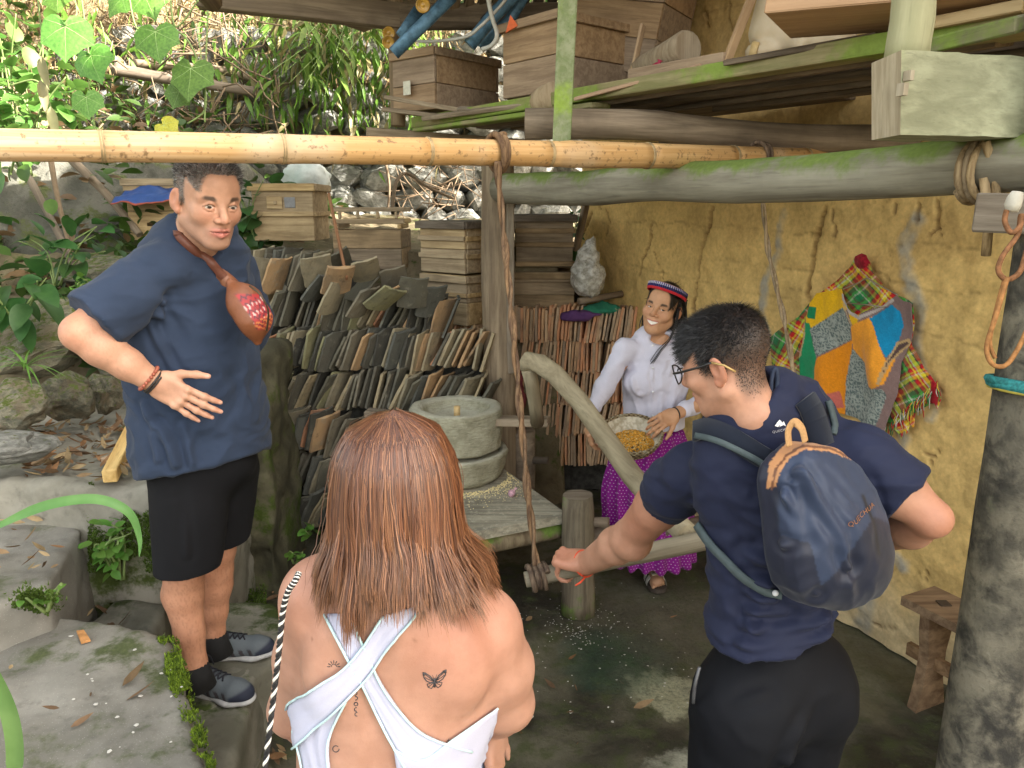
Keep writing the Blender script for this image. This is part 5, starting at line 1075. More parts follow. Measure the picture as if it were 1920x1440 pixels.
def vest_col(U, V, S, Z):
    P = lambda L: inpoly(U, V, CP(L))[..., None]; c = np.zeros(U.shape+(3,)); c[...] = (.20, .13, .12); n = fnoise(np.stack([U*.5, V*.5, 0*U], -1), 3)
    scr = np.abs(np.sin((U*.55+3*fnoise(np.stack([U*.12, V*.12, 0*U], -1), 2)))*np.cos(V*.5+3*fnoise(np.stack([U*.1, V*.14, 5+0*U], -1), 2))); batik = np.where((scr+.25*n > .45)[..., None], [.10, .13, .125], [.30, .325, .29])
    for L, q in (([(0, 0), (1920, 0), (1920, 2000), (0, 2000)], (.20, .13, .12)), ([(560, 380), (900, 380), (960, 560), (600, 760), (560, 700)], (.70, .40, .012)), ([(930, 480), (1060, 600), (1040, 690), (985, 720)], (.70, .40, .012)),
                 ([(400, 640), (590, 700), (660, 1030), (620, 1500), (400, 1500)], (.015, .25, .10)), ([(575, 548), (650, 560), (640, 662), (572, 655)], (.012, .20, .08)), ([(660, 1010), (960, 850), (950, 940), (900, 1200), (880, 1560), (600, 1560)], (.70, .24, .012)),
                 ([(970, 720), (1160, 640), (1230, 820), (1310, 1060), (1380, 960), (1290, 1240), (1190, 1290), (1130, 1250), (1090, 1060), (955, 930)], (.75, .30, .03)), ([(1140, 655), (1330, 530), (1400, 600), (1420, 720), (1390, 840), (1300, 1010), (1235, 850)], (.01, .22, .42)), ([(680, 1355), (845, 1310), (880, 1460), (700, 1480)], (.52, .13, .10))):
        c = np.where(P(L), np.array(q), c)
    c = np.where(P([(590, 750), (900, 555), (970, 720), (945, 850), (650, 1000)]), batik, c); c = np.where(P([(950, 930), (1090, 1060), (1140, 1280), (1270, 1290), (1300, 1340), (1230, 1560), (1200, 1640), (880, 1560), (900, 1200)]), batik, c)
    c = np.where(P([(1365, 870), (1480, 835), (1485, 900), (1420, 940), (1330, 1050), (1260, 1250), (1240, 1240), (1300, 1040)]), [.46, .30, .14], c); c = np.where(P([(1378, 890), (1462, 862), (1462, 890), (1400, 935), (1315, 1050), (1275, 1180), (1310, 1040)]), [.09, .055, .05], c)
    c = np.where(P([(528, 700), (548, 690), (545, 830), (500, 990), (465, 1020), (510, 880)]), [.46, .34, .18], c); c = np.where(P([(880, 420), (905, 470), (985, 590), (1050, 630), (1210, 560), (1330, 460), (1350, 500), (1230, 580), (1050, 665), (970, 620), (885, 480)]), [.42, .36, .33], c); c = np.where(P([(905, 520), (985, 710), (975, 730), (890, 500)]), [.45, .33, .22], c)
    return np.clip(c*(1+.10*n)[..., None], .005, 1)
def vest_disp(U, V, S, Z):
    x = (U-1400)*4.8; y = (V-460)*4.8
    return .014+.016*np.sin(x*.012+.6*np.sin(y*.004))*sm(y, 600, 1100)+.008*fnoise(np.stack([U*.04, V*.02, 0*U], -1), 3)+.03*np.exp(-((x-1210)**2/9000+(y-1060)**2/60000))+.014*np.exp(-((x-1010)**2/22000+(y-640)**2/30000))
wall_cloth('patchwork_vest', VE, vest_col, .068, vest_disp, .0045, 'sleeveless patchwork vest of orange, green, blue and batik on a wire hanger', 'vest', m_fab)
hg = MB(); w = lambda a, b_: atwall(1400+a/4.8, 460+b_/4.8, .105); hg.tube(curve([w(870, 395), w(1000, 340), w(1080, 300), w(1150, 335), w(1365, 450)], 20), .0028, 6); hg.tube([w(905, 520), w(1080, 535), w(1245, 555)], .0025, 6); hg.build('wire_hanger', M_plain('dull_wire', (.32, .27, .2), .5, .5), label='thin wire hanger holding the patchwork vest', cat='hanger')
def fringe():
    b = MB()
    for k in range(70):
        f = random.random(); u, v = 1648+f*110, 815-f*95+random.uniform(-8, 8); a = atwall(u, v, .06); p = a+Vector((0, 0, -random.uniform(.03, .07)))+WD*random.uniform(-.02, .02); b.tube([a, (a+p)/2+WN*random.uniform(0, .01), p], .0018, 4, random.randint(0, 3))
    b.build('shawl_fringe', [M_plain('red_yarn', (.45, .02, .02), .9), M_plain('yellow_yarn', (.65, .5, .06), .9), M_plain('green_yarn', (.04, .22, .08), .9), M_plain('white_yarn', (.55, .52, .45), .9)], bpy.data.objects['plaid_shawl'])
fringe()
# ================================================================ PLANTS
def leaf_geo(L, W, shape='lance', bend=.25, fold=.25, n=6):
    V = []; F = []
    for i in range(n+1):
        t = i/n
        w = {'lance': math.sin(math.pi*min(1, t**.75*.98+.02))**.9, 'oval': math.sin(math.pi*t**.8)**.65, 'round': math.sin(math.pi*t**.9)**.5, 'blade': min(1, t*6+.3)*(1-t**3)}[shape]*W/2*(0 if i == n else 1)+.0005
        y = t*L*(1-.12*bend*t); z = -bend*L*t*t
        V += [(-w, y, z+fold*w), (0, y, z), (w, y, z+fold*w)]
    for i in range(n): a = i*3; F += [(a, a+1, a+4, a+3), (a+1, a+2, a+5, a+4)]
    return np.array(V), F
def leaf_mesh(name, L, W, shape, mat, bend=.25, fold=.25, n=6):
    V, F = leaf_geo(L, W, shape, bend, fold, n); me = np_mesh(name, V, F, True); set_col(me, np.ones((len(V), 3))); me.materials.append(mat); return me
def aim(o, d, roll=0.0):
    """leaf local +y goes along d, +z stays as far up as possible"""
    d = Vector(d).normalized(); z = Vector((0, 0, 1)); x = d.cross(z); x = x.normalized() if x.length > 1e-3 else Vector((1, 0, 0)); z = x.cross(d); M = Matrix((x, d, z)).transposed()
    return M @ Matrix.Rotation(roll, 3, 'Y')
def add_leaf(me, parent, loc, d, roll=0, sc=1.0, name='leaf'):
    o = bpy.data.objects.new(name, me); COL.objects.link(o); o.parent = parent; o.location = Vector(loc)-wloc(parent); o.rotation_euler = aim(o, d, roll).to_euler(); o.scale = (sc,)*3; return o
def leaf_mass(name, pos, dirs, L, W, shape, mat, cols, bend=.3, kind='stuff', parent=None, **kw):
    """many leaves in one mesh (pos, dirs arrays; L per leaf)"""
    V0, F0 = leaf_geo(1, W, shape, bend, .25, 4); n = len(pos); F0 = np.array(F0); d = np.array(dirs, float); d /= np.linalg.norm(d, axis=1, keepdims=True)+1e-9
    z = np.tile([[0, 0, 1.]], (n, 1)); x = np.cross(d, z); x /= np.linalg.norm(x, axis=1, keepdims=True)+1e-6; z = np.cross(x, d); ro = RNG.uniform(-.9, .9, n)[:, None]; x2 = x*np.cos(ro)+z*np.sin(ro); z = -x*np.sin(ro)+z*np.cos(ro); x = x2
    Ls = (np.array(L)*np.ones(n))[:, None, None]; P = np.array(pos)[:, None, :]+Ls*(V0[None, :, :1]*x[:, None]+V0[None, :, 1:2]*d[:, None]+V0[None, :, 2:]*z[:, None])
    m = len(V0); Q = (F0[None]+(np.arange(n)*m)[:, None, None]).reshape(-1, 4); P = P.reshape(-1, 3)
    o0 = np.array(wloc(parent)) if parent is not None else P.mean(0)
    me = np_mesh(name, P-o0, Q); set_col(me, np.repeat(np.array(cols)*np.ones((n, 3)), m, 0)); o = link_mesh(name, me, mat, parent, (0, 0, 0) if parent is not None else o0); return tagit(o, kind=kind, **kw)
m_leaf_vine = M_leaf('vine_leaf', (.075, .17, .032), (.13, .27, .05), .35); m_leaf_dark = M_leaf('dark_leaf', (.03, .085, .022), (.06, .14, .035), .3); m_leaf_bamboo = M_leaf('bamboo_leaf', (.12, .20, .035), (.22, .31, .06), .5)
m_leaf_light = M_leaf('young_leaf', (.11, .25, .04), (.18, .34, .07), .4); m_leaf_mass = M_leaf('mixed_leaves', (.8, .8, .8), (1, 1, 1), .4); m_leaf_yellow = M_leaf('yellowing_leaf', (.32, .30, .03), (.45, .42, .05), .35); m_vein = M_plain('leaf_vein', (.30, .42, .16), .5); m_stem = M_plain('green_stem', (.16, .22, .07), .6); m_straw = M_attr('dry_straw', .9, .1, 0, 30, .3, trl=.2); m_twig = M_plain('brown_twig', (.17, .12, .075), .85, bump=.5)
# --- large lobed vine leaves hanging at the upper left
OUTL = [(0, -1), (.14, -.80), (.42, -.52), (.60, -.34), (.95, -.16), (.90, .12), (.93, .42), (.74, .70), (.46, .86), (.20, .80), (.06, .60), (0, .48)]
def lobed_mesh(seed):
    rr = np.random.default_rng(seed); right = [(x*rr.uniform(.93, 1.06), y*rr.uniform(.95, 1.05)) for x, y in OUTL]; ol = right+[(-x*rr.uniform(.9, 1.05), y*rr.uniform(.95, 1.05)) for x, y in OUTL[-2:0:-1]]; c = (0, .42); V = [(c[0], c[1], 0)]; F = []; n = len(ol)
    for k, f in enumerate((.35, .7, 1.0)):
        for x, y in ol: px_, py_ = c[0]+(x-c[0])*f, c[1]+(y-c[1])*f; V.append((px_, py_, .10*math.sin(2.2*py_+seed)-.16*abs(px_)**1.5+.03*rr.uniform(-1, 1)*f))
    for i in range(n): j = (i+1) % n; F.append((0, 1+i, 1+j)); F += [(1+k*n+i, 1+(k+1)*n+i, 1+(k+1)*n+j, 1+k*n+j) for k in (0, 1)]
    mi = [0]*len(F)
    for i in (0, 4, n-4, 7, n-7):
        for k, (f0, f1) in enumerate(((0, 0), (0, 1), (1, 2))):
            a = Vector(V[0]) if k == 0 else Vector(V[1+(k-1)*n+i]); e = Vector(V[1+k*n+i]); pr = Vector((-(e-a).y, (e-a).x, 0)).normalized()*.0095*(1-.3*k); b = len(V); up = Vector((0, 0, .012)); V += [tuple(a-pr+up), tuple(a+pr+up), tuple(e+pr*.6+up), tuple(e-pr*.6+up)]; F.append((b, b+1, b+2, b+3)); mi.append(1)
    me = np_mesh('leaf', np.array(V), F, True, mi); set_col(me, np.ones((len(V), 3))); return me
vt = thing('hanging_vine', 'vine with large lobed green leaves hanging at the upper left above the bamboo pole', 'vine', at(240, 120, 3.0))
LOB = [lobed_mesh(i) for i in range(4)]
for me in LOB: me.materials.append(m_leaf_vine); me.materials.append(m_vein)
def face_leaf(me, u, v, Y, rpx, spin, tiltx=0.0, tiltz=0.0, parent=None):
    """a broad leaf hanging tip down, its face turned to the yard"""
    c = at(u, v, Y); r = rpx*Y/FPX; o = bpy.data.objects.new('leaf', me); COL.objects.link(o); o.parent = parent; o.location = c-wloc(parent); M = Matrix.Rotation(tiltz, 3, 'Z') @ Matrix.Rotation(R(90)+tiltx, 3, 'X') @ Matrix.Rotation(spin, 3, 'Z'); o.rotation_euler = M.to_euler(); o.scale = (r, r, r); return c
for k, (u, v, Y, r, s, tx, tz) in enumerate(((122, 70, 2.9, 47, .0, -.35, .15), (176, 120, 2.95, 40, .45, -.3, -.2), (294, 78, 3.0, 41, .12, -.25, .1), (357, 148, 3.0, 43, -.05, -.2, -.05), (163, 195, 2.9, 29, .1, -.3, .2), (278, 6, 3.1, 36, .4, -.5, .1), (222, 8, 3.2, 30, -.5, -.4, -.3), (108, -4, 3.0, 34, .2, -.4, 0), (332, 182, 3.05, 24, -.4, -.2, .3))):
    c = face_leaf(LOB[k % 4], u, v, Y, r, s, tx, tz, vt)
    b = MB(); rr_ = r*Y/FPX; st = c+Vector((0, .01, .42*rr_)); b.tube(curve([st, st+Vector((.03, .03, .5*rr_)), at(u+12, v-r*2.0, Y+.08)], 8), .0022, 5); b.build('petiole', m_stem, vt)
ym = LOB[1].copy(); ym.materials[0] = m_leaf_yellow; c = face_leaf(ym, 316, 241, 3.0, 24, .9, -.3, .2, vt)
for pts in (((240, -20), (262, 60), (335, 60), (372, 118), (386, 200), (352, 232)), ((318, -20), (330, 50), (372, 0)), ((150, -20), (165, 90), (168, 170), (178, 240), (180, 250)), ((70, -10), (80, 90), (78, 150), (95, 200), (98, 248)), ((20, 160), (60, 150), (80, 160)), ((390, 20), (386, 120), (384, 230))):
    b = MB(); b.tube(curve([at(u, v, 3.05) for u, v in pts], 30), .0035, 6); b.build('stem', m_stem, vt)
for u, v in ((75, 165), (95, 215), (78, 120)): add_leaf(leaf_mesh('leaf', .12, .035, 'lance', M_leaf('wilted_leaf', (.28, .27, .13), (.40, .38, .20), .3), .1, .9), vt, at(u, v-15, 3.0), (.1, -.05, -1), random.uniform(-1, 1))
# --- leafy bushes, leaf by leaf
def bush(name, label, cat, centre, spread, n, me_list, up=.3, stems=5, base=None, seed=0, droop=.2, lsc=(.75, 1.2), group=None):
    rr = np.random.default_rng(seed); c = Vector(centre); base = Vector(base) if base is not None else c-Vector((0, 0, spread[2])); t = thing(name, label, cat, base, group); tips = []
    for k in range(stems):
        e = c+Vector((rr.uniform(-1, 1)*spread[0], rr.uniform(-1, 1)*spread[1], rr.uniform(.0, 1)*spread[2])); m = base.lerp(e, .5)+Vector((rr.uniform(-.05, .05), rr.uniform(-.05, .05), .05)); b0 = base+Vector((rr.uniform(-.2, .2)*spread[0], rr.uniform(-.2, .2)*spread[1], 0)); P = curve([b0, m, e], 10); b = MB(); b.tube(P, [.006*(1-.6*i/len(P)) for i in range(len(P))], 5); b.build('stem', m_stem, t); tips.append(P)
    for k in range(n):
        P = tips[k % stems]; p = P[int(rr.uniform(.25, 1)*(len(P)-1))]+Vector((rr.normal()*spread[0]*.22, rr.normal()*spread[1]*.22, rr.normal()*spread[2]*.2)); d = (p-c)+Vector((rr.normal()*.1, -.10+rr.normal()*.1, up*.1)); d = d.normalized()+Vector((0, -.25, -droop)); add_leaf(me_list[k % len(me_list)], t, p, d, rr.uniform(-.6, .6), rr.uniform(*lsc))
    return t
LD1 = [leaf_mesh('leaf', .13, .075, 'oval', m_leaf_dark, .3, .3), leaf_mesh('leaf', .11, .06, 'oval', m_leaf_dark, .4, .2)]; LV1 = [leaf_mesh('leaf', .11, .085, 'round', m_leaf_vine, .2, .25), leaf_mesh('leaf', .09, .075, 'round', m_leaf_vine, .3, .2)]
LB1 = [leaf_mesh('leaf', .20, .032, 'lance', m_leaf_bamboo, .25, .3), leaf_mesh('leaf', .16, .028, 'lance', m_leaf_bamboo, .4, .3), leaf_mesh('leaf', .24, .036, 'lance', m_leaf_bamboo, .35, .2)]; LY1 = [leaf_mesh('leaf', .055, .034, 'oval', m_leaf_light, .2, .2), leaf_mesh('leaf', .042, .028, 'oval', m_leaf_light, .3, .2)]
bush('shrub', 'dense shrub of rounded mid green leaves at the top left edge', 'shrub', at(20, 150, 4.0), (.28, .3, .45), 75, LV1, stems=8, seed=1)
bush('shrub', 'lower round leaved shrub just above the left end of the bamboo pole', 'shrub', at(50, 205, 3.7), (.30, .25, .20), 60, LV1, stems=7, seed=2)
bush('shrub', 'dark broad leaved plant on the bank behind the standing man\'s elbow', 'plant', at(25, 545, 3.5), (.16, .15, .16), 26, [leaf_mesh('leaf', .20, .10, 'oval', m_leaf_dark, .35, .3), LD1[0]], stems=5, seed=3, droop=.5)
bush('shrub', 'loose green plant on the bank under the slanting branches', 'plant', at(95, 480, 4.2), (.30, .2, .16), 34, LD1, stems=6, seed=4)
bush('shrub', 'small light green seedling by the terrace near the standing man\'s sleeve', 'plant', at(140, 545, 3.9), (.10, .10, .08), 18, LY1, stems=4, seed=14)
bush('shrub', 'green leaves between the standing man\'s face and the light beehive', 'plant', at(478, 395, 4.95), (.14, .12, .26), 46, LD1, stems=6, seed=5)
bush('shrub', 'leafy sprout in the gap beside the end of the earth wall', 'plant', at(1082, 430, 5.5), (.08, .1, .28), 24, LD1, stems=4, seed=6)
bush('shrub', 'light green weed growing between the steps below the terrace', 'weed', at(212, 1025, 2.58), (.085, .06, .085), 44, LY1, stems=8, seed=7, base=at(225, 1085, 2.58), lsc=(.7, 1.15))
bush('shrub', 'tiny weed on the moss cushion at the left edge of the front step', 'weed', at(86, 1135, 2.05), (.03, .03, .02), 7, LY1, stems=3, seed=8, lsc=(.6, .9)); bush('shrub', 'tiny seedling on the dark floor below the grey tile stack', 'weed', at(572, 1000, 3.7), (.04, .04, .03), 9, LY1, stems=3, seed=9); bush('shrub', 'small striped seedling on the dark floor behind the red haired woman', 'weed', at(552, 1050, 3.3), (.04, .04, .02), 8, LY1, stems=3, seed=10)
BG = 'sunlit bamboo sprays above the stone wall'
for k, (u, v, Y, sx, sz, lab) in enumerate(((520, 100, 6.7, .40, .42, 'leftmost sunlit bamboo spray, hanging beside the vine leaves'), (600, 110, 6.5, .40, .45, 'bright bamboo spray over the middle of the stone wall'), (680, 130, 6.2, .36, .48, 'bamboo spray just left of the thin loft post'), (560, 190, 6.6, .35, .30, 'low bamboo spray touching the top of the stone wall'), (640, 70, 6.9, .5, .35, 'highest bamboo spray under the roof beam'))):
    c = at(u, v, Y); bush('bamboo_spray', lab, 'bamboo', c, (sx, .4, sz), 72, LB1, stems=10, seed=20+k, droop=1.1, base=c+Vector((.3, .7, .7)), group=BG)
def spider(u, v, Y, n, L, lab, seed):
    rr = np.random.default_rng(seed); c = at(u, v, Y); t = thing('grass_tuft', lab, 'grass', c)
    for k in range(n): an = rr.uniform(0, 6.28); add_leaf(leaf_mesh('blade', L*rr.uniform(.6, 1.2), .008, 'blade', m_leaf_light, rr.uniform(.5, 1.1), .3, 8), t, c, (math.cos(an), math.sin(an)*.7-.3, rr.uniform(.5, 1.4)))
spider(48, 690, 3.1, 20, .17, 'spiky light green grass tuft on the mossy boulder', 1)
def blade(pts, w, lab, seed):
    P = curve(pts, 30); n = len(P); V = []; F = []
    for i, p in enumerate(P):
        t = (P[min(n-1, i+1)]-P[max(0, i-1)]).normalized(); f = i/(n-1); s = t.cross(Vector((.2, -.75, .6))).normalized()*w*(min(1, f*5+.15))*(1-f**3.5+.02); k = s.cross(t).normalized()*s.length*.3; V += [p-s+k, p-s*.5+k*.2, p, p+s*.5+k*.2, p+s+k]
        if i: a = (i-1)*5; F += [(a+j, a+j+1, a+j+6, a+j+5) for j in range(4)]
    V = np.array(V); o = V.mean(0); me = np_mesh('blade_leaf', V-o, F); set_col(me, np.ones((len(V), 3))); tagit(link_mesh('blade_leaf', me, m_leaf_blade, None, o), lab, 'leaf')
m_leaf_blade = M_leaf('corn_like_blade', (.09, .20, .055), (.15, .28, .09), .35)
blade([at(-60, 1015, 1.30), at(60, 958, 1.32), at(140, 938, 1.33), at(200, 940, 1.34), at(245, 965, 1.35), at(262, 1010, 1.36), at(261, 1045, 1.36)], .0095, 'long arching green blade reaching in from the left in front of the terrace', 1)
blade([at(22, 1480, .98), at(30, 1420, .98), at(24, 1360, .98), at(5, 1300, .98), at(-25, 1240, .97), at(-70, 1180, .95)], .012, 'broad green blade in the lower left corner', 2)
# --- masses
def masses():
    rr = RNG; n = 7000; X = rr.uniform(-7.5, 2.6, n); Y = rr.uniform(7.9, 14, n); Z = bank_h(X, Y)+rr.uniform(0, .9, n)**1.6
    g = fnoise(np.stack([X*.8, Y*.8, 0*X], -1), 3); col = np.where((g+.35*rr.normal(size=n) > .0)[:, None], np.array([[.12, .19, .03]]), np.array([[.05, .11, .022]]))*rr.uniform(.6, 1.3, (n, 1)); d = np.stack([rr.normal(size=n), -abs(rr.normal(size=n))-.2, rr.normal(size=n)*.5-.35], 1)
    leaf_mass('hillside_leaves', np.stack([X, Y, Z], 1), d, rr.uniform(.12, .30, n), .26, 'lance', m_leaf_mass, col)
    n = 2600; X = rr.uniform(-5.2, -.2, n); Y = rr.uniform(7.2, 8.2, n); Z = 3.12+rr.uniform(-.15, .9, n)+.35*np.maximum(Y-7.4, 0); d = np.stack([rr.normal(size=n), rr.normal(size=n)*.5-.4, rr.normal(size=n)*.6-.5], 1)
    leaf_mass('dry_straw', np.stack([X, Y, Z], 1), d, rr.uniform(.2, .6, n), .035, 'blade', m_straw, np.array([[.30, .215, .115]])*rr.uniform(.4, 1.35, (n, 1)), .3)
    n = 2200; X = rr.uniform(-5.5, -.6, n); Y = rr.uniform(6.75, 7.1, n); Z = 3.05+rr.normal(size=n)*.30; k = rr.random(n) < (.35+.6*sm(X, -2.8, -1.4)); X, Y, Z = X[k], Y[k], Z[k]; n = len(X)
    leaf_mass('creeper_leaves', np.stack([X, Y, Z], 1), np.stack([rr.normal(size=n)*.7, -abs(rr.normal(size=n))*.6, -abs(rr.normal(size=n))-.3], 1), rr.uniform(.10, .24, n), .20, 'lance', m_leaf_mass, np.where(rr.random((n, 1)) < .75, [[.12, .21, .03]], [[.26, .21, .10]])*rr.uniform(.6, 1.3, (n, 1)))
    # weeds and litter on the bank, left
    n = 4200; X = rr.uniform(-4.6, -1.5, n); Y = rr.uniform(3.9, 7.1, n); Z = bank_h(X, Y)+rr.uniform(.0, .12, n)+.75*rr.random(n)*((X < -1.9) & (Y > 4.9) & (rr.random(n) < .6)); k = fnoise(np.stack([X*1.4, Y*1.4, 0*X], -1), 3) > -.05; X, Y, Z = X[k], Y[k], Z[k]; n = len(X)
    leaf_mass('bank_weeds', np.stack([X, Y, Z], 1), np.stack([rr.normal(size=n), rr.normal(size=n)-.5, rr.uniform(0, 1.2, n)], 1), rr.uniform(.05, .15, n), .45, 'oval', m_leaf_mass, np.where(rr.random((n, 1)) < .8, [[.06, .13, .025]], [[.22, .15, .07]])*rr.uniform(.6, 1.4, (n, 1)))
    # fallen leaves: terrace, steps, floor edge
    pts = []; 
    for (u0, u1, v0, v1, z, m) in ((40, 270, 790, 900, .905, 230), (0, 160, 955, 1080, .755, 26), (130, 300, 1080, 1180, .425, 18), (0, 330, 1180, 1430, .605, 6), (430, 560, 1040, 1440, .012, 60), (440, 560, 1000, 1200, .012, 40), (900, 1300, 1150, 1430, .012, 14)):
        for _ in range(m): pts.append(atz(random.uniform(u0, u1), random.uniform(v0, v1), z)+Vector((0, 0, random.uniform(0, .02))))
    n = len(pts); leaf_mass('leaf_litter', np.array(pts), np.stack([rr.normal(size=n), rr.normal(size=n), rr.uniform(-.05, .25, n)], 1), rr.uniform(.03, .09, n), .30, 'lance', m_straw, np.array([[.24, .16, .09], [.16, .10, .06], [.34, .25, .14], [.22, .12, .06]])[rr.integers(0, 4, n)]*rr.uniform(.6, 1.3, (n, 1)), -.25)
masses()
def chips():
    b = MB(); rr = RNG
    def chip(p, s, mi=0): 
        an = rr.uniform(0, 6.28); V = [p+Vector((math.cos(an+k*1.26)*s*rr.uniform(.5, 1.1), math.sin(an+k*1.26)*s*rr.uniform(.4, 1), .001)) for k in range(5)]; V += [v+Vector((0, 0, s*.22))*1 for v in V]; b.add(V, [(4, 3, 2, 1, 0), (5, 6, 7, 8, 9)]+[(k, (k+1) % 5, 5+(k+1) % 5, 5+k) for k in range(5)], mi)
    for _ in range(20): chip(atz(rr.uniform(120, 345), rr.uniform(1180, 1420), .612), rr.uniform(.002, .008))
    for _ in range(95): chip(atz(rr.uniform(880, 1330), rr.uniform(1050, 1330), .016), rr.uniform(.002, .0055))
    for _ in range(160): q = rr.normal(size=2)*.10; chip(Vector((.30+q[0], 3.2+q[1], .016)), rr.uniform(.002, .005))
    for u, v, s in ((990, 1345, .022), (985, 1352, .018), (915, 1375, .022), (905, 1395, .02), (925, 1368, .014), (1070, 1336, .012), (1148, 1354, .009), (1240, 1200, .006)): chip(atz(u, v, .018), s)
    b.build('stone_chips', M_plain('white_chips', (.52, .50, .46), .8), kind='stuff')
    for u, v, lab in ((152, 1196, 'orange brown bark chip lying on the front concrete step'),):
        b2 = MB(); p = atz(u, v, .612); b2.prism([p+Vector((-.03, .03, 0)), p+Vector((-.01, .035, 0)), p+Vector((.04, -.02, 0)), p+Vector((.02, -.035, 0))], (0, 0, .007)); b2.build('bark_chip', M_plain('orange_bark', (.42, .20, .07), .8, var=.3), label=lab, cat='bark')
    b3 = MB()
    for u, v, z in ((235, 860, .91), (205, 868, .91), (268, 868, .91), (75, 870, .91)): b3 = MB(); p = atz(u, v, z); b3.box(p+Vector((0, 0, .012)), (.055, .03, .018), rr.uniform(0, 3), 0, .004, .004); b3.build('brick_fragment', m_tile_red, label='red brick fragment on the terrace, '+{235: 'nearest the sawn batten', 205: 'in the middle of the debris', 268: 'touching the sawn batten', 75: 'alone at the left'}[u], cat='brick', group='red brick fragments on the terrace')
chips()
def moss():
    V = []; F = []; C = []; rr = RNG
    def tuft(p, n, s, c):
        for _ in range(n):
            d = Vector((rr.normal()*.6, rr.normal()*.6, 1)).normalized()*s*rr.uniform(.6, 1.4); w = Vector((rr.normal(), rr.normal(), 0)).normalized()*s*.28; b = len(V); V.extend([p-w, p+w, p+d]); F.append((b, b+1, b+2)); k = rr.uniform(.6, 1.35); C.extend([tuple(q*k*.6 for q in c), tuple(q*k*.6 for q in c), tuple(q*k for q in c)])
    br = (.22, .32, .035); dk = (.10, .16, .03)
    edge = [(322, 1198), (338, 1250), (352, 1300), (372, 1370), (392, 1440), (410, 1520)]
    for _ in range(3800):
        f = rr.uniform(0, len(edge)-1.001); i = int(f); g = f-i; u = edge[i][0]*(1-g)+edge[i+1][0]*g; v = edge[i][1]*(1-g)+edge[i+1][1]*g; w = abs(rr.normal())*.5; p = atz(u, v, .6); wd = .030+.022*fnoise(np.array([[f*2.3, 1., 0.]]), 3)[0]; k = rr.uniform(-wd, .016); p = p+Vector((k+.004, 0, .004-(rr.uniform(0, .16)*rr.random() if k > .004 else 0))); (tuft(p, 3, .006+.006*rr.random(), br if rr.random() < .7 else dk) if fnoise(np.array([[p.x*16, p.y*16, 2.]]), 3)[0]+.25*rr.normal() > -.22 else None)
    for (u, v, z, ru, rv, m, c) in ((65, 1128, .70, 40, 22, 700, dk), (235, 1000, .74, 40, 60, 0, dk)):
        for _ in range(m): a, q = rr.normal()*.5, rr.normal()*.5; p = at(u+a*ru, v+q*rv, 2.05+.1*q); tuft(p, 3, .011, c)
    cl = fnoise
    for _ in range(5200):                                           # moss on the terrace face and the low wall
        if rr.random() < .6: u, v = rr.uniform(165, 305), rr.uniform(905, 1075); p = at(u, v, 2.70-.0006*(v-905))
        else: u, v = rr.uniform(425, 500), rr.uniform(1120, 1240); p = atz(u, v, .03)+Vector((0, 0, rr.uniform(0, .07)))
        if fnoise(np.array([[p.x*7, p.z*7, p.y*3]]), 3)[0] > .05: tuft(p, 3, .012, dk)
    V = np.array(V); o = V.mean(0); me = np_mesh('moss_tufts', V-o, np.array(F), False); set_col(me, np.array(C)); tagit(link_mesh('moss_tufts', me, m_moss, None, o), kind='stuff')
moss()
# --- boulders, timber and branches on the bank
BM = [boulder_mesh('boulder_rock', 1, 40+i, 3, 1.3, False) for i in range(4)]
for i, (u, v, Y, sx, sz, m, lab) in enumerate(((203, 735, 3.45, .10, .11, m_rock_moss, 'small green mossy boulder on the terrace behind the standing man'), (120, 740, 3.30, .15, .10, m_rock_moss, 'dark boulder on the terrace left of the small mossy one'), (90, 630, 3.75, .32, .15, m_rock_moss, 'long mossy boulder under the leafy plant at the left'), (20, 760, 3.0, .15, .10, m_rock_moss, 'rounded mossy boulder at the left edge above the terrace'), (215, 650, 3.75, .20, .14, m_rock_moss, 'reddish mossy boulder tucked behind the standing man'), (25, 840, 2.75, .16, .06, m_rock, 'flat grey rock at the left edge of the terrace'), (200, 330, 6.0, .22, .14, m_rock, 'pale sunlit rock below the bamboo pole at the left'), (175, 510, 4.6, .22, .10, m_rock_moss, 'half buried rock on the bank under the branches'))):
    c = at(u, v, Y); o = link_mesh('boulder', BM[i % 4].copy(), m, None, c); o.scale = (sx, sx*.8, sz); o.rotation_euler = (random.uniform(-.3, .3), random.uniform(-.3, .3), random.uniform(0, 3)); tagit(o, lab, 'rock')
orient_box('sawn_batten', atz(206, 893, .935), atz(268, 765, .935), .05, .05, m_newwood, 0, 'fresh pale sawn batten lying on the terrace edge', 'batten')
for pts, r, lab in ((((30, 290, 4.6), (85, 390, 4.5), (120, 460, 4.4), (155, 545, 4.3)), .022, 'pale slanting branch on the bank at the left'), (((135, 300, 5.2), (200, 365, 5.1), (262, 440, 5.0)), .030, 'dark thick branch sloping down to the blue plastic sheet'), (((95, 300, 4.8), (110, 380, 4.7), (135, 480, 4.6)), .016, 'thin brown branch crossing behind the pale slanting one'), (((215, 130, 6.6), (330, 150, 6.7), (480, 172, 6.8)), .05, 'brown log lying along the top of the stone wall'), (((250, 120, 6.9), (400, 130, 7.0), (475, 150, 7.0)), .04, 'upper brown log lying on the stone wall'), (((735, 395, 5.6), (742, 345, 5.7), (762, 325, 5.8), (800, 350, 5.8), (850, 372, 5.9)), .014, 'bent grey stick in front of the stone wall behind the crate'), (((724, 310, 6.4), (730, 350, 6.4), (727, 395, 6.4)), .012, 'upright brown stick against the stone wall')):
    P = curve([at(*p) for p in pts], 14); orient_tube('branch', P, [r*(1-.25*i/len(P)) for i in range(len(P))], m_log if r > .02 else m_twig, lab, 'branch', n=9, jit=.06)
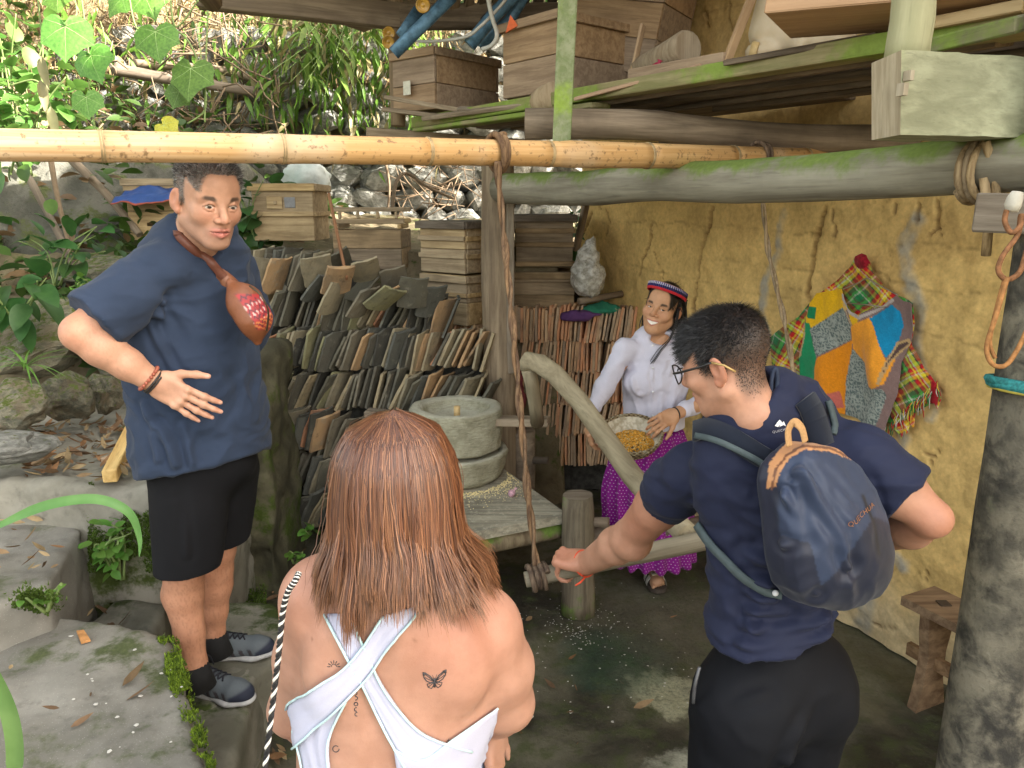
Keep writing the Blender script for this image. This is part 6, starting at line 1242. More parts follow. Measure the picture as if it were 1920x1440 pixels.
def twigs():
    b = MB(); rr = RNG
    for _ in range(150):
        u, v = rr.uniform(180, 520), rr.uniform(0, 250); Y = rr.uniform(6.3, 7.2); a = at(u, v, Y); d = Vector((rr.normal(), rr.normal()*.2, rr.normal()*.8)).normalized()*rr.uniform(.15, .5); b.tube([a, a+d*.5+Vector((rr.normal()*.04, 0, rr.normal()*.04)), a+d], rr.uniform(.003, .008), 4)
    for _ in range(60):
        u, v = rr.uniform(740, 900), rr.uniform(300, 400); a = at(u, v, 6.6); d = Vector((rr.normal(), 0, rr.normal())).normalized()*.25; b.tube([a, a+d], rr.uniform(.002, .005), 4)
    b.build('twigs', m_twig, kind='stuff')
twigs()
# --- trees round the yard, out of view, added to dim skylight and dapple sun
def tree(name, label, base, top, crown_c, crown_r, n, L, seed, shape='oval'):
    rr = np.random.default_rng(seed); t = thing(name, label, 'tree', base); b = MB(); P = curve([base, Vector(base).lerp(Vector(top), .5)+Vector((.1, .1, 0)), top], 12); b.tube(P, [.13-.08*i/len(P) for i in range(len(P))], 12, 0, True, .06); b.build('trunk', m_log, t)
    for k in range(7): a = P[int(len(P)*rr.uniform(.5, .95))-1]; e = Vector(crown_c)+Vector((rr.normal()*crown_r[0]*.5, rr.normal()*crown_r[1]*.5, rr.normal()*crown_r[2]*.4)); b = MB(); Pk = curve([a, a.lerp(e, .5)+Vector((0, 0, .2)), e], 10); b.tube(Pk, [.04-.03*i/len(Pk) for i in range(len(Pk))], 7); b.build('limb', m_log, t)
    cl = rr.normal(size=(45, 3))*.5*np.array(crown_r)+np.array(crown_c); p = cl[rr.integers(0, 45, n)]+rr.normal(size=(n, 3))*.22; d = rr.normal(size=(n, 3))+np.array([[0, 0, -.5]])
    leaf_mass('crown', p, d, rr.uniform(.6, 1.3, n)*L, .42 if shape == 'oval' else .16, shape, m_leaf_mass, np.array([[.06, .13, .025]])*rr.uniform(.6, 1.4, (n, 1)), .3, None, t)
tree('tree', 'unseen broad leaved tree on the bank, added to dim skylight over the steps', (-3.6, 2.4, .8), (-2.9, 2.6, 4.2), (-3.0, 3.2, 5.3), (2.4, 2.8, .9), 4200, .24, 1)
tree('tree', 'second unseen broad leaved tree farther up the bank, added to dim skylight over the rock outcrop', (-5.6, 5.6, 1.8), (-5.0, 5.8, 4.8), (-4.4, 6.0, 5.6), (2.0, 2.0, 1.0), 2600, .24, 5)
tree('tree', 'unseen tall bamboo clump behind the house end, added to dapple the sun', (2.6, 6.6, 0), (2.3, 6.4, 4.2), (1.8, 6.4, 4.0), (1.2, .6, 1.3), 800, .22, 2, 'lance')
tree('tree', 'tree above the stone wall whose branches dapple the stones', (-.2, 8.4, 3.4), (.2, 7.8, 5.0), (.3, 7.1, 4.6), (1.6, .6, .8), 260, .18, 3)
# ================================================================ PEOPLE
from mathutils.bvhtree import BVHTree
m_skin = M_skin('skin')
def npv(v): return np.array(v, dtype=float)
def finish(name, S, mat, parent, disp=None, col=None, it=1, mats=None):
    V, Q = S.mesh()
    if it: V = relax(V, Q, it)
    if disp is not None: N = vnormals(V, Q); V = V+N*disp(V, N)[:, None]
    o0 = np.array(wloc(parent)); me = np_mesh(name, V-o0, Q)
    if col is not None: set_col(me, np.clip(col(V, vnormals(V, Q)), 0, 1))
    o = link_mesh(name, me, mat, parent); o['_v'] = 0; del o['_v']; return o
def joinmesh(name, parts, mat, parent):
    """parts: list of (V world, Q, col) -> one mesh"""
    Vs, Qs, Cs, b = [], [], [], 0
    for V, Q, C in parts: Vs.append(V); Qs.append(Q+b); Cs.append(np.clip(C*np.ones((len(V), 3)), 0, 1)); b += len(V)
    me = np_mesh(name, np.concatenate(Vs)-np.array(wloc(parent)), np.concatenate(Qs)); set_col(me, np.concatenate(Cs)); return link_mesh(name, me, mat, parent)
def frame(fwd, up=(0, 0, 1), roll=0.0):
    f = Vector(fwd).normalized(); u = Vector(up); r = f.cross(u).normalized(); u = r.cross(f); M = Matrix((r, f, u)).transposed()
    return M @ Matrix.Rotation(roll, 3, 'Y')
def bvh(V, Q): return BVHTree.FromPolygons([tuple(v) for v in V], [tuple(int(i) for i in q) for q in Q])
def mixc(c, mask, q): return c+(np.array(q)[None]-c)*np.clip(mask, 0, 1)[:, None]

def head(M, org, sc=1.0, skin=(.60, .33, .22), lip=(.50, .19, .15), hairc=(.03, .025, .022), hairmask=None, brow=(.05, .035, .025), smile=False, stubble=0.0, wide=1.0, neck=(0, -.05, -.17), neckr=.056, res=.0022, gaze=(0, 1, 0), flatnose=0.0, fat=0.0, eye=1.0):
    """face, ears, skull and neck as one skin surface; local x right, y forwards, z up"""
    S = SDF((-.115, -.135, -.215), (.115, .145, .145), res); e = S.ell; c = S.cone
    e((0, -.012, .038), (.074, .096, .086)); e((0, .028, -.02), (.061, .064, .088), None, .03); e((0, .044, .052), (.058, .046, .05), None, .03)
    for s in (-1, 1):
        c((s*(.050+fat), .0, -.055), (s*.018, .068, -.094), .022+fat*.6, .018, .026); e((s*.040, .060, -.022), (.025+fat, .024+fat*.5, .024), None, .022)
        c((s*.046, .066, .020), (s*.012, .084, .016), .010, .009, .014)
    e((0, .070, -.097), (.022, .018, .018), None, .02); e((0, .078, -.062), (.030, .018, .024), None, .016)
    if fat: e((0, .03, -.10), (.04, .045, .03), None, .03)
    for s in (-1, 1):
        e((s*.031, .092, .003), (.017, .013, .0095), None, .012, 'sub'); e((s*.031, .0735, .002), (.0138,)*3, None, .002)
        S.chain([(s*.017, .0840, .0035), (s*.024, .0880, .0085*eye), (s*.033, .0885, .0098*eye), (s*.045, .0800, .0045/eye)], [.0028, .0036, .0036, .0028], .003)
        S.chain([(s*.017, .0840, .000), (s*.025, .0868, -.0055), (s*.034, .0862, -.0062), (s*.045, .0795, -.001)], [.0024, .0030, .0030, .0024], .003)
    y1 = .112-flatnose; c((0, .087, .012), (0, y1, -.026), .0080, .0112, .010)
    for s in (-1, 1): e((s*(.012+flatnose*.3), .099-flatnose*.5, -.031), (.0095, .011, .008), None, .006); e((s*.007, y1-.004, -.0375), (.0036, .006, .0032), None, .003, 'sub')
    if smile:
        for s in (-1, 1): c((s*.029, .080, -.056), (0, .0945, -.0560), .0038, .0052, .004); c((s*.027, .080, -.060), (0, .0915, -.0765), .0042, .0062, .005); e((0, .080, -.066), (.026, .014, .010), None, .004); e((s*.041, .068, -.035), (.020, .018, .018), None, .012)
    else:
        for s in (-1, 1): c((s*.024, .086, -.0605), (s*.006, .0970, -.0560), .0040, .0058, .005); c((s*.021, .086, -.0655), (0, .0955, -.0705), .0046, .0074, .005); c((s*.025, .088, -.0625), (0, .1015, -.0628), .0018, .0024, .002, 'sub')
    for s in (-1, 1):
        R_ = Matrix.Rotation(s*.35, 3, 'Z') @ Matrix.Rotation(-.2, 3, 'X'); e((s*.081, -.010, -.004), (.0085, .019, .031), R_, .006); e((s*.078, -.002, -.030), (.008, .011, .011), None, .006); e((s*.090, -.006, .001), (.007, .010, .016), R_, .005, 'sub')
    c((0, -.020, -.045), npv(neck)*.6, neckr*.96, neckr, .03); c(npv(neck)*.6, neck, neckr, neckr*1.15, .02)
    V, Q = S.mesh(); V = relax(V, Q, 1, .35); X, Y, Z = V.T
    C = np.tile(np.array([skin], float), (len(V), 1)); C *= (1+.06*fnoise(V*60, 3))[:, None]
    for s in (-1, 1): C = mixc(C, np.exp(-(((X-s*.040)/.020)**2+((Z+.025)/.02)**2))*(Y > .03)*.35, (skin[0]*1.02, skin[1]*.72, skin[2]*.68))
    C = mixc(C, np.exp(-((X/.014)**2+((Z+.028)/.015)**2))*(Y > .09)*.35, (skin[0], skin[1]*.7, skin[2]*.65)); C = mixc(C, (np.abs(X) > .076)*(Z > -.05)*(Y < .03)*.4, (skin[0]*1.0, skin[1]*.62, skin[2]*.55))
    if stubble: C = mixc(C, stubble*sm(Y, -.01, .03)*sm(Z, -.035, -.055)*sm(Z, -.135, -.11)*(1-np.exp(-((X/.03)**2+((Z+.03)/.02)**2))), (.16, .115, .10))
    if smile:
        x2 = (X/.029)**2; zl = -.0800+.0225*x2; zu = -.0535-.001*np.cos(X*190); C = mixc(C, (Y > .066)*(np.abs(X) < .031)*sm(Z, zl-.0015, zl)*sm(Z, zu+.0012, zu)*.95, lip); tl = -.0738+.0165*x2; tu = -.0585+.0*X; C = mixc(C, (Y > .066)*(np.abs(X) < .0265)*sm(Z, tl-.0006, tl+.0006)*sm(Z, tu+.0006, tu-.0006), (.78, .74, .67))
    else:
        lm = (Y > .075)*np.exp(-(((X)/.0265)**4+((Z+.0635)/.0125)**4)); C = mixc(C, lm*.9, lip); C = mixc(C, (Y > .08)*np.exp(-(((X)/.024)**4+((Z+.0625)/.0018)**2))*.8, (.10, .03, .025))
    for s in (-1, 1):
        bp = [(s*.013, .088, .0185), (s*.026, .090, .0245), (s*.040, .081, .0245), (s*.052, .066, .0185)]; d = polydist(V, bp); C = mixc(C, sm(d, .0085, .0035)*.9, brow)
        ec = npv((s*.031, .0735, .002)); r = np.linalg.norm(V-ec, axis=1); on = (r < .0147)*(Y > .075); op = on*((np.abs((Z-.0015)/(.0062*eye if not smile else .0045)) < 1)); C = mixc(C, op*1.0, (.62, .58, .54)); g = npv(gaze)/np.linalg.norm(gaze); ir = np.linalg.norm(V-ec-g*.0138, axis=1); C = mixc(C, op*(ir < .0068), (.035, .02, .012))
        C = mixc(C, sm(polydist(V, [(s*.016, .085, .002), (s*.024, .0895, .0065*eye), (s*.034, .0895, .0070*eye), (s*.046, .080, .003/eye)]), .0026, .0011)*(.45 if smile else .8), (.03, .018, .014))
    hm = None
    if hairmask is not None: hm = hairmask(X, Y, Z); C = mixc(C, hm, hairc)
    Mn = np.array(M)*sc; W = V@Mn.T+npv(org); N = vnormals(V, Q)
    return W, Q, C, dict(V=V, N=N, hm=hm, M=np.array(M), sc=sc, org=npv(org))
def short_hair(parent, H, n, length, lfn, dirfn, cols, width=.0011, seed=0, mat=None):
    """thousands of separate short hairs growing out of the scalp"""
    rr = np.random.default_rng(seed); V, N, hm = H['V'], H['N'], H['hm']; w = np.clip(hm, 0, 1)**1.5; w = w/w.sum(); idx = rr.choice(len(V), n, p=w); P = V[idx]+rr.normal(size=(n, 3))*.0012; Nn = N[idx]; L = length*lfn(P)*rr.uniform(.6, 1.2, n)
    d = dirfn(P, Nn)+rr.normal(size=(n, 3))*.22; d /= np.linalg.norm(d, axis=1, keepdims=True); side = np.cross(d, Nn)+1e-5; side /= np.linalg.norm(side, axis=1, keepdims=True); d2 = d-.35*Nn; d2 /= np.linalg.norm(d2, axis=1, keepdims=True)
    A = P-Nn*.001; B = A+d*L[:, None]*.55; E = B+d2*L[:, None]*.5; s = side*width*.5
    VV = np.stack([A-s, A+s, B-s*.8, B+s*.8, E-s*.15, E+s*.15], 1).reshape(-1, 3); VV = VV@(H['M']*H['sc']).T+H['org']; b = np.arange(n)[:, None]*6; Q = np.concatenate([b+np.array([[0, 1, 3, 2]]), b+np.array([[2, 3, 5, 4]])])
    c = np.array(cols)[rr.integers(0, len(cols), n)]*rr.uniform(.6, 1.3, (n, 1)); me = np_mesh('hair', VV-np.array(wloc(parent)), Q); set_col(me, np.repeat(c, 6, 0)); return link_mesh('hair', me, mat or m_hair, parent)
m_hair = M_attr('hair_strands', .42, .45, 0, 30, .1)
def hand(S, w, d, n, t, sc=1.0, curl=((.1, .15, .1),)*4, spread=(.10, .03, -.05, -.14), thumb=(.55, .75, -.10), thumbcurl=.3, k=.006, gap=0.0):
    """w wrist, d towards the fingers, n out of the back of the hand, t towards the thumb"""
    w, d, n, t = npv(w), npv(Vector(d).normalized()), npv(n), npv(t); n = n-d*(n@d); n /= np.linalg.norm(n); t = t-d*(t@d)-n*(t@n); t /= np.linalg.norm(t); F_ = lambda a, b, c_: w+sc*(d*a+t*b+n*c_)
    S.cone(F_(-.03, 0, 0), F_(.02, 0, 0), .027*sc, .027*sc, .012, flat=n, ratio=.78); R3 = Matrix((Vector(d), Vector(t), Vector(n))).transposed()
    S.box(F_(.052, .0, .0), (.047*sc, .039*sc, .0125*sc), R3, .012*sc, .016); S.ell(F_(.035, .028, -.006), (.032*sc, .018*sc, .015*sc), R3, .014); S.ell(F_(.04, -.026, -.006), (.035*sc, .015*sc, .013*sc), R3, .012)
    spec = ((.094, .030, (.043, .026, .021), .0090), (.099, .0095, (.047, .029, .022), .0092), (.094, -.0115, (.043, .027, .021), .0087), (.083, -.0305, (.034, .021, .019), .0078)); tips = []
    for (a, b, Ls, r), cu, sp in zip(spec, curl, spread):
        p = F_(a-.012, b, .001); an = 0.0; pts = [p]; dd = d*math.cos(sp)+t*math.sin(sp)
        for i, L in enumerate(Ls): an += cu[i]; q = dd*math.cos(an)-n*math.sin(an); p = p+q*(L+(.012 if i == 0 else 0))*sc; pts.append(p)
        rad = [r*1.1*sc, r*1.02*sc, r*.95*sc, r*.74*sc]; S.chain(pts, rad, k*.5); S.ell(pts[1], (r*1.14*sc,)*3, None, .006); S.ell(F_(a-.004, b, .0075), (.0095*sc,)*3, None, .008); tips.append((pts[-1], n*math.cos(an)+dd*math.sin(an)))
    td = d*thumb[0]+t*thumb[1]+n*thumb[2]; td /= np.linalg.norm(td); p0 = F_(.018, .026, -.004); p1 = p0+td*.043*sc; t2 = td*math.cos(thumbcurl)+d*math.sin(thumbcurl); p2 = p1+t2*.034*sc; t3 = td*math.cos(thumbcurl*1.7)+d*math.sin(thumbcurl*1.7); p3 = p2+t3*.024*sc
    S.chain([p0, p1, p2, p3], [.0145*sc, .0115*sc, .0105*sc, .0082*sc], .008); tips.append((p3, n)); return tips
def skincol(skin, tips=(), red=(), hairy=0.0):
    def f(V, N):
        C = np.tile(np.array([skin], float), (len(V), 1))*(1+.05*fnoise(V*30, 3))[:, None]
        for p, n in tips: q = p+npv(n)*.006; d = np.linalg.norm(V-q, axis=1); C = mixc(C, sm(d, .0085, .0055)*.55*(((N@npv(n)) > .25)), (.74, .50, .42)); C = mixc(C, sm(np.linalg.norm(V-p, axis=1), .028, .010)*.30, (skin[0], skin[1]*.75, skin[2]*.72))
        for p, r, a in red: C = mixc(C, np.exp(-(np.linalg.norm(V-npv(p), axis=1)/r)**2)*a, (skin[0]*1.02, skin[1]*.72, skin[2]*.66))
        if hairy: h = fnoise(V*np.array([[340, 340, 90]]), 3); C = mixc(C, sm(h, .1, .7)*hairy, (.13, .07, .045))
        return C
    return f
def folds(sc, amp, dirs=(1, 1, 1), seed=0.0, warp=.5, ridge=True):
    def f(V, N):
        p = V*np.array([dirs])*sc; w = fnoise(V*3.1+seed, 3)[:, None]*warp; h = fnoise(p+w*np.array([[1, 1, 1]])+seed, 2, .45); h2 = fnoise(p*2.6+w*2+seed+9, 2, .5)
        return amp*((.5-np.abs(h))*1.4 if ridge else h)+amp*.28*(.5-np.abs(h2))
    return f
def foldlines(lines, base=None):
    """cloth creases along polylines: (points, half width m, height m)"""
    def f(V, N):
        d = base(V, N) if base is not None else np.zeros(len(V))
        for pts, w, a in lines: q = polydist(V, pts); d = d+a*np.exp(-(q/w)**2)-.6*a*np.exp(-((q-2.0*w)/w)**2)
        return d
    return f
def shoe(parent, heel, dr, L, zf, main, cap, sole, collar, lace, nm='shoe', bendup=0.0):
    """trainer: sole and upper with toe cap, collar lining and laces"""
    f = Vector((dr[0], dr[1], 0)).normalized(); r = Vector((f.y, -f.x, 0)); h = Vector((heel[0], heel[1], zf)); P = lambda a, b, c: npv(h+f*a*L+r*b*L+Vector((0, 0, c*L)))
    S = SDF(tuple(np.minimum(P(-.1, 0, 0), P(1.1, 0, 0))-np.array([.08, .08, .02])), tuple(np.maximum(P(-.1, 0, 0), P(1.1, 0, 0))+np.array([.08, .08, .19])), .0035)
    S.chain([P(.10, 0, .155), P(.30, 0, .145), P(.55, .01, .135), P(.80, .02, .13), P(.90, .02, .13)], [.115*L, .115*L, .14*L, .15*L, .125*L], .02, flat=(0, 0, 1), ratio=.95)
    S.cone(P(.14, 0, .20), P(.20, 0, .36), .12*L, .125*L, .03); S.cone(P(.34, .0, .30), P(.62, .01, .20), .085*L, .075*L, .03); S.cone(P(.20, 0, .36), P(.20, 0, .60), .088*L, .09*L, .01, 'sub'); S.plane(P(0, 0, .09), (0, 0, -1), .004)
    fn, rn = npv(f), npv(r); hh = npv(h)
    def col(V, N):
        a = ((V-hh)@fn)/L; b = ((V-hh)@rn)/L; c = (V[:, 2]-zf)/L; C = np.tile(np.array([main], float), (len(V), 1)); C = mixc(C, sm(a, .78, .82)*sm(c, .27-.10*(1-np.clip((a-.8)/.2, 0, 1)), .22-.10*(1-np.clip((a-.8)/.2, 0, 1))), cap); C = mixc(C, (np.mod(a*9+c*4, 1) < .45)*sm(a, .30, .34)*sm(a, .80, .74)*sm(c, .20, .17), (.035, .03, .035)); C = mixc(C, sm(a, .05, .0)*.7, cap)
        C = mixc(C, (np.hypot(a-.20, b) < .118)*(c > .33)*1.0, collar); C = mixc(C, (np.abs(c-.30-.25*np.abs(a-.2)) < .018)*(a < .36)*(np.abs(b) > .06), collar); C = mixc(C, (np.abs(b) < .05)*(a > .34)*(a < .66)*(c > .22), tuple(k*.6 for k in main)); return C
    up = finish(nm, S, m_shoe, parent, None, col, 1)
    S = SDF(tuple(np.minimum(P(-.1, 0, 0), P(1.1, 0, 0))-np.array([.08, .08, .02])), tuple(np.maximum(P(-.1, 0, 0), P(1.1, 0, 0))+np.array([.08, .08, .06])), .0035)
    S.chain([P(.09, 0, .055), P(.40, 0, .055), P(.75, .02, .055), P(.90, .02, .065)], [.125*L, .118*L, .165*L, .138*L], .01, flat=(0, 0, 1), ratio=.42); S.plane(P(0, 0, .004), (0, 0, -1), .003); S.plane(P(0, 0, .112), (0, 0, 1), .003)
    for k in range(11): S.cone(P(.05+.09*k, -.3, .0), P(.05+.09*k, .3, .0), .012*L, None, .004, 'sub')
    so = finish('sole', S, sole, up, None, None, 1); so.location = (0, 0, 0)
    b = MB(); tr = bvh(*(lambda me: (np.array([v.co for v in me.vertices])+np.array(wloc(parent)), [p.vertices for p in me.polygons]))(up.data))
    def top(a, q): loc, nn, _, _ = tr.ray_cast(Vector(P(a, q, .7)), Vector((0, 0, -1))); return (loc+nn*.0025) if loc else Vector(P(a, q, .3))
    for k in range(5): a = .36+.062*k; b.tube([top(a, -.075), top(a+.02, -.03), top(a+.035, .03), top(a+.06, .075)], .0028, 6); b.tube([top(a, .075), top(a+.02, .03), top(a+.035, -.03), top(a+.06, -.075)], .0028, 6)
    q = top(.36, 0); b.tube(curve([q, q+Vector((0, 0, .02))+r*.02, q+r*.045-f*.01+Vector((0, 0, .01)), q+r*.02, q], 16), .0026, 6); b.tube(curve([q, q+Vector((0, 0, .025))-r*.01, q-r*.035+Vector((0, 0, .01)), q-r*.05-Vector((0, 0, .03))], 14), .0026, 6); b.build('laces', lace, up); return up
m_shoe = M_attr('shoe_fabric', .75, .3, .3, 300, .1, 0, .001)
m_sole = M_plain('light_grey_rubber', (.36, .36, .37), .7, bump=.2); m_lace = M_plain('dark_laces', (.012, .013, .02), .8)
m_shirt_navy = M_cloth('slate_navy_cotton', (.026, .039, .072), .9, 700, .06); m_black_cotton = M_cloth('black_cotton', (.006, .006, .0075), .9, 700, 0); m_sport = M_cloth('dark_navy_sport_jersey', (.016, .020, .048), .7, 900, .04, .08); m_sport_black = M_cloth('black_sport_trousers', (.0055, .006, .009), .75, 900, 0)

# ---------------------------------------------------------------- standing man at the left
SK1 = (.50, .28, .19)
def left_man():
    t = thing('person', 'man standing on the step in a navy t-shirt and black shorts, hand on hip', 'person', (-.87, 2.34, .27)); f = Vector((.82, -.57, 0)).normalized(); r = Vector((f.y, -f.x, 0)); Yc = 2.36
    hm = lambda X, Y, Z: np.clip(np.maximum(sm(Z-.55*np.clip(-Y, -.2, .03)-.10*np.maximum(.045-np.abs(X), 0), .070, .080)*(1-sm(Y, .068, .080)*(Z < .085)), sm(Z, -.02, .0)*sm(Y, .028, .010)*(np.abs(X) > .0)*(1-(np.abs(X) > .0785)*(Z < .035)) + sm(Z, -.085, -.05)*sm(Y, -.035, -.055)), 0, 1)*.92
    M = frame((.66, -.69, -.26), roll=R(-2)); W, Q, C, H = head(M, at(389, 374, 2.24), 1.06, SK1, (.50, .17, .14), (.17, .145, .13), hm, (.035, .025, .02), stubble=.30, eye=1.3, neck=(0, -.075, -.175), neckr=.060, gaze=(.05, 1, -.25), fat=.0)
    cols = [(.10, .095, .09), (.20, .195, .19), (.34, .33, .32), (.05, .047, .045)]
    short_hair(t, H, 9000, .016, lambda P: .35+1.1*sm(P[:, 2], .03, .10), lambda P, N: N*.75+np.array([[0, .35, -.1]])*(P[:, 2:3] > .06), cols, .0012, 1)
    # bare arm with the hand on the hip
    Sr, El, Wr = at(292, 512, 2.20), at(150, 624, 2.04), at(286, 714, 2.105)
    S = SDF((-1.52, 1.9, .98), (-.80, 2.4, 1.72), .0034); S.chain([Sr, npv(Sr.lerp(El, .55)), El], [.060, .056, .047], .02); S.chain([El, npv(El.lerp(Wr, .30))+np.array([0, 0, .0]), npv(El.lerp(Wr, .65)), Wr], [.049, .052, .043, .031], .015)
    d = at(384, 768, 2.115)-at(288, 714, 2.11); tips = hand(S, Wr+d.normalized()*.006, d, (-.12, -1, .12), (.5, 0, .86), 1.0, ((.16, .20, .12), (.14, .18, .12), (.14, .2, .12), (.12, .16, .1)), (.03, .0, -.07, -.16), (.72, .66, -.12), .45)
    V, Q2 = S.mesh(); V = relax(V, Q2, 1, .4); armc = skincol(SK1, tips, [(El, .06, .5)], .0)(V, vnormals(V, Q2)); h = fnoise(V*np.array([[320, 320, 110]]), 3); armc = mixc(armc, sm(h, .15, .7)*.16*sm(polydist(V, [El, Wr]), .2, .0)*sm(np.linalg.norm(V-npv(Wr), axis=1), .03, .09), (.14, .075, .05))
    # legs
    S = SDF((-1.12, 2.05, .26), (-.66, 2.62, 1.0), .0045)
    for kn, cf, an in ((at(348, 1040, 2.235), at(343, 1112, 2.255), at(366, 1246, 2.235)), (at(406, 1030, 2.43), at(400, 1095, 2.45), at(401, 1186, 2.445))):
        S.chain([kn+Vector((0, 0, .05)), kn, npv(kn.lerp(cf, .55)), cf, npv(cf.lerp(an, .55)), an, an+Vector((0, 0, -.05))], [.062, .060, .058, .062, .046, .036, .036], .02)
    V3, Q3 = S.mesh(); V3 = relax(V3, Q3, 1, .4); lc = skincol((.42, .21, .13), (), (), .3)(V3, vnormals(V3, Q3))
    S = SDF((-1.3, 2.0, .70), (-.6, 2.75, 1.8), .014); S.chain([at(374, 450, 2.32), at(368, 520, 2.35), at(370, 700, 2.36), at(384, 850, 2.36)], [.05, .10, .11, .11], .02, flat=f, ratio=.85); S.cone(at(368, 510, 2.34), Sr, .06, .052, .02); S.cone(at(384, 850, 2.36), at(350, 1030, 2.24), .085, .058, .02); S.cone(at(384, 850, 2.36), at(406, 1025, 2.43), .08, .055, .02); V4, Q4 = S.mesh(); joinmesh('body', [(W, Q, C), (V, Q2, armc), (V3, Q3, lc), (V4, Q4, np.array([SK1]))], m_skin, t)
    # t-shirt
    S = SDF((-1.50, 1.95, .95), (-.55, 2.85, 1.93), .0060); rows = ((486, 376, .150, .105), (520, 366, .180, .125), (570, 361, .196, .145), (640, 361, .203, .155), (700, 367, .208, .162), (780, 376, .214, .170), (850, 381, .218, .175), (920, 385, .220, .177))
    P = [at(u, v, Yc-.02*(1 if v < 500 else 0)) for v, u, a, b in rows]
    for i in range(len(P)-1): S.cone(P[i], P[i+1], rows[i][2], rows[i+1][2], .02, flat=f, ratio=(rows[i][3]+rows[i+1][3])/(rows[i][2]+rows[i+1][2]))
    Sl = at(432, 508, 2.50); S.cone(Sr+Vector((.02, .02, .012)), Sl, .070, .066, .03); sd_ = (El-Sr).normalized(); se = Sr+sd_*.215; S.chain([Sr, Sr+sd_*.10, se+sd_*.05], [.070, .080, .094], .035)
    S.chain([Sl, Sl+Vector((.03, .05, -.16)), Sl+Vector((.0, .06, -.22))], [.07, .075, .075], .03)
    pn = sd_; X, Y, Z = np.meshgrid(*S.ax, indexing='ij'); p = np.stack([X, Y, Z], -1); arm_side = ((p-npv(se))@npv(sd_)); rel = p-npv(Sr); ad = np.linalg.norm(rel-(rel@npv(sd_))[..., None]*npv(sd_), axis=-1); tor = np.hypot((p-npv(P[3]))@npv(f)/.185, (p-npv(P[3]))@npv(r)/.235); near = (ad < .135) & (arm_side < .22) & (tor > 1.0); S.f = np.where(near & (arm_side > -.005), np.maximum(S.f, arm_side), S.f).astype(np.float32)
    hemP = at(384, 866, Yc); S.plane(hemP, npv(f)*.24-np.array([0, 0, 1.]), .006); S.cone(at(352, 480, 2.37), Sr, .052, .066, .03); S.cone(at(372, 480, 2.38), Sl, .054, .062, .03); S.cone(at(368, 478, 2.36), at(372, 480, 2.35), .072, .085, .02); S.ell(at(394, 438, 2.25), (.070, .070, .072), None, .010, 'sub')
    A = lambda *q: [npv(at(u, v, 2.16)) for u, v in q]
    fl = [(A((330, 560), (360, 600), (420, 625)), .012, .010), (A((300, 590), (350, 650), (420, 690), (470, 700)), .014, .010), (A((285, 620), (320, 690), (380, 740)), .012, .008), (A((330, 570), (400, 590), (460, 590)), .010, .008), (A((400, 780), (440, 770), (490, 745)), .012, .007), (A((410, 800), (450, 795), (495, 770)), .010, .006), (A((395, 740), (440, 730), (480, 700)), .012, .007), (A((300, 800), (320, 840), (330, 870)), .014, .008), (A((345, 800), (352, 840), (360, 870)), .012, .006), (A((270, 760), (285, 790), (300, 860)), .012, .006), (A((400, 820), (450, 815), (498, 795)), .009, .005), (A((290, 510), (280, 560), (255, 600)), .014, .007), (A((200, 560), (240, 560), (290, 540)), .012, .006), (A((230, 600), (270, 580), (310, 570)), .009, .006)]
    finish('t_shirt', S, m_shirt_navy, t, foldlines([(p, w*.9, a*1.9) for p, w, a in fl], folds(8, .0105, (1, 1, 1.8), 3.0, .9)), None, 3)
    # shorts
    S = SDF((-1.22, 2.0, .62), (-.60, 2.75, 1.25), .006); a, b_ = at(358, 880, 2.31), at(352, 1075, 2.235); S.cone(a, b_, .125, .098, .03); a2, b2 = at(408, 880, 2.44), at(408, 1062, 2.43); S.cone(a2, b2, .135, .090, .02); S.ell(at(384, 860, 2.36), (.16, .15, .12), None, .04); S.plane(at(380, 1046, 2.30), (.03, .02, -1), .004); S.plane(at(384, 830, 2.36), (0, 0, 1), .01)
    B = lambda *q: [npv(at(u, v, 2.16)) for u, v in q]; finish('shorts', S, m_black_cotton, t, foldlines([(B((330, 880), (345, 960), (350, 1040)), .010, .006), (B((395, 900), (420, 960), (425, 1030)), .012, .008), (B((300, 930), (340, 920), (390, 900)), .012, .006)], folds(8, .004, (1, 1, .7), 5)), None, 1)
    for (nm, an) in (('sock', at(366, 1250, 2.235)), ('sock', at(401, 1192, 2.445))):
        b = MB(); b.tube([an+Vector((0, 0, .012)), an+Vector((.004, 0, -.02)), an+Vector((.012, 0, -.075))], [.0415, .043, .050], 18); b.build(nm, M_plain('black_sock', (.008, .008, .009), .9), t)
    toe = atz(474, 1312, .285); d1 = Vector((.965, -.26, 0)).normalized(); shoe(t, toe-d1*.285, d1, .285, .272, (.085, .10, .115), (.018, .022, .04), m_sole, (.55, .13, .04), m_lace); toe = atz(513, 1220, .285); d1 = Vector((.985, .16, 0)).normalized(); shoe(t, toe-d1*.285, d1, .285, .272, (.085, .10, .115), (.018, .022, .04), m_sole, (.55, .13, .04), m_lace)
    # bracelets
    dv = (Wr-El).normalized(); bc = Wr-dv*.012; a1 = dv.orthogonal().normalized(); a2 = dv.cross(a1)
    br = MB()
    for k in range(22): an = 6.283*k/22; br.lathe(bc+(a1*math.cos(an)+a2*math.sin(an))*.0375-Vector((0, 0, .0055)), [(0, 0), (.0045, .0015), (.0055, .0055), (.0045, .0095), (0, .011)], 8)
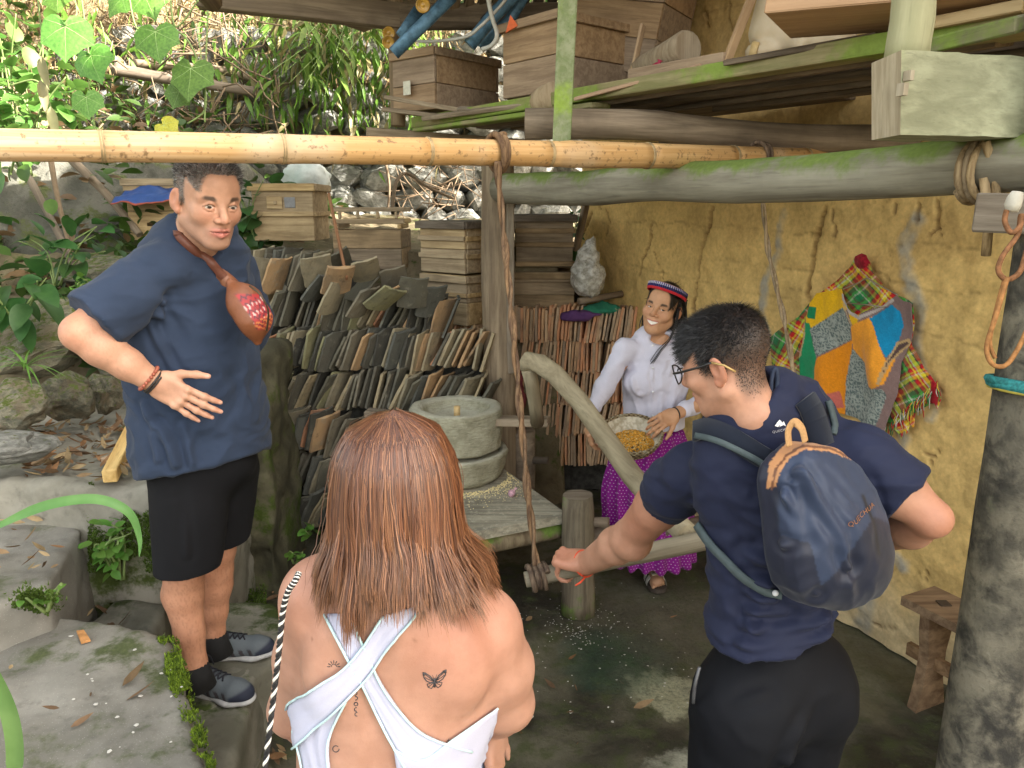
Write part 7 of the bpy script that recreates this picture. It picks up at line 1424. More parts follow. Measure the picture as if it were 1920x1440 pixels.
    br.build('bead_bracelet', M_plain('reddish_wood_bead', (.30, .085, .05), .4), t); b = MB(); bc2 = Wr+dv*.002; b.tube([bc2+(a1*math.cos(6.283*k/24)+a2*math.sin(6.283*k/24))*.0365 for k in range(24)], .0035, 6, 0, False, .15, closed=True); bc2 = Wr+dv*.009; b.tube([bc2+(a1*math.cos(6.283*k/24)+a2*math.sin(6.283*k/24))*.036 for k in range(24)], .0028, 6, 0, False, .15, closed=True); b.build('leather_bracelet', M_plain('dark_braided_leather', (.025, .02, .018), .6), t)
    return t
man1 = left_man()
# his cross-body bag
def chest_bag():
    t = thing('chest_bag', 'brown leather chest bag with a red woven panel, worn by the standing man', 'bag', at(470, 580, 2.2)); m_lea = M_plain('brown_leather', (.17, .06, .026), .45, spec=.5, bump=.3, nsc=40, var=.3); sh = [o for o in man1.children if o.name.startswith('t_shirt')][0]
    bd = [o for o in man1.children if o.name.startswith('body')][0]; V = np.array([v.co for v in sh.data.vertices]+[v.co for v in bd.data.vertices])+np.array(wloc(man1)); n0 = len(sh.data.vertices); tr = bvh(V, [tuple(p.vertices) for p in sh.data.polygons]+[tuple(i+n0 for i in p.vertices) for p in bd.data.polygons])
    def on(u, v, off=.004): loc, nn, _, _ = tr.ray_cast(C0, ray(u, v).normalized()); return (loc+nn*off, nn) if loc else (at(u, v, 2.2), Vector((.5, -.8, 0)))
    def ribbon(pts, w, name, m, th=.004):
        P = curve([Vector(p) for p in pts], max(30, len(pts))); V = []; F = []
        for i, p in enumerate(P):
            tg = (P[min(len(P)-1, i+1)]-P[max(0, i-1)]).normalized(); nr = (C0-p).normalized(); s = tg.cross(nr).normalized(); ww = w[0]+(w[1]-w[0])*i/(len(P)-1); V += [p-s*ww, p+s*ww]
            if i: F.append((2*i-2, 2*i-1, 2*i+1, 2*i))
        b = MB(); b.add(V, F, 0, True); o = b.build(name, m, t); md = o.modifiers.new('solid', 'SOLIDIFY'); md.thickness = th; return o
    pl = [Vector((u, v, 0)) for u, v in ((336, 436), (350, 450), (368, 468), (386, 488), (402, 505), (418, 524))]; q = [on(p.x, p.y, .011)[0] for p in curve(pl, 24)]; q = [sum((q[max(0, min(len(q)-1, i+d))] for d in (-2, -1, 0, 1, 2)), Vector())/5 for i in range(len(q))]; pts = [q[0]+Vector((-.03, .06, .03))]+q; ribbon(pts, (.0125, .0125), 'strap', M_plain('dark_brown_strap', (.13, .045, .028), .5, bump=.2))
    ribbon([on(408, 508, .007)[0], on(424, 532, .008)[0], on(438, 560, .010)[0]], (.012, .042), 'strap_end', m_lea); c = at(474, 583, 2.185); S = SDF((-.95, 1.95, 1.25), (-.55, 2.4, 1.75), .0045); ax = (at(500, 640, 2.2)-at(440, 535, 2.18)).normalized(); nn = Vector((.68, -.72, 0)).normalized(); R_ = Matrix((ax, ax.cross(nn).normalized(), nn)).transposed(); S.chain([at(432, 530, 2.19), at(458, 565, 2.185), at(478, 600, 2.18), at(483, 640, 2.19)], [.014, .047, .046, .013], .02, flat=nn, ratio=.62)
    c_, axn, sn = npv(c), npv(ax), npv(ax.cross(nn).normalized())
    def col(V, N):
        a = (V-c_)@axn; b = (V-c_)@sn; C = np.tile(np.array([[.17, .058, .024]]), (len(V), 1)); m = sm(np.abs(a+b*.5-.005), .060, .054)*sm(b, .03, .024)*sm(b, -.062, -.056)*((N@npv(nn)) > .1); pat = np.where(np.mod(a*46+np.abs(np.mod(b*60, 1)-.5)*1.2, 1) < .28, 1., 0.); rib = (np.mod(b*85, 1) < .35)*(np.abs(a-.0) < .028); q = np.tile(np.array([[.32, .025, .03]]), (len(V), 1)); q = mixc(q, rib*(np.mod(a*40, 1) < .5)*.9, (.60, .45, .42)); q = mixc(q, pat*.8, (.03, .02, .035)); q = mixc(q, (a > .026)*(np.mod(a*70+b*60, 1) < .4)*.9, (.55, .20, .06)); return C+(q-C)*m[:, None]
    finish('pouch', S, M_attr('bag_surface', .5, .4, .2, 80, .12), t, None, col, 1); b = MB(); b.tube(curve([at(468, 536, 2.14), at(490, 555, 2.13), at(503, 585, 2.14), at(500, 620, 2.16)], 14), .003, 6); b.build('zipper', M_plain('dark_brass_zip', (.08, .06, .04), .4, .6), t)
chest_bag()
# ---------------------------------------------------------------- smiling woman with the basket
def basket_woman():
    t = thing('person', 'smiling young woman in a white blouse and purple dotted skirt by the mill', 'person', (.72, 3.62, 0)); SK = (.52, .29, .165); f = Vector((-.30, -.95, 0)).normalized(); r = Vector((f.y, -f.x, 0))
    hm = lambda X, Y, Z: np.clip(np.maximum(sm(Z-.9*np.clip(-Y, -.2, .0), .062, .072)*(1-sm(Y, .070, .080)*(Z < .095)), sm(Y, .028, .014)*(1-(np.abs(X) > .0785)*(Z < .032)*(Z > -.04))), 0, 1)*(Z > -.10)
    M = frame((-.50, -.86, .06), roll=R(-12)); W, Q, C, H = head(M, at(1242, 577, 3.60), 1.0, SK, (.46, .17, .13), (.012, .010, .010), hm, (.025, .018, .015), smile=True, fat=.006, flatnose=.004, neckr=.050, neck=(0, -.03, -.17), gaze=(-.35, 1, .15))
    L = lambda x, y, z: Vector(M @ Vector((x, y, z)))+at(1242, 577, 3.60)
    # hands and forearms
    arms = []; 
    for (A, n, tt, wr, crl, elb) in ((Vector((-.10, .05, -1)), (-1, -.2, .1), (.1, -1, 0), at(1108, 783, 3.50), ((.35, .5, .4),)*4, at(1128, 735, 3.56)), (at(1226, 797, 3.36)-at(1266, 776, 3.42), (.25, -.75, .75), (.2, -.7, -.6), at(1266, 776, 3.42), ((.45, .55, .4),)*4, at(1330, 752, 3.50))):
        c = wr; S = SDF(tuple(c-Vector((.16, .16, .19))), tuple(c+Vector((.18, .17, .14))), .0034); tp = hand(S, wr, A, n, tt, .92, crl, thumb=(.75, .6, -.25)); S.cone(wr, wr.lerp(elb, .6), .026, .033, .012); V, Q2 = S.mesh(); V = relax(V, Q2, 1, .4); arms.append((V, Q2, skincol(SK, tp)(V, vnormals(V, Q2))))
    ft = atz(1232, 1096, .03); S = SDF(tuple(ft-Vector((.12, .12, .03))), tuple(ft+Vector((.14, .30, .34))), .004); fd = Vector((.04, -1, 0)).normalized(); fr = Vector((fd.y, -fd.x, 0)); hl = ft-fd*.15
    S.cone(hl+Vector((0, 0, .045)), ft+Vector((0, 0, .022)), .030, .036, .02, flat=(0, 0, 1), ratio=.65); S.chain([hl+Vector((0, .0, .05)), hl+Vector((0, 0, .12)), hl+Vector((0, .01, .30))], [.032, .033, .047], .03)
    for k in range(5): b0 = ft+fr*(-.028+.0145*k)*-1; S.cone(b0+Vector((0, 0, .012)), b0+fd*(.040-.007*k)+Vector((0, 0, .008)), .0085-.0006*k+(.003 if k == 0 else 0), .0075+(.003 if k == 0 else 0), .004)
    V, Q2 = S.mesh(); arms.append((V, Q2, skincol((.42, .24, .14))(V, vnormals(V, Q2)))); S = SDF((.2, 3.2, .2), (1.2, 3.95, 1.5), .014); S.chain([at(1241, 635, 3.61), at(1234, 680, 3.63), at(1222, 800, 3.63), at(1220, 900, 3.65)], [.045, .085, .085, .10], .02); S.chain([at(1234, 672, 3.63), at(1176, 668, 3.60), at(1132, 735, 3.56), at(1110, 775, 3.51)], [.05, .030, .026, .024], .02); S.chain([at(1234, 672, 3.63), at(1294, 680, 3.67), at(1328, 752, 3.54), at(1275, 772, 3.43)], [.05, .030, .026, .024], .02); S.chain([at(1220, 880, 3.65), at(1232, 1000, 3.62), hl+Vector((0, .01, .26))], [.09, .055, .045], .02); V, Q2 = S.mesh(); arms.append((V, Q2, np.array([SK]))); joinmesh('body', [(W, Q, C)]+arms, m_skin, t)
    b = MB(); N_ = 20
    b.prism([ft+fd*(.055*math.cos(a)-.0)*1.0+fr*.047*math.sin(a)+Vector((0, 0, -.022)) if math.cos(a) > 0 else ft+fd*(.235*math.cos(a))+fr*.043*math.sin(a)+Vector((0, 0, -.022)) for a in [6.283*k/N_ for k in range(N_)]], (0, 0, .022)); b.build('sandal_sole', M_plain('brown_cork_sole', (.06, .045, .035), .8), t)
    for k, o in enumerate((-.025, -.075)):
        P = [ft+fd*o+fr*(.05*math.cos(a))+Vector((0, 0, -.012+.055*math.sin(a)*(1+.25*k))) for a in [math.pi*j/12 for j in range(13)]]; b = MB(); b.tube(P, .017, 8, 0, True, 0, (.22, fd)) if False else None
        V = []; F = []
        for i, p in enumerate(P): V += [p-fd*.017, p+fd*.017, p+fd*.017+Vector((0, 0, .004)), p-fd*.017+Vector((0, 0, .004))]
        for i in range(12): F += [(i*4+a, i*4+(a+1) % 4, i*4+4+(a+1) % 4, i*4+4+a) for a in range(4)]
        b = MB(); b.add(V, F, 0, False); o_ = b.build('sandal_strap', M_plain('white_sandal_strap', (.66, .62, .54), .5), t); b = MB(); b.box(P[5]+Vector((0, 0, .006)), (.024, .028, .006), .1); b.box(P[5]+Vector((0, 0, .010)), (.012, .014, .004), .1, 1); b.build('buckle', [M_plain('pale_buckle', (.5, .45, .33), .4), M_plain('buckle_gap', (.15, .12, .09), .6)], o_)
    # blouse
    Y0 = 3.63; S = SDF((.22, 3.2, .85), (1.15, 3.95, 1.52), .0052); rows = ((650, 1232, .120, .078), (680, 1230, .150, .098), (720, 1228, .150, .108), (770, 1226, .142, .100), (812, 1222, .150, .105), (845, 1222, .158, .115)); P = [at(u, v, Y0) for v, u, a, b in rows]
    for i in range(len(P)-1): S.cone(P[i], P[i+1], rows[i][2], rows[i+1][2], .02, flat=f, ratio=(rows[i][3]+rows[i+1][3])/(rows[i][2]+rows[i+1][2]))
    sl, sr = at(1172, 655, 3.60), at(1298, 668, 3.68); S.cone(sl, sr, .048, .048, .03); S.cone(at(1234, 640, Y0), at(1234, 665, Y0), .062, .09, .03); S.ell(at(1200, 718, 3.57), (.070, .06, .065), None, .05); S.ell(at(1252, 722, 3.58), (.070, .06, .065), None, .05)
    e1, w1 = at(1132, 728, 3.56), at(1113, 762, 3.52); e2, w2 = at(1328, 752, 3.54), at(1284, 768, 3.45); S.chain([sl, e1, w1], [.047, .041, .036], .025); S.chain([sr, sr.lerp(e2, .6)+Vector((.008, 0, 0)), e2, w2], [.047, .043, .041, .036], .025)
    S.plane(at(1222, 822, Y0), (0, 0, -1), .004); S.plane(w1+(w1-e1).normalized()*.018, w1-e1, .003); nk = at(1240, 640, 3.585); S.ell(nk+Vector((-.005, -.03, .012)), (.058, .075, .030), None, .008, 'sub')
    bl = lambda *q: [npv(at(u, v, 3.52)) for u, v in q]; fl = [(bl((1225, 660), (1222, 740), (1222, 800)), .006, .004), (bl((1175, 690), (1190, 730), (1195, 790)), .012, .007), (bl((1280, 690), (1262, 730), (1258, 800)), .012, .007), (bl((1200, 740), (1208, 800)), .010, .006), (bl((1240, 740), (1240, 800)), .010, .006), (bl((1180, 665), (1195, 690)), .01, .005), (bl((1270, 670), (1255, 700)), .01, .005)]
    finish('blouse', S, M_cloth('white_lavender_cotton', (.60, .58, .68), .9, 600, .1, .05), t, foldlines(fl, folds(12, .008, (1, 1, .8), 2)), None, 1)
    b = MB()
    for v in (648, 690, 735, 780): b.lathe(at(1224, v, 3.505), [(0, -.003), (.005, -.003), (.0055, .002), (0, .003)], 10, 0, f)
    b.build('blouse_button', M_plain('white_button', (.75, .74, .78), .4), t)
    # skirt
    S = SDF((.25, 3.1, .12), (1.25, 4.05, 1.12), .0075); rows = ((805, 1222, .150, .108), (850, 1218, .182, .150), (920, 1214, .215, .185), (1000, 1215, .222, .195), (1075, 1218, .232, .205)); P = [at(u, v, 3.66) for v, u, a, b_ in rows]
    for i in range(len(P)-1): S.cone(P[i], P[i+1], rows[i][2], rows[i+1][2], .03, flat=f, ratio=(rows[i][3]+rows[i+1][3])/(rows[i][2]+rows[i+1][2]))
    S.plane(at(1222, 1052, 3.6), (0, 0, -1), .005); S.plane(at(1222, 806, 3.63), (0, 0, 1), .006); cs = npv(P[2])
    def pleat(V, N): a = np.arctan2(V[:, 1]-cs[1], V[:, 0]-cs[0]); return (.005+.010*sm(V[:, 2], .95, .4))*np.sin(a*17+2.2*fnoise(V*2.2, 2))+.006*fnoise(V*6, 3)
    def dots(V, N):
        C = np.tile(np.array([[.215, .008, .20]]), (len(V), 1))*(1+.15*fnoise(V*12, 3))[:, None]; return C
    def m_dots():
        q = NT('purple_dotted_cotton'); v = q.obj(); s = q.n('ShaderNodeSeparateXYZ', {0: v}, out=None); an = q.ma('ARCTAN2', s.outputs[1], s.outputs[0]); u = q.ma('MULTIPLY', q.ma('ADD', s.outputs[0], q.ma('MULTIPLY', s.outputs[1], .25)), 62.0); w = q.ma('MULTIPLY', s.outputs[2], 66.0); row = q.ma('MODULO', q.ma('FLOOR', w), 2.0)
        fu = q.ma('SUBTRACT', q.ma('FRACT', q.ma('ADD', u, q.ma('MULTIPLY', row, .5))), .5); fw = q.ma('SUBTRACT', q.ma('FRACT', w), .5); d = q.ma('SQRT', q.ma('ADD', q.ma('MULTIPLY', fu, fu), q.ma('MULTIPLY', fw, fw))); c = q.mix(q.mr(d, .20, .11), q.attr('Col'), (.48, .34, .46)); return q.done(c, .85, None, .2, sheen=.1)
    finish('skirt', S, m_dots(), t, pleat, dots, 1)
    # hair behind the ears, pony tail strand, woven head band
    b = MB(); rr = np.random.default_rng(4)
    for k in range(420):
        s = -1 if rr.random() < .68 else 1; x0 = s*rr.uniform(.045, .083); p0 = L(x0, rr.uniform(-.10, .01), rr.uniform(.0, .07)); x1 = s*rr.uniform(.05, .10); p1 = L(x1, rr.uniform(-.12, -.03), -.05); p2 = L(x1*rr.uniform(.8, 1.05), -.09+rr.normal()*.02, -.13); p3 = L(x1*rr.uniform(.6, 1.0), -.11+rr.normal()*.015, -.24-rr.uniform(0, .06)); b.tube(curve([p0, p1, p2, p3], 9), [.0026, .0028, .0026, .0024, .0022, .002, .0018, .0015, .0012, .0008, .0006, .0005, .0005], 4)
    for k in range(14): q = rr.normal(size=3)*.004; b.tube(curve([L(-.080, .012, .02)+Vector(q), L(-.088, .020, -.06)+Vector(q), L(-.082, .030, -.13)+Vector(q), L(-.06, .062, -.19)+Vector(q)*2, L(-.045, .085, -.25)+Vector(q)*2], 12), .0010, 4)
    b.build('long_hair', M_plain('black_hair', (.010, .008, .008), .38, spec=.5), t)
    short_hair(t, H, 5000, .035, lambda P: np.ones(len(P)), lambda P, N: N*.18+np.array([[0, -1., -.2]])*(P[:, 2:3] > .05)+np.array([[0, -.6, -.8]])*(P[:, 2:3] <= .05), [(.010, .008, .008), (.018, .015, .014), (.03, .026, .024)], .0016, 5)
    V = []; F = []; MI = []; n = 120; prof_ = [(.0, -.019), (.0055, -.017), (.007, -.006), (.0075, .006), (.006, .017), (.0, .019)]
    for i in range(n):
        a = 6.283*i/n; x, y = .087*math.sin(a), -.008+.104*math.cos(a); zc = .078+.030*math.cos(a); nx, ny = math.sin(a), math.cos(a)
        for k, (o, h) in enumerate(prof_): g = .0012*(i % 2); V.append(L(x+nx*(o+g), y+ny*(o+g), zc+h))
    for i in range(n):
        for k in range(5): F.append((i*6+k, i*6+k+1, ((i+1) % n)*6+k+1, ((i+1) % n)*6+k)); MI.append((0, 0, (1 if i % 2 else 2), 2 if i % 2 else 3, 4)[k])
    b = MB(); b.V = V; b.F = F; b.M = MI; b.S = [False]*len(F); b.build('head_band', [M_plain('red_wool', (.50, .02, .03), .95), M_plain('black_wool', (.015, .012, .02), .95), M_plain('navy_wool', (.03, .03, .16), .95), M_plain('grey_lilac_wool', (.45, .42, .50), .95), M_plain('pink_wool', (.58, .34, .36), .95)], t)
    b = MB(); wr = at(1264, 777, 3.42); dd = (at(1300, 766, 3.47)-wr).normalized(); a1 = dd.orthogonal().normalized(); a2 = dd.cross(a1); b.tube([wr+dd*.008+(a1*math.cos(6.283*k/20)+a2*math.sin(6.283*k/20))*.030 for k in range(20)], .004, 6, 0, False, 0, closed=True); b.build('bracelet', M_plain('dark_bangle', (.015, .012, .012), .4), t)
basket_woman()
def corn_basket():
    c = at(1183, 822, 3.37); t = thing('corn_basket', 'round woven bamboo basket of yellow corn kernels held by the smiling woman', 'basket', c); tilt = Matrix.Rotation(R(22), 3, 'X') @ Matrix.Rotation(R(-4), 3, 'Y')
    q = NT('woven_bamboo'); v = q.obj(); s = q.n('ShaderNodeSeparateXYZ', {0: v}, out=None); an = q.ma('ARCTAN2', s.outputs[1], s.outputs[0]); w = q.ma('MULTIPLY', q.ma('SINE', q.ma('MULTIPLY', an, 34.0)), q.ma('SINE', q.ma('MULTIPLY', s.outputs[2], 300.0))); n = q.noise(v, 30, 4); cc = q.mix(q.mr(w, -.5, .5), (.13, .09, .05), (.34, .27, .16)); cc = q.mix(q.mr(n, .5, .7), cc, (.42, .38, .28)); mw = q.done(cc, .8, q.bump(w, .8, .006), .25)
    q2 = NT('floury_basket_inside'); n = q2.noise(q2.obj(), 40, 5); mi = q2.done(q2.mix(q2.mr(n, .35, .65), (.36, .31, .22), (.62, .57, .46)), .9, q2.bump(n, .6, .004), .2)
    b = MB(); b.lathe((0, 0, 0), [(0, -.065), (.06, -.062), (.10, -.045), (.128, -.012), (.141, .022), (.1425, .026)], 56, 0); b.lathe((0, 0, 0), [(.137, .026), (.125, -.005), (.095, -.036), (.05, -.05), (0, -.052)], 56, 1); b.V = [c+tilt@p for p in b.V]; b.build('basket_bowl', [mw, mi], t)
    b = MB()
    for o in (0, .009): b.tube([c+tilt@Vector((.1405*math.cos(a), .1405*math.sin(a), .022+o)) for a in [6.283*k/64 for k in range(64)]], .0055, 8, 0, False, .08, closed=True)
    b.build('basket_rim', mw, t); V = []; F = []; CC = []; rr = np.random.default_rng(9); base = np.array([(0, 0, .0028), (.0052, .001, 0), (.0015, .0045, 0), (-.0042, .003, 0), (-.004, -.003, 0), (.0015, -.0044, 0), (0, 0, -.0025)]); bf = [(0, 1, 2), (0, 2, 3), (0, 3, 4), (0, 4, 5), (0, 5, 1), (6, 2, 1), (6, 3, 2), (6, 4, 3), (6, 5, 4), (6, 1, 5)]
    for k in range(1500):
        a = rr.uniform(0, 6.283); rad = .104*math.sqrt(rr.random()); x, y = rad*math.cos(a)+.006, rad*math.sin(a)-.008; z = -.030+.022*(1-(rad/.106)**2)+rr.uniform(-.003, .003); M = Matrix.Rotation(rr.uniform(0, 6.28), 3, 'Z') @ Matrix.Rotation(rr.uniform(-.9, .9), 3, 'X') @ Matrix.Rotation(rr.uniform(-.9, .9), 3, 'Y'); o = len(V); V += [tuple(tilt@(Vector((x, y, z))+M@Vector(p))) for p in base]; F += [tuple(i+o for i in q_) for q_ in bf]; g = rr.uniform(.7, 1.15); CC += [(.74*g, .37*g, .045*g) if rr.random() < .85 else (.66*g, .50*g, .24*g)]*7
    me = np_mesh('corn_kernels', np.array(V), np.array(F), True); set_col(me, np.array(CC)); o = link_mesh('corn_kernels', me, M_attr('corn', .45, .4, 0, 60, .1), t); o['kind'] = 'stuff'
corn_basket()

# ---------------------------------------------------------------- man with the backpack
SK2 = (.46, .25, .168)
def pack_man():
    t = thing('person', 'dark haired man with glasses and a navy backpack pushing the handle bar', 'person', (.47, 1.5, 0)); f = Vector((-.42, .91, 0)).normalized(); r = Vector((f.y, -f.x, 0)); sp = lambda u, v, Y: at(u, v, Y)
    hm = lambda X, Y, Z: np.clip(np.maximum(sm(Z-.6*np.clip(-Y, -.2, .03), .062, .072)*(1-sm(Y, .072, .082)*(Z < .085)), np.maximum(sm(Z, -.03, .005)*sm(Y, .040, .028), sm(Z, -.098, -.05)*sm(Y, -.025, -.045))*(1-(np.abs(X) > .0785)*(Z < .032)*(Y > -.03))), 0, 1)
    O = at(1362, 676, 1.50); M = frame((-.76, .57, -.36), roll=R(-6)); W, Q, C, H = head(M, O, .89, SK2, (.5, .2, .16), (.05, .036, .030), hm, (.02, .015, .012), neck=(0, -.020, -.135), neckr=.052, flatnose=.002, fat=.003)
    V_ = H['V']; fade = sm(V_[:, 2], .04, -.05); C = mixc(C, H['hm']*fade*.55, (.30, .17, .115))
    def lf(P): return .22+1.0*sm(P[:, 2]+.4*np.clip(P[:, 1], -.1, .1), -.01, .075)
    def dr(P, N): w = P-np.array([[.012, -.055, .115]]); w[:, 2] *= .4; w /= np.linalg.norm(w, axis=1, keepdims=True)+1e-6; return N*.42+w*.9
    short_hair(t, H, 17000, .017, lf, dr, [(.008, .007, .008), (.014, .013, .014), (.022, .020, .021), (.04, .038, .038), (.006, .005, .005)], .0011, 3)
    Sl, El, Wl = at(1290, 885, 1.62), at(1184, 1006, 1.88), at(1098, 1058, 2.055); Sr, Er, Wr = at(1606, 858, 1.50), at(1748, 972, 1.42), at(1640, 1010, 1.66)
    S = SDF((.02, 1.35, .70), (.50, 2.25, 1.45), .0042); S.chain([Sl, Sl.lerp(El, .5), El], [.058, .054, .047], .02); S.chain([El, El.lerp(Wl, .3), Wl], [.047, .049, .033], .02); S.ell(El+Vector((.0, -.02, -.016)), (.042, .04, .038), None, .03); hdv = (H1-H0).normalized()
    tips = hand(S, Wl+Vector((0, 0, .012)), Vector((-.72, .45, -.12)), (-.05, -.25, 1), (.5, .75, 0), 1.0, ((1.15, 1.1, .7), (1.15, 1.15, .7), (1.15, 1.15, .7), (1.1, 1.1, .7)), (.06, .0, -.05, -.1), (.5, .3, -.75), .5); Va, Qa = S.mesh(); Va = relax(Va, Qa, 1, .4); ca = skincol(SK2, (), [(Wl+Vector((-.05, .03, 0)), .07, .6), (Sl.lerp(El, .6), .10, .55)])(Va, vnormals(Va, Qa))
    S = SDF((.55, 1.15, .92), (1.15, 1.95, 1.42), .0045); S.chain([Sr, Sr.lerp(Er, .5), Er], [.060, .054, .036], .02); S.chain([Er, Er.lerp(Wr, .35), Wr], [.035, .045, .031], .015); hand(S, Wr, Vector((-.75, .5, -.35)), (.2, -.5, .8), (-.2, .7, .6), 1.0); Vb, Qb = S.mesh(); Vb = relax(Vb, Qb, 1, .4); cb_ = skincol(SK2, (), [(Er, .06, .6)])(Vb, vnormals(Vb, Qb)); joinmesh('body', [(W, Q, C), (Va, Qa, ca), (Vb, Qb, cb_)], m_skin, t)
    # jersey
    S = SDF((.12, 1.1, .78), (.95, 1.95, 1.62), .0062); rows = ((792, 1432, .110, .085, 1.53), (850, 1440, .180, .105, 1.55), (920, 1462, .188, .125, 1.56), (1000, 1472, .180, .130, 1.55), (1090, 1470, .170, .125, 1.54), (1170, 1464, .172, .128, 1.53), (1230, 1458, .180, .135, 1.53), (1300, 1455, .184, .138, 1.53)); P = [at(u, v, y) for v, u, a, b, y in rows]
    for i in range(len(P)-1): S.cone(P[i], P[i+1], rows[i][2], rows[i+1][2], .02, flat=f, ratio=(rows[i][3]+rows[i+1][3])/(rows[i][2]+rows[i+1][2]))
    S.cone(at(1428, 776, 1.50), at(1440, 806, 1.52), .072, .090, .03); S.cone(Sl+Vector((.03, 0, .0)), Sr, .060, .066, .03)
    for (A, B, n_, a) in ((Sl, El, .155, .060), (Sr, Er, .115, .076)):
        d = (B-A).normalized(); e = A+d*n_; S.chain([A, A+d*n_*.5, e+d*.05], [.060, .062, a+.002], .03)
    X = np.stack(np.meshgrid(*S.ax, indexing='ij'), -1); d = npv((El-Sl).normalized()); q = (X-npv(Sl+(El-Sl).normalized()*.155))@d; S.f = np.where(X[..., 0] < Sl.x+.02, np.maximum(S.f, q), S.f).astype(np.float32); d = npv((Er-Sr).normalized()); q = (X-npv(Sr+(Er-Sr).normalized()*.115))@d; S.f = np.where(X[..., 0] > Sr.x-.03, np.maximum(S.f, q), S.f).astype(np.float32)
    S.plane(at(1450, 1236, 1.40), npv(r)*.32-npv(f)*-.10-np.array([0, 0, 1.]), .006); S.ell(at(1396, 728, 1.50), (.062, .062, .042), None, .010, 'sub')
    K = lambda *q: [npv(at(u, v, 1.41)) for u, v in q]; fl = [(K((1330, 1060), (1380, 1085), (1440, 1095)), .010, .011), (K((1335, 1095), (1390, 1120), (1450, 1125)), .009, .010), (K((1340, 1130), (1400, 1150), (1470, 1150)), .010, .010), (K((1340, 1015), (1400, 1045), (1450, 1055)), .010, .008), (K((1335, 1175), (1420, 1180), (1520, 1170), (1600, 1140)), .010, .010), (K((1335, 1200), (1420, 1212), (1520, 1200), (1600, 1165)), .009, .008), (K((1380, 1150), (1415, 1180), (1480, 1150)), .008, .008), (K((1320, 930), (1380, 975), (1440, 990)), .010, .007), (K((1300, 900), (1345, 960), (1400, 1020)), .010, .008), (K((1315, 860), (1340, 900), (1400, 930)), .009, .006), (K((1610, 860), (1630, 930), (1640, 980)), .010, .007), (K((1230, 880), (1260, 920), (1300, 950)), .010, .007), (K((1340, 820), (1400, 860), (1450, 870)), .008, .004)]
    finish('sports_shirt', S, m_sport, t, foldlines([(p, w, a*1.4) for p, w, a in fl], folds(9, .008, (1, 1, 2.2), 6, .9)), None, 3)
    Vm = lambda o: bvh(np.array([v.co for v in o.data.vertices])+np.array(wloc(o)), [p.vertices for p in o.data.polygons]); shirt = [o for o in t.children if o.name.startswith('sports_shirt')][0]
    # trousers to the floor, shoes
    S = SDF((.10, 1.15, .02), (.88, 1.95, 1.12), .0095); hp = at(1456, 1235, 1.54); S.ell(hp+Vector((0, 0, -.06)), (.178, .125, .15), Matrix((r, f, Vector((0, 0, 1)))).transposed(), .03)
    for s in (-1, 1): h0 = hp+r*(.092*s)+Vector((0, 0, -.10)); k0 = hp+r*(.105*s)+f*.02; k0.z = .50; a0 = Vector((k0.x, k0.y, .09)); S.ell(h0-f*.03, (.09, .085, .11), None, .05); S.chain([h0, k0, a0], [.108, .082, .062], .035)
    S.plane((0, 0, .06), (0, 0, -1), .005); S.plane(hp+Vector((0, 0, .06)), (0, 0, 1), .005); Kp = lambda *q: [npv(at(u, v, 1.40)) for u, v in q]; finish('trousers', S, m_sport_black, t, foldlines([(Kp((1300, 1310), (1400, 1280), (1480, 1265)), .010, .008), (Kp((1300, 1330), (1380, 1320), (1440, 1300)), .010, .007), (Kp((1465, 1440), (1480, 1390), (1520, 1350), (1590, 1300)), .014, .010), (Kp((1470, 1420), (1550, 1370), (1600, 1340)), .011, .007)], folds(6, .008, (1, 1, .8), 8)), None, 1)
    b = MB(); b.tube(curve([at(1312, 1250, 1.47), at(1303, 1285, 1.46), at(1300, 1318, 1.47)], 10), .004, 6); b.build('pocket_zip', M_plain('grey_zip', (.12, .12, .13), .4, .5), t)
    for s in (-1, 1): a = hp+r*(.105*s)+f*.02; shoe(t, (a-f*.09)[:2], f, .28, .0, (.03, .03, .035), (.02, .02, .02), m_sole, (.03, .03, .03), m_lace)
    # glasses
    L = lambda x, y, z: Vector(M @ Vector((x, y, z)))+O
    g = MB(); blk = M_plain('black_frame', (.012, .011, .012), .3, spec=.5)
    for s in (-1, 1): g.tube([L(s*.034+.023*math.cos(a), .098-.010*abs(math.cos(a))*(1 if s*math.cos(a) > 0 else .2), .003+.020*math.sin(a)) for a in [6.283*k/28 for k in range(28)]], .0016, 6, 0, False, closed=True); g.tube([L(s*.056, .090, .010), L(s*.074, .070, .012), L(s*.083, .02, .014), L(s*.086, -.008, .017)], .0024, 6); g.tube([L(s*.086, -.008, .017), L(s*.086, -.030, .006), L(s*.082, -.046, -.012)], .0022, 6, 1)
    g.tube([L(-.012, .102, .006), L(0, .106, .008), L(.012, .102, .006)], .0016, 6); g.build('glasses', [blk, M_plain('gold_tortoise_temple', (.45, .30, .12), .3, .4)], t)
    b = MB(); dv = (Wl-El).normalized(); a1 = dv.orthogonal().normalized(); a2 = dv.cross(a1); c = Wl+dv*.006+Vector((0, 0, .004)); b.tube([c+(a1*math.cos(6.283*k/24)+a2*math.sin(6.283*k/24))*.0375+dv*.008*math.sin(6.283*k/24) for k in range(24)], .0026, 6, 0, False, .1, closed=True); kn = c+Vector((.0, -.030, -.026)); b.tube([kn, kn+Vector((-.015, -.012, -.012)), kn+Vector((-.030, -.012, -.022))], [.003, .003, .0022], 6); b.build('cord_bracelet', M_plain('orange_red_cord', (.70, .08, .03), .6), t)
    return t, M, O, f, r, shirt, Vm
pm, PM, PO, pf, pr, pshirt, Vm = pack_man()
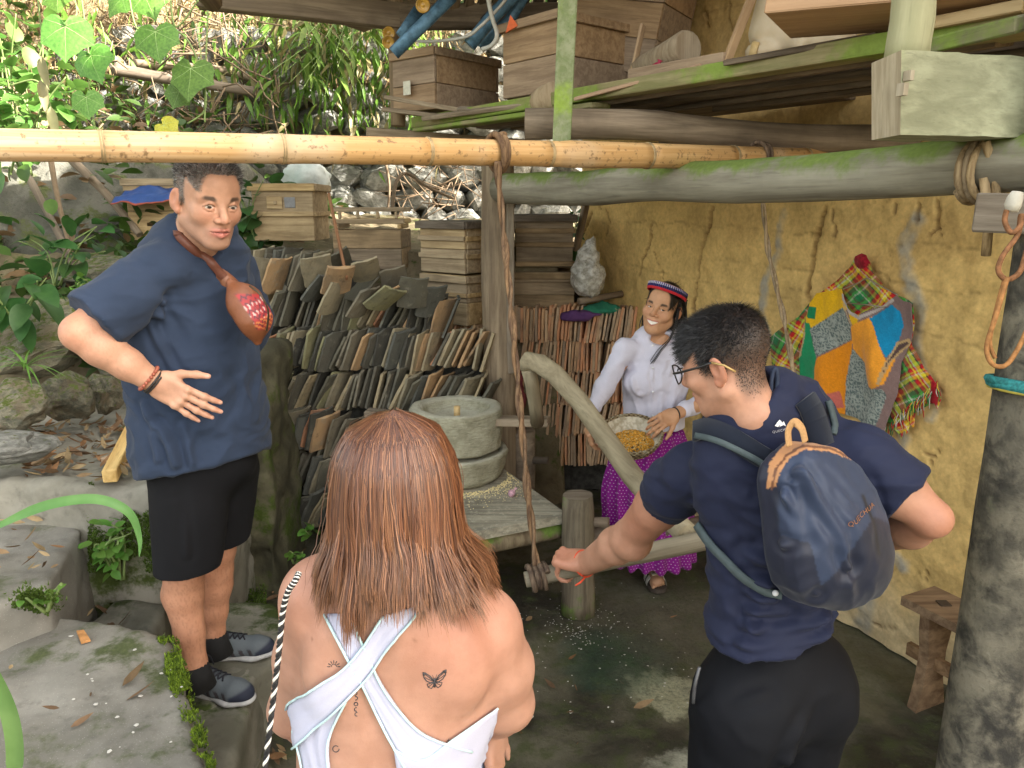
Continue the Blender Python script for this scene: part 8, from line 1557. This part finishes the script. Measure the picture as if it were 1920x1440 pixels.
def text_on(name, body, c, xdir, nrm, size, mat, parent, space=1.0, tree_=None):
    d = bpy.data.curves.new(name, 'FONT'); d.body = body; d.size = size; d.extrude = .0004; d.align_x = 'CENTER'; d.align_y = 'CENTER'; d.space_character = space; d.materials.append(mat); o = bpy.data.objects.new(name, d); COL.objects.link(o); x = Vector(xdir).normalized(); n = Vector(nrm); n = (n-x*n.dot(x)).normalized(); y = n.cross(x); o.rotation_euler = Matrix((x, y, n)).transposed().to_euler(); bpy.context.view_layer.update(); me = bpy.data.meshes.new_from_object(o.evaluated_get(bpy.context.evaluated_depsgraph_get())); rot = o.rotation_euler.copy(); bpy.data.objects.remove(o); o = link_mesh(name, me, mat, parent, Vector(c)-wloc(parent)); o.rotation_euler = rot; Rm = rot.to_matrix()
    for v in me.vertices:
        w = Rm@Vector((v.co.x, v.co.y, 0))+Vector(c); loc, nn, _, _ = tree_.ray_cast(w+n*.06, -n)
        if loc: v.co = Rm.transposed()@(loc+n*.0035-Vector(c))
    return o
def backpack():
    t = thing('backpack', 'navy backpack with tan piping worn by the dark haired man', 'backpack', at(1550, 980, 1.36)); nb = (-pf+Vector((.10, 0, .12))).normalized(); a, e = at(1513, 838, 1.365), at(1560, 1130, 1.36); up = (a-e).normalized(); nb = (nb-up*nb.dot(up)).normalized(); sd_ = up.cross(nb).normalized(); sd_ = sd_ if sd_.x > 0 else -sd_; c = (a+e)/2; hL = (a-e).length/2
    out_px = [(1443, 905), (1450, 872), (1474, 842), (1504, 824), (1556, 829), (1594, 852), (1618, 893), (1642, 955), (1655, 1015), (1650, 1080), (1622, 1128), (1562, 1150), (1506, 1141), (1470, 1112), (1454, 1040), (1444, 960)]
    cc, sa, ua, na = npv(c), npv(sd_), npv(up), npv(nb)
    def loc2(u, v): d = ray(u, v); p = C0+d*((c-C0).dot(nb)/d.dot(nb)); return ((p-c).dot(sd_), (p-c).dot(up))
    ol = [loc2(*q) for q in out_px]; S = SDF((.32, 1.0, .82), (1.0, 1.70, 1.52), .0042); X = np.stack(np.meshgrid(*S.ax, indexing='ij'), -1)-cc; s_, h_, n_ = X@sa, X@ua, X@na
    d2 = polysd(s_, h_, ol)+.012; bul = .022+.060*(1-np.exp(np.minimum(d2, 0)/.045))*(1-.35*sm(h_, -.02, .17)); dn = np.where(n_ > 0, n_-bul, -n_-.050); a_, b_ = d2+.02, dn+.02; S.f = (np.minimum(np.maximum(a_, b_), 0)+np.sqrt(np.maximum(a_, 0)**2+np.maximum(b_, 0)**2)-.02).astype(np.float32)
    def col(V, N):
        W = V-np.array(C0); fw = W[:, 1]*CT-W[:, 2]*ST; U = 960+FPX*W[:, 0]/fw; Vv = 720-FPX*(W[:, 1]*ST+W[:, 2]*CT)/fw; C = np.tile(np.array([[.024, .036, .074]]), (len(V), 1)); ip = lambda L: inpoly(U, Vv, L)*1.0
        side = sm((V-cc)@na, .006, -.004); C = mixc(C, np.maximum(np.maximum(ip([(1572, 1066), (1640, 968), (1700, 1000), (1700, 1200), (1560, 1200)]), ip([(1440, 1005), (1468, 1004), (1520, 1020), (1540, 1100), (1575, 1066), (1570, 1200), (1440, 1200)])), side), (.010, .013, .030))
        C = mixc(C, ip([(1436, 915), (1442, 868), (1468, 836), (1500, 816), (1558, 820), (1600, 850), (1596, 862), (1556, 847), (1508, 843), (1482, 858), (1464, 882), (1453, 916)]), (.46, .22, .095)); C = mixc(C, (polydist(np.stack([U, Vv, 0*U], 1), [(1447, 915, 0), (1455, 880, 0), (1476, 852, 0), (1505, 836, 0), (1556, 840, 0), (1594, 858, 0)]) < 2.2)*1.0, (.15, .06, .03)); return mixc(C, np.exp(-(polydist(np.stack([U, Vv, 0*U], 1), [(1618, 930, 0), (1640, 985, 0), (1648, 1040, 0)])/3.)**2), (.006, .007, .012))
    Kp = lambda *q: [npv(at(u, v, 1.30)) for u, v in q]; fl = [(Kp((1500, 880), (1530, 940), (1570, 1000), (1585, 1060)), .010, .010), (Kp((1470, 930), (1500, 970), (1515, 1015)), .008, .008), (Kp((1490, 910), (1515, 1000), (1530, 1110)), .007, .006), (Kp((1560, 880), (1600, 940), (1640, 970)), .009, .006), (Kp((1470, 1020), (1520, 1010), (1590, 1060)), .008, .006)]
    o = finish('pack_body', S, M_attr('ripstop_nylon', .5, .35, .15, 500, .08, .1, .001), t, foldlines([(p, w, a*1.5) for p, w, a in fl], folds(9, .008, (1.3, 1.3, .6), 2, .8)), col, 1); tr = Vm(o); ts_ = Vm(pshirt)
    def on(u, v, off, tree_=None): loc, nn, _, _ = (tree_ or tr).ray_cast(C0, ray(u, v).normalized()); return (loc+nn*off, nn) if loc else (None, None)
    p, nn = on(1612, 967, .0015); 
    if p: text_on('brand_text', 'QUECHUA', p+nn*.004, at(1632, 960, 1.32)-at(1595, 975, 1.32), nn, .0135, M_plain('orange_print', (.50, .22, .09), .6), t, 1.1, tr)
    b = MB(); b.tube(curve([at(1480, 836, 1.345), at(1478, 808, 1.345), at(1489, 792, 1.345), at(1503, 803, 1.345), at(1510, 828, 1.345)], 20), .0085, 8, 0, True, 0, (.3, nb)); b.build('grab_loop', M_plain('tan_webbing', (.44, .25, .11), .8, bump=.3, nsc=200), t)
    def strap(pts, w, name, m, off=.006, tree_=None, lift=None):
        raw = [on(u, v, off, ts_) for u, v in pts]; P = []; NN = []
        for (p, nn) in raw:
            if p is not None: P.append(p); NN.append(nn)
        n0 = len(P); P = curve(P, 30); V = []; F = []
        for i, p in enumerate(P):
            tg = (P[min(len(P)-1, i+1)]-P[max(0, i-1)]).normalized(); nr = NN[min(n0-1, int(i*n0/len(P)))]; nr = (nr*.5+(C0-p).normalized()*.5); s = tg.cross(nr).normalized()*w; V += [p-s, p+s]
            if i: F.append((2*i-2, 2*i-1, 2*i+1, 2*i))
        b = MB(); b.add(V, F, 0, True); o = b.build(name, m, t); md = o.modifiers.new('solid', 'SOLIDIFY'); md.thickness = .008; md.offset = 1; return o
    ms_ = M_cloth('padded_black_navy_strap', (.010, .014, .026)); mg = M_plain('grey_green_webbing', (.055, .075, .080), .7)
    strap([(1312, 812), (1335, 808), (1365, 818), (1395, 832), (1425, 850), (1452, 872)], .021, 'shoulder_strap', ms_, .010); strap([(1318, 822), (1350, 828), (1385, 845), (1420, 866), (1448, 886)], .006, 'strap_edging', mg, .014)
    strap([(1500, 752), (1512, 772), (1522, 800), (1532, 835)], .024, 'shoulder_strap', ms_, .010); strap([(1540, 758), (1550, 790), (1555, 820)], .006, 'strap_edging', mg, .014); strap([(1316, 985), (1335, 1015), (1365, 1050), (1400, 1082), (1435, 1104), (1462, 1116)], .0085, 'waist_webbing', mg, .008)
    p, nn = on(1457, 1111, .018, ts_)
    if p: b = MB(); b.lathe(p, [(0, -.002), (.006, -.002), (.006, .003), (0, .0035)], 12, 0, nn); b.build('white_stud', M_plain('white_plastic', (.7, .7, .72), .4), t)
    mw = M_plain('white_print', (.72, .72, .74), .6); p, nn = on(1464, 806, .0022, ts_)
    if p: text_on('shirt_print', 'QUECHUA', p, at(1475, 788, 1.44)-at(1449, 793, 1.44), nn, .0068, mw, pm, 1.15, ts_)
    b = MB()
    for tri in (((1450, 785), (1458, 774), (1461, 781), (1456, 787)), ((1458, 787), (1466, 776), (1470, 786), (1466, 783)), ((1453, 780), (1459, 773), (1466, 782), (1462, 785))):
        q = [on(u+1, v+13, .0045, ts_)[0] for u, v in tri]
        if all(q): b.add(q, [(0, 1, 2, 3)])
    if b.V: b.build('shirt_emblem', mw, pm)
    b = MB(); b.tube(curve([at(1449, 752, 1.47), at(1446, 725, 1.47), at(1449, 698, 1.47), at(1455, 692, 1.47), at(1458, 710, 1.47), at(1456, 735, 1.47), at(1459, 758, 1.475)], 24), .0042, 8); b.build('hanging_loop', M_plain('navy_loop', (.02, .03, .06), .8), pm)
backpack()

# ---------------------------------------------------------------- woman seen from behind
SK3 = (.40, .222, .16)
def back_woman():
    t = thing('person', 'red haired woman seen from behind in a white cross-back top', 'person', (-.17, 1.12, 0)); P = lambda u, v, Y: at(u, v, Y)
    M = frame((.02, 1, -.10)); O = at(742, 915, 1.10); W, Q, C, H = head(M, O+Vector((0, .025, -.01)), .90, SK3, neck=(0, -.03, -.17), neckr=.050, res=.0035)
    # torso and arms as one skin surface
    f = Vector((.06, 1, 0)).normalized(); S = SDF((-.52, .86, .70), (.24, 1.48, 1.52), .0052); rows = ((1120, 742, .120, .070, 1.10), (1165, 745, .150, .085, 1.11), (1230, 745, .158, .098, 1.12), (1320, 738, .156, .104, 1.12), (1420, 730, .148, .100, 1.12), (1520, 722, .150, .105, 1.12), (1700, 716, .172, .12, 1.12)); T = [at(u, v, y) for v, u, a, b, y in rows]
    for i in range(len(T)-1): S.cone(T[i], T[i+1], rows[i][2], rows[i+1][2], .02, flat=f, ratio=(rows[i][3]+rows[i+1][3])/(rows[i][2]+rows[i+1][2]))
    nk = at(742, 1075, 1.10); sl, sr = at(600, 1120, 1.11), at(902, 1178, 1.12); S.cone(nk+Vector((0, .01, .04)), nk+Vector((0, 0, -.06)), .052, .085, .03); S.cone(nk+Vector((0, 0, -.02)), sl, .058, .050, .04); S.cone(nk+Vector((0, 0, -.03)), sr, .058, .050, .04); S.ell(sl, (.052, .052, .052), None, .03); S.ell(sr, (.055, .055, .055), None, .03)
    for s, cx in ((-1, 640), (1, 845)): S.ell(at(cx, 1240, 1.050), (.056, .034, .080), Matrix.Rotation(-s*.25, 3, 'Y'), .028)
    S.cone(at(706, 1180, .995), at(694, 1500, .985), .014, .018, .03, 'sub'); er, wr = at(950, 1318, 1.16), at(915, 1352, 1.34); S.chain([sr, sr.lerp(er, .5)+Vector((.006, 0, 0)), er], [.058, .056, .044], .025); S.chain([er, er.lerp(wr, .4), wr, at(800, 1330, 1.36)], [.045, .042, .032, .030], .02)
    el, wl = at(553, 1330, 1.20), at(600, 1390, 1.36); S.chain([sl, sl.lerp(el, .5), el], [.056, .052, .044], .02); S.chain([el, wl, at(700, 1400, 1.38)], [.044, .036, .03], .02); hand(S, at(930, 1362, 1.26), Vector((-.05, -.35, -.8)), (.8, -.4, .1), (.2, .8, -.2), .78, ((.3, .4, .3),)*4)
    V, Q2 = S.mesh(); V = relax(V, Q2, 2, .5); col = skincol(SK3, (), [(sl, .07, .5), (sr+Vector((-.03, -.04, .02)), .08, .45), (at(850, 1170, 1.03), .06, .3)])(V, vnormals(V, Q2)); tr = bvh(V, Q2)
    joinmesh('body', [(W, Q, C), (V, Q2, mixc(col, sum(np.exp(-(np.linalg.norm(V-np.array(at(u, v, 1.05)), axis=1)/r_)**2)*0 for u, v, r_ in ()) if False else sm(np.min([polydist(V, [npv(tr.ray_cast(C0, ray(u, v).normalized())[0] or at(u, v, 1.05)), npv(tr.ray_cast(C0, ray(u, v).normalized())[0] or at(u, v, 1.05))+1e-4]) for u, v in ((868, 1343), (775, 1200), (585, 1200))], 0), .0034, .0010)*.6, (.14, .06, .04)))], m_skin, t)
    def on(u, v, off=.0):
        loc, nn, _, _ = tr.ray_cast(C0, ray(u, v).normalized())
        if loc is None: loc, nn, _, _ = tr.find_nearest(at(u, v, 1.08))
        return loc+nn*off
    m_top = M_cloth('white_lilac_rib', (.47, .47, .60), .85, 900, .1, .05); m_trim = M_plain('pale_cyan_trim', (.50, .68, .71), .8)
    def patch(name, A, B, n, m, mat, off=.004, th=.003, wr_=0.0):
        """cloth laid on the back between two edge lines"""
        ca, cb_ = [Vector((u, v, 0)) for u, v in A], [Vector((u, v, 0)) for u, v in B]
        def samp(c, k): L = [0]; [L.append(L[-1]+(e-a).length) for a, e in zip(c[:-1], c[1:])]; return [c[j].lerp(c[j+1], (L[-1]*i/k-L[j])/max(1e-6, L[j+1]-L[j])) for i in range(k+1) for j in [min(len(c)-2, max(q for q in range(len(L)) if L[q] <= L[-1]*i/k+1e-6))]]
        ca, cb_ = samp(curve(ca, 40), n), samp(curve(cb_, 40), n); V = []; F = []
        for i in range(n+1):
            for j in range(m+1): q = ca[i].lerp(cb_[i], j/m); w = wr_*math.sin(j/m*17+2*math.sin(i/n*7)+i*.13)*min(1, 4*j/m, 4*(1-j/m)); V.append(on(q.x, q.y, off+w))
        for i in range(n):
            for j in range(m): a = i*(m+1)+j; F.append((a, a+1, a+m+2, a+m+1))
        b = MB(); b.add(V, F, 0, True); o = b.build(name, mat, t); md = o.modifiers.new('solid', 'SOLIDIFY'); md.thickness = th; md.offset = 1
        for c, nm in ((ca, 'a'), (cb_, 'b')): b = MB(); b.tube([on(q.x, q.y, off+.0025) for q in c], .0019, 6, 0, True); b.build('trim', m_trim, o)
        return o
    patch('cross_strap', [(612, 1150), (650, 1225), (700, 1320), (752, 1420), (790, 1500)], [(660, 1150), (688, 1222), (730, 1300), (790, 1370), (880, 1405)], 40, 8, m_top, .005, .003, .0012)
    patch('cross_strap', [(722, 1150), (655, 1240), (600, 1280), (546, 1322)], [(792, 1130), (720, 1225), (655, 1300), (560, 1400)], 40, 8, m_top, .009, .003, .0014)
    patch('top_side_panel', [(546, 1322), (556, 1370), (572, 1440), (580, 1560)], [(655, 1300), (628, 1360), (618, 1420), (640, 1560)], 30, 10, m_top, .004, .003, .002); patch('top_side_panel', [(740, 1400), (790, 1420), (850, 1380), (932, 1322)], [(760, 1560), (830, 1560), (900, 1500), (905, 1440)], 30, 14, m_top, .004, .003, .002)
        # front of the top and the jeans, turned away from the camera
    S = SDF((-.48, .9, .45), (.20, 1.45, 1.40), .009)
    for i in range(1, len(T)-1): S.cone(T[i], T[i+1], rows[i][2]+.006, rows[i+1][2]+.006, .02, flat=f, ratio=(rows[i][3]+rows[i+1][3])/(rows[i][2]+rows[i+1][2]))
    S.plane(T[3]+f*.03, -f, .004); finish('top_front', S, m_top, t, None, None, 1)
    S = SDF((-.55, .8, .03), (.22, 1.5, .98), .012); hp = T[5]+Vector((0, 0, -.12)); S.ell(hp, (.185, .14, .17), None, .03)
    for s in (-1, 1): S.chain([hp+Vector((s*.09, 0, -.05)), Vector((hp.x+s*.095, hp.y, .48)), Vector((hp.x+s*.095, hp.y-.01, .06))], [.105, .075, .065], .03)
    S.plane(hp+Vector((0, 0, .14)), (0, 0, 1), .004); S.plane((0, 0, .05), (0, 0, -1), .004); finish('jeans', S, M_cloth('pale_blue_denim', (.22, .33, .48), .9, 500), t, folds(8, .005), None, 1)
    for s in (-1, 1): shoe(t, (hp.x+s*.095, hp.y-.07), (0, 1), .25, .0, (.6, .6, .6), (.5, .5, .5), m_sole, (.5, .5, .5), m_lace)
    # tattoos, thin ink lines lying in the skin
    ink = M_plain('tattoo_ink', (.05, .045, .05), .6); b = MB(); il = lambda pts, r=.0006: b.tube([on(u, v, .0002) for u, v in pts], r, 5)
    bx, by = 815, 1277
    for s in (-1, 1): w = lambda L: [(bx+s*a+2.5*0, by+c_+(-s*a)*.12) for a, c_ in L]; il(w([(1, 0), (8, -10), (16, -16), (21, -18), (20, -9), (15, -2), (8, 2), (1, 1)]), .0009); il(w([(1, 2), (8, 3), (14, 4), (12, 10), (6, 13), (2, 8), (1, 2)]), .0008); il(w([(2, 0), (10, -8), (18, -15)])); il(w([(2, 0), (12, -5), (18, -9)])); il(w([(2, 3), (8, 7), (11, 9)])); il(w([(16, -16), (21, -18), (20, -13)]), .0018); il(w([(1, -3), (3, -9), (4, -12)]), .0004)
    il([(815, 1271), (815, 1288)], .0016)
    for k, (dx, y) in enumerate(((0, 1300), (1, 1309), (1.5, 1320), (2, 1330), (3, 1339))): u = 666+dx; il([(u+3.4*math.cos(a), y+3.4*math.sin(a)) for a in [(-1.9+3.8*j/10) if k < 2 else (6.283*j/12) if k == 2 else (1.25+3.8*j/10) for j in range(11 if k != 2 else 13)]], .0008)
    for k in range(7): a = 3.14+k*.52; il([(626+7*math.cos(a), 1250+7*math.sin(a)), (626+12*math.cos(a), 1250+12*math.sin(a))], .0007)
    il([(626+5*math.cos(a), 1250+5*math.sin(a)) for a in [3.14+.314*j for j in range(11)]], .0006); il([(630+6*math.cos(a), 1404+6*math.sin(a)) for a in [.5*j for j in range(12)]], .0008)
    x0 = 800
    for ch in ([(0, 8), (3, 0), (6, 8), (9, 0), (9, 7)], [(14, 4), (11, 6), (13, 8), (15, 4), (16, 8)], [(18, 8), (19, 4), (21, 8), (22, 4), (24, 8), (25, 4), (26, 8)], [(31, 4), (28, 6), (30, 8), (32, 4), (33, 8)], [(36, 8), (38, 4), (37, 8), (35, 8)], [(41, -1), (40, 8), (42, 7)], [(38, 2), (44, 2)], [(44, 6), (47, 4), (46, 3), (44, 6), (46, 8), (52, 3)]): il([(x0+a, 1388+c_*.9-a*.05) for a, c_ in ch], .0005)
    b.build('tattoo', ink, t, kind='stuff')
    # hair: several thousand strands falling from the crown
    rr = np.random.default_rng(12); top = O+Vector((0, -.015, .124)); prof_ = np.array([(0, .0), (.008, .03), (.03, .070), (.07, .090), (.12, .099), (.17, .103), (.215, .106), (.255, .109), (.285, .114), (.31, .118), (.34, .119)]); n = 14500; m = 15
    az = rr.uniform(0, 2*math.pi, n); keep = ~((np.sin(az) > .55)); az = az[keep]; n = len(az); lock = np.round(az*13+1.8*fnoise(np.stack([az*2, az*0, az*0], 1), 2))/13; end = .268+.034*fnoise(np.stack([lock*4, lock*0+3, lock*0], 1), 2)+rr.normal(size=n)*.014-.03*np.abs(np.sin(az-4.9))*0; depth = rr.uniform(0, 1, n)**.6; start = rr.uniform(.0, .03, n); VV = np.zeros((n, m, 3)); wv = rr.normal(size=n)
    for j in range(m):
        tt = j/(m-1); h = start+(end-start)*tt; rad = np.interp(h, prof_[:, 0], prof_[:, 1])*(.80+.20*depth); lk = np.sin(lock*53.7)*.5; a = az+(lock-az)*sm(np.array(tt), .35, 1.)*.75+.05*wv*tt+.10*lk*tt; rad = rad*(1+.05*lk*sm(np.array(tt), .3, 1)); fl = sm(np.array(tt), .70, 1.)*(.004+.024*np.clip(np.cos(a), 0, 1)+.030*lk); rad = rad+fl
        VV[:, j, 0] = top.x+rad*np.cos(a)*1.0; VV[:, j, 1] = top.y+.012+rad*np.sin(a)*1.06; VV[:, j, 2] = top.z-h+.012*np.clip(np.cos(a), 0, 1)*sm(np.array(tt), .75, 1.)
    tw = np.linspace(0, 1, m)[None, :]; VV[..., 0] += .0036*np.sin(lock*31)[:, None]*np.sin(tw*6+lock[:, None]*17)*tw; VV[..., 1] += .003*np.cos(lock*23)[:, None]*np.sin(tw*7+lock[:, None]*5)*tw; VV += (rr.random((n, 1, 1)) < .012)*np.cumsum(rr.normal(size=(n, m, 3))*.0022, 1); VV += (fnoise(VV*14, 2)[..., None]*np.array([.004, .004, 0]))*np.linspace(0, 1, m)[None, :, None]; tg = np.gradient(VV, axis=1); out = VV-np.array([top.x, top.y+.012, 0]); out[..., 2] = 0; sdv = np.cross(tg, out); sdv /= np.linalg.norm(sdv, axis=2, keepdims=True)+1e-9; outn = out/(np.linalg.norm(out, axis=2, keepdims=True)+1e-9); wd = np.interp(np.linspace(0, 1, m), [0, .15, .75, 1], [.0007, .0009, .0008, .0002])[None, :, None]
    A, B, D = VV-sdv*wd, VV+sdv*wd, VV+outn*wd*.9; pts = np.stack([A, D, B], 2).reshape(-1, 3); base = (np.arange(n)[:, None]*m+np.arange(m-1)[None])*3; base = base.reshape(-1, 1); Qh = np.concatenate([base+np.array([[0, 1, 4, 3]]), base+np.array([[1, 2, 5, 4]])]); cst = np.array([[.105, .036, .017], [.16, .058, .026], [.07, .023, .012], [.24, .10, .045], [.125, .045, .02]])[rr.integers(0, 5, n)]*rr.uniform(.75, 1.2, (n, 1)); tc = np.linspace(0, 1, m)[None, :, None]; cc = cst[:, None, :]*(.8+.25*tc)+np.array([.13, .075, .035])*np.clip(tc-.55, 0, 1)**1.2*rr.uniform(.2, 1.4, (n, 1, 1)); cc = np.repeat(cc[:, :, None, :], 3, 2).reshape(-1, 3)
    lb = MB(); lb.lathe(top+Vector((0, .012, 0)), [(q*.80, -h-.004) for h, q in prof_[:-2]], 48); V = np.array([tuple(v) for v in lb.V]); Q = np.array(lb.F); keepq = (V[Q].mean(1)[:, 1] < O.y+.055) & (V[Q].mean(1)[:, 2] > top.z-.27); Q = Q[keepq]; o0 = np.array(wloc(t))
    me = np_mesh('hair', np.concatenate([pts, V])-o0, np.concatenate([Qh, Q+len(pts)])); set_col(me, np.concatenate([cc, np.tile([[.07, .026, .012]], (len(V), 1))])); q = NT('copper_hair'); link_mesh('hair', me, q.done(q.attr('Col'), .36, None, .55), t)
    # braided bag cord over the left shoulder
    pts = [at(560, 1075, 1.04), at(553, 1090, 1.03), at(540, 1110, 1.03), at(530, 1150, 1.04), at(522, 1230, 1.05), at(510, 1330, 1.06), at(497, 1440, 1.07), at(490, 1520, 1.08)]; cd = thing('bag_cord', 'black and white twisted bag cord hanging from the red haired woman\'s left shoulder', 'cord', pts[0]); Pc = curve(pts, 240)
    for s, m_ in ((0, M_plain('white_cord', (.66, .64, .60), .7)), (2.09, M_plain('black_cord', (.012, .012, .014), .6)), (4.19, M_plain('black_cord_strand', (.02, .019, .02), .6))):
        Z = []
        for i, p in enumerate(Pc): tg = (Pc[min(len(Pc)-1, i+1)]-Pc[max(0, i-1)]).normalized(); a = tg.cross(Vector((0, 1, 0))).normalized(); bb = tg.cross(a); an = s+i*.62; Z.append(p+a*math.cos(an)*.0024+bb*math.sin(an)*.0024)
        b = MB(); b.tube(Z, .0025, 6); b.build('strand', m_, cd)
back_woman()
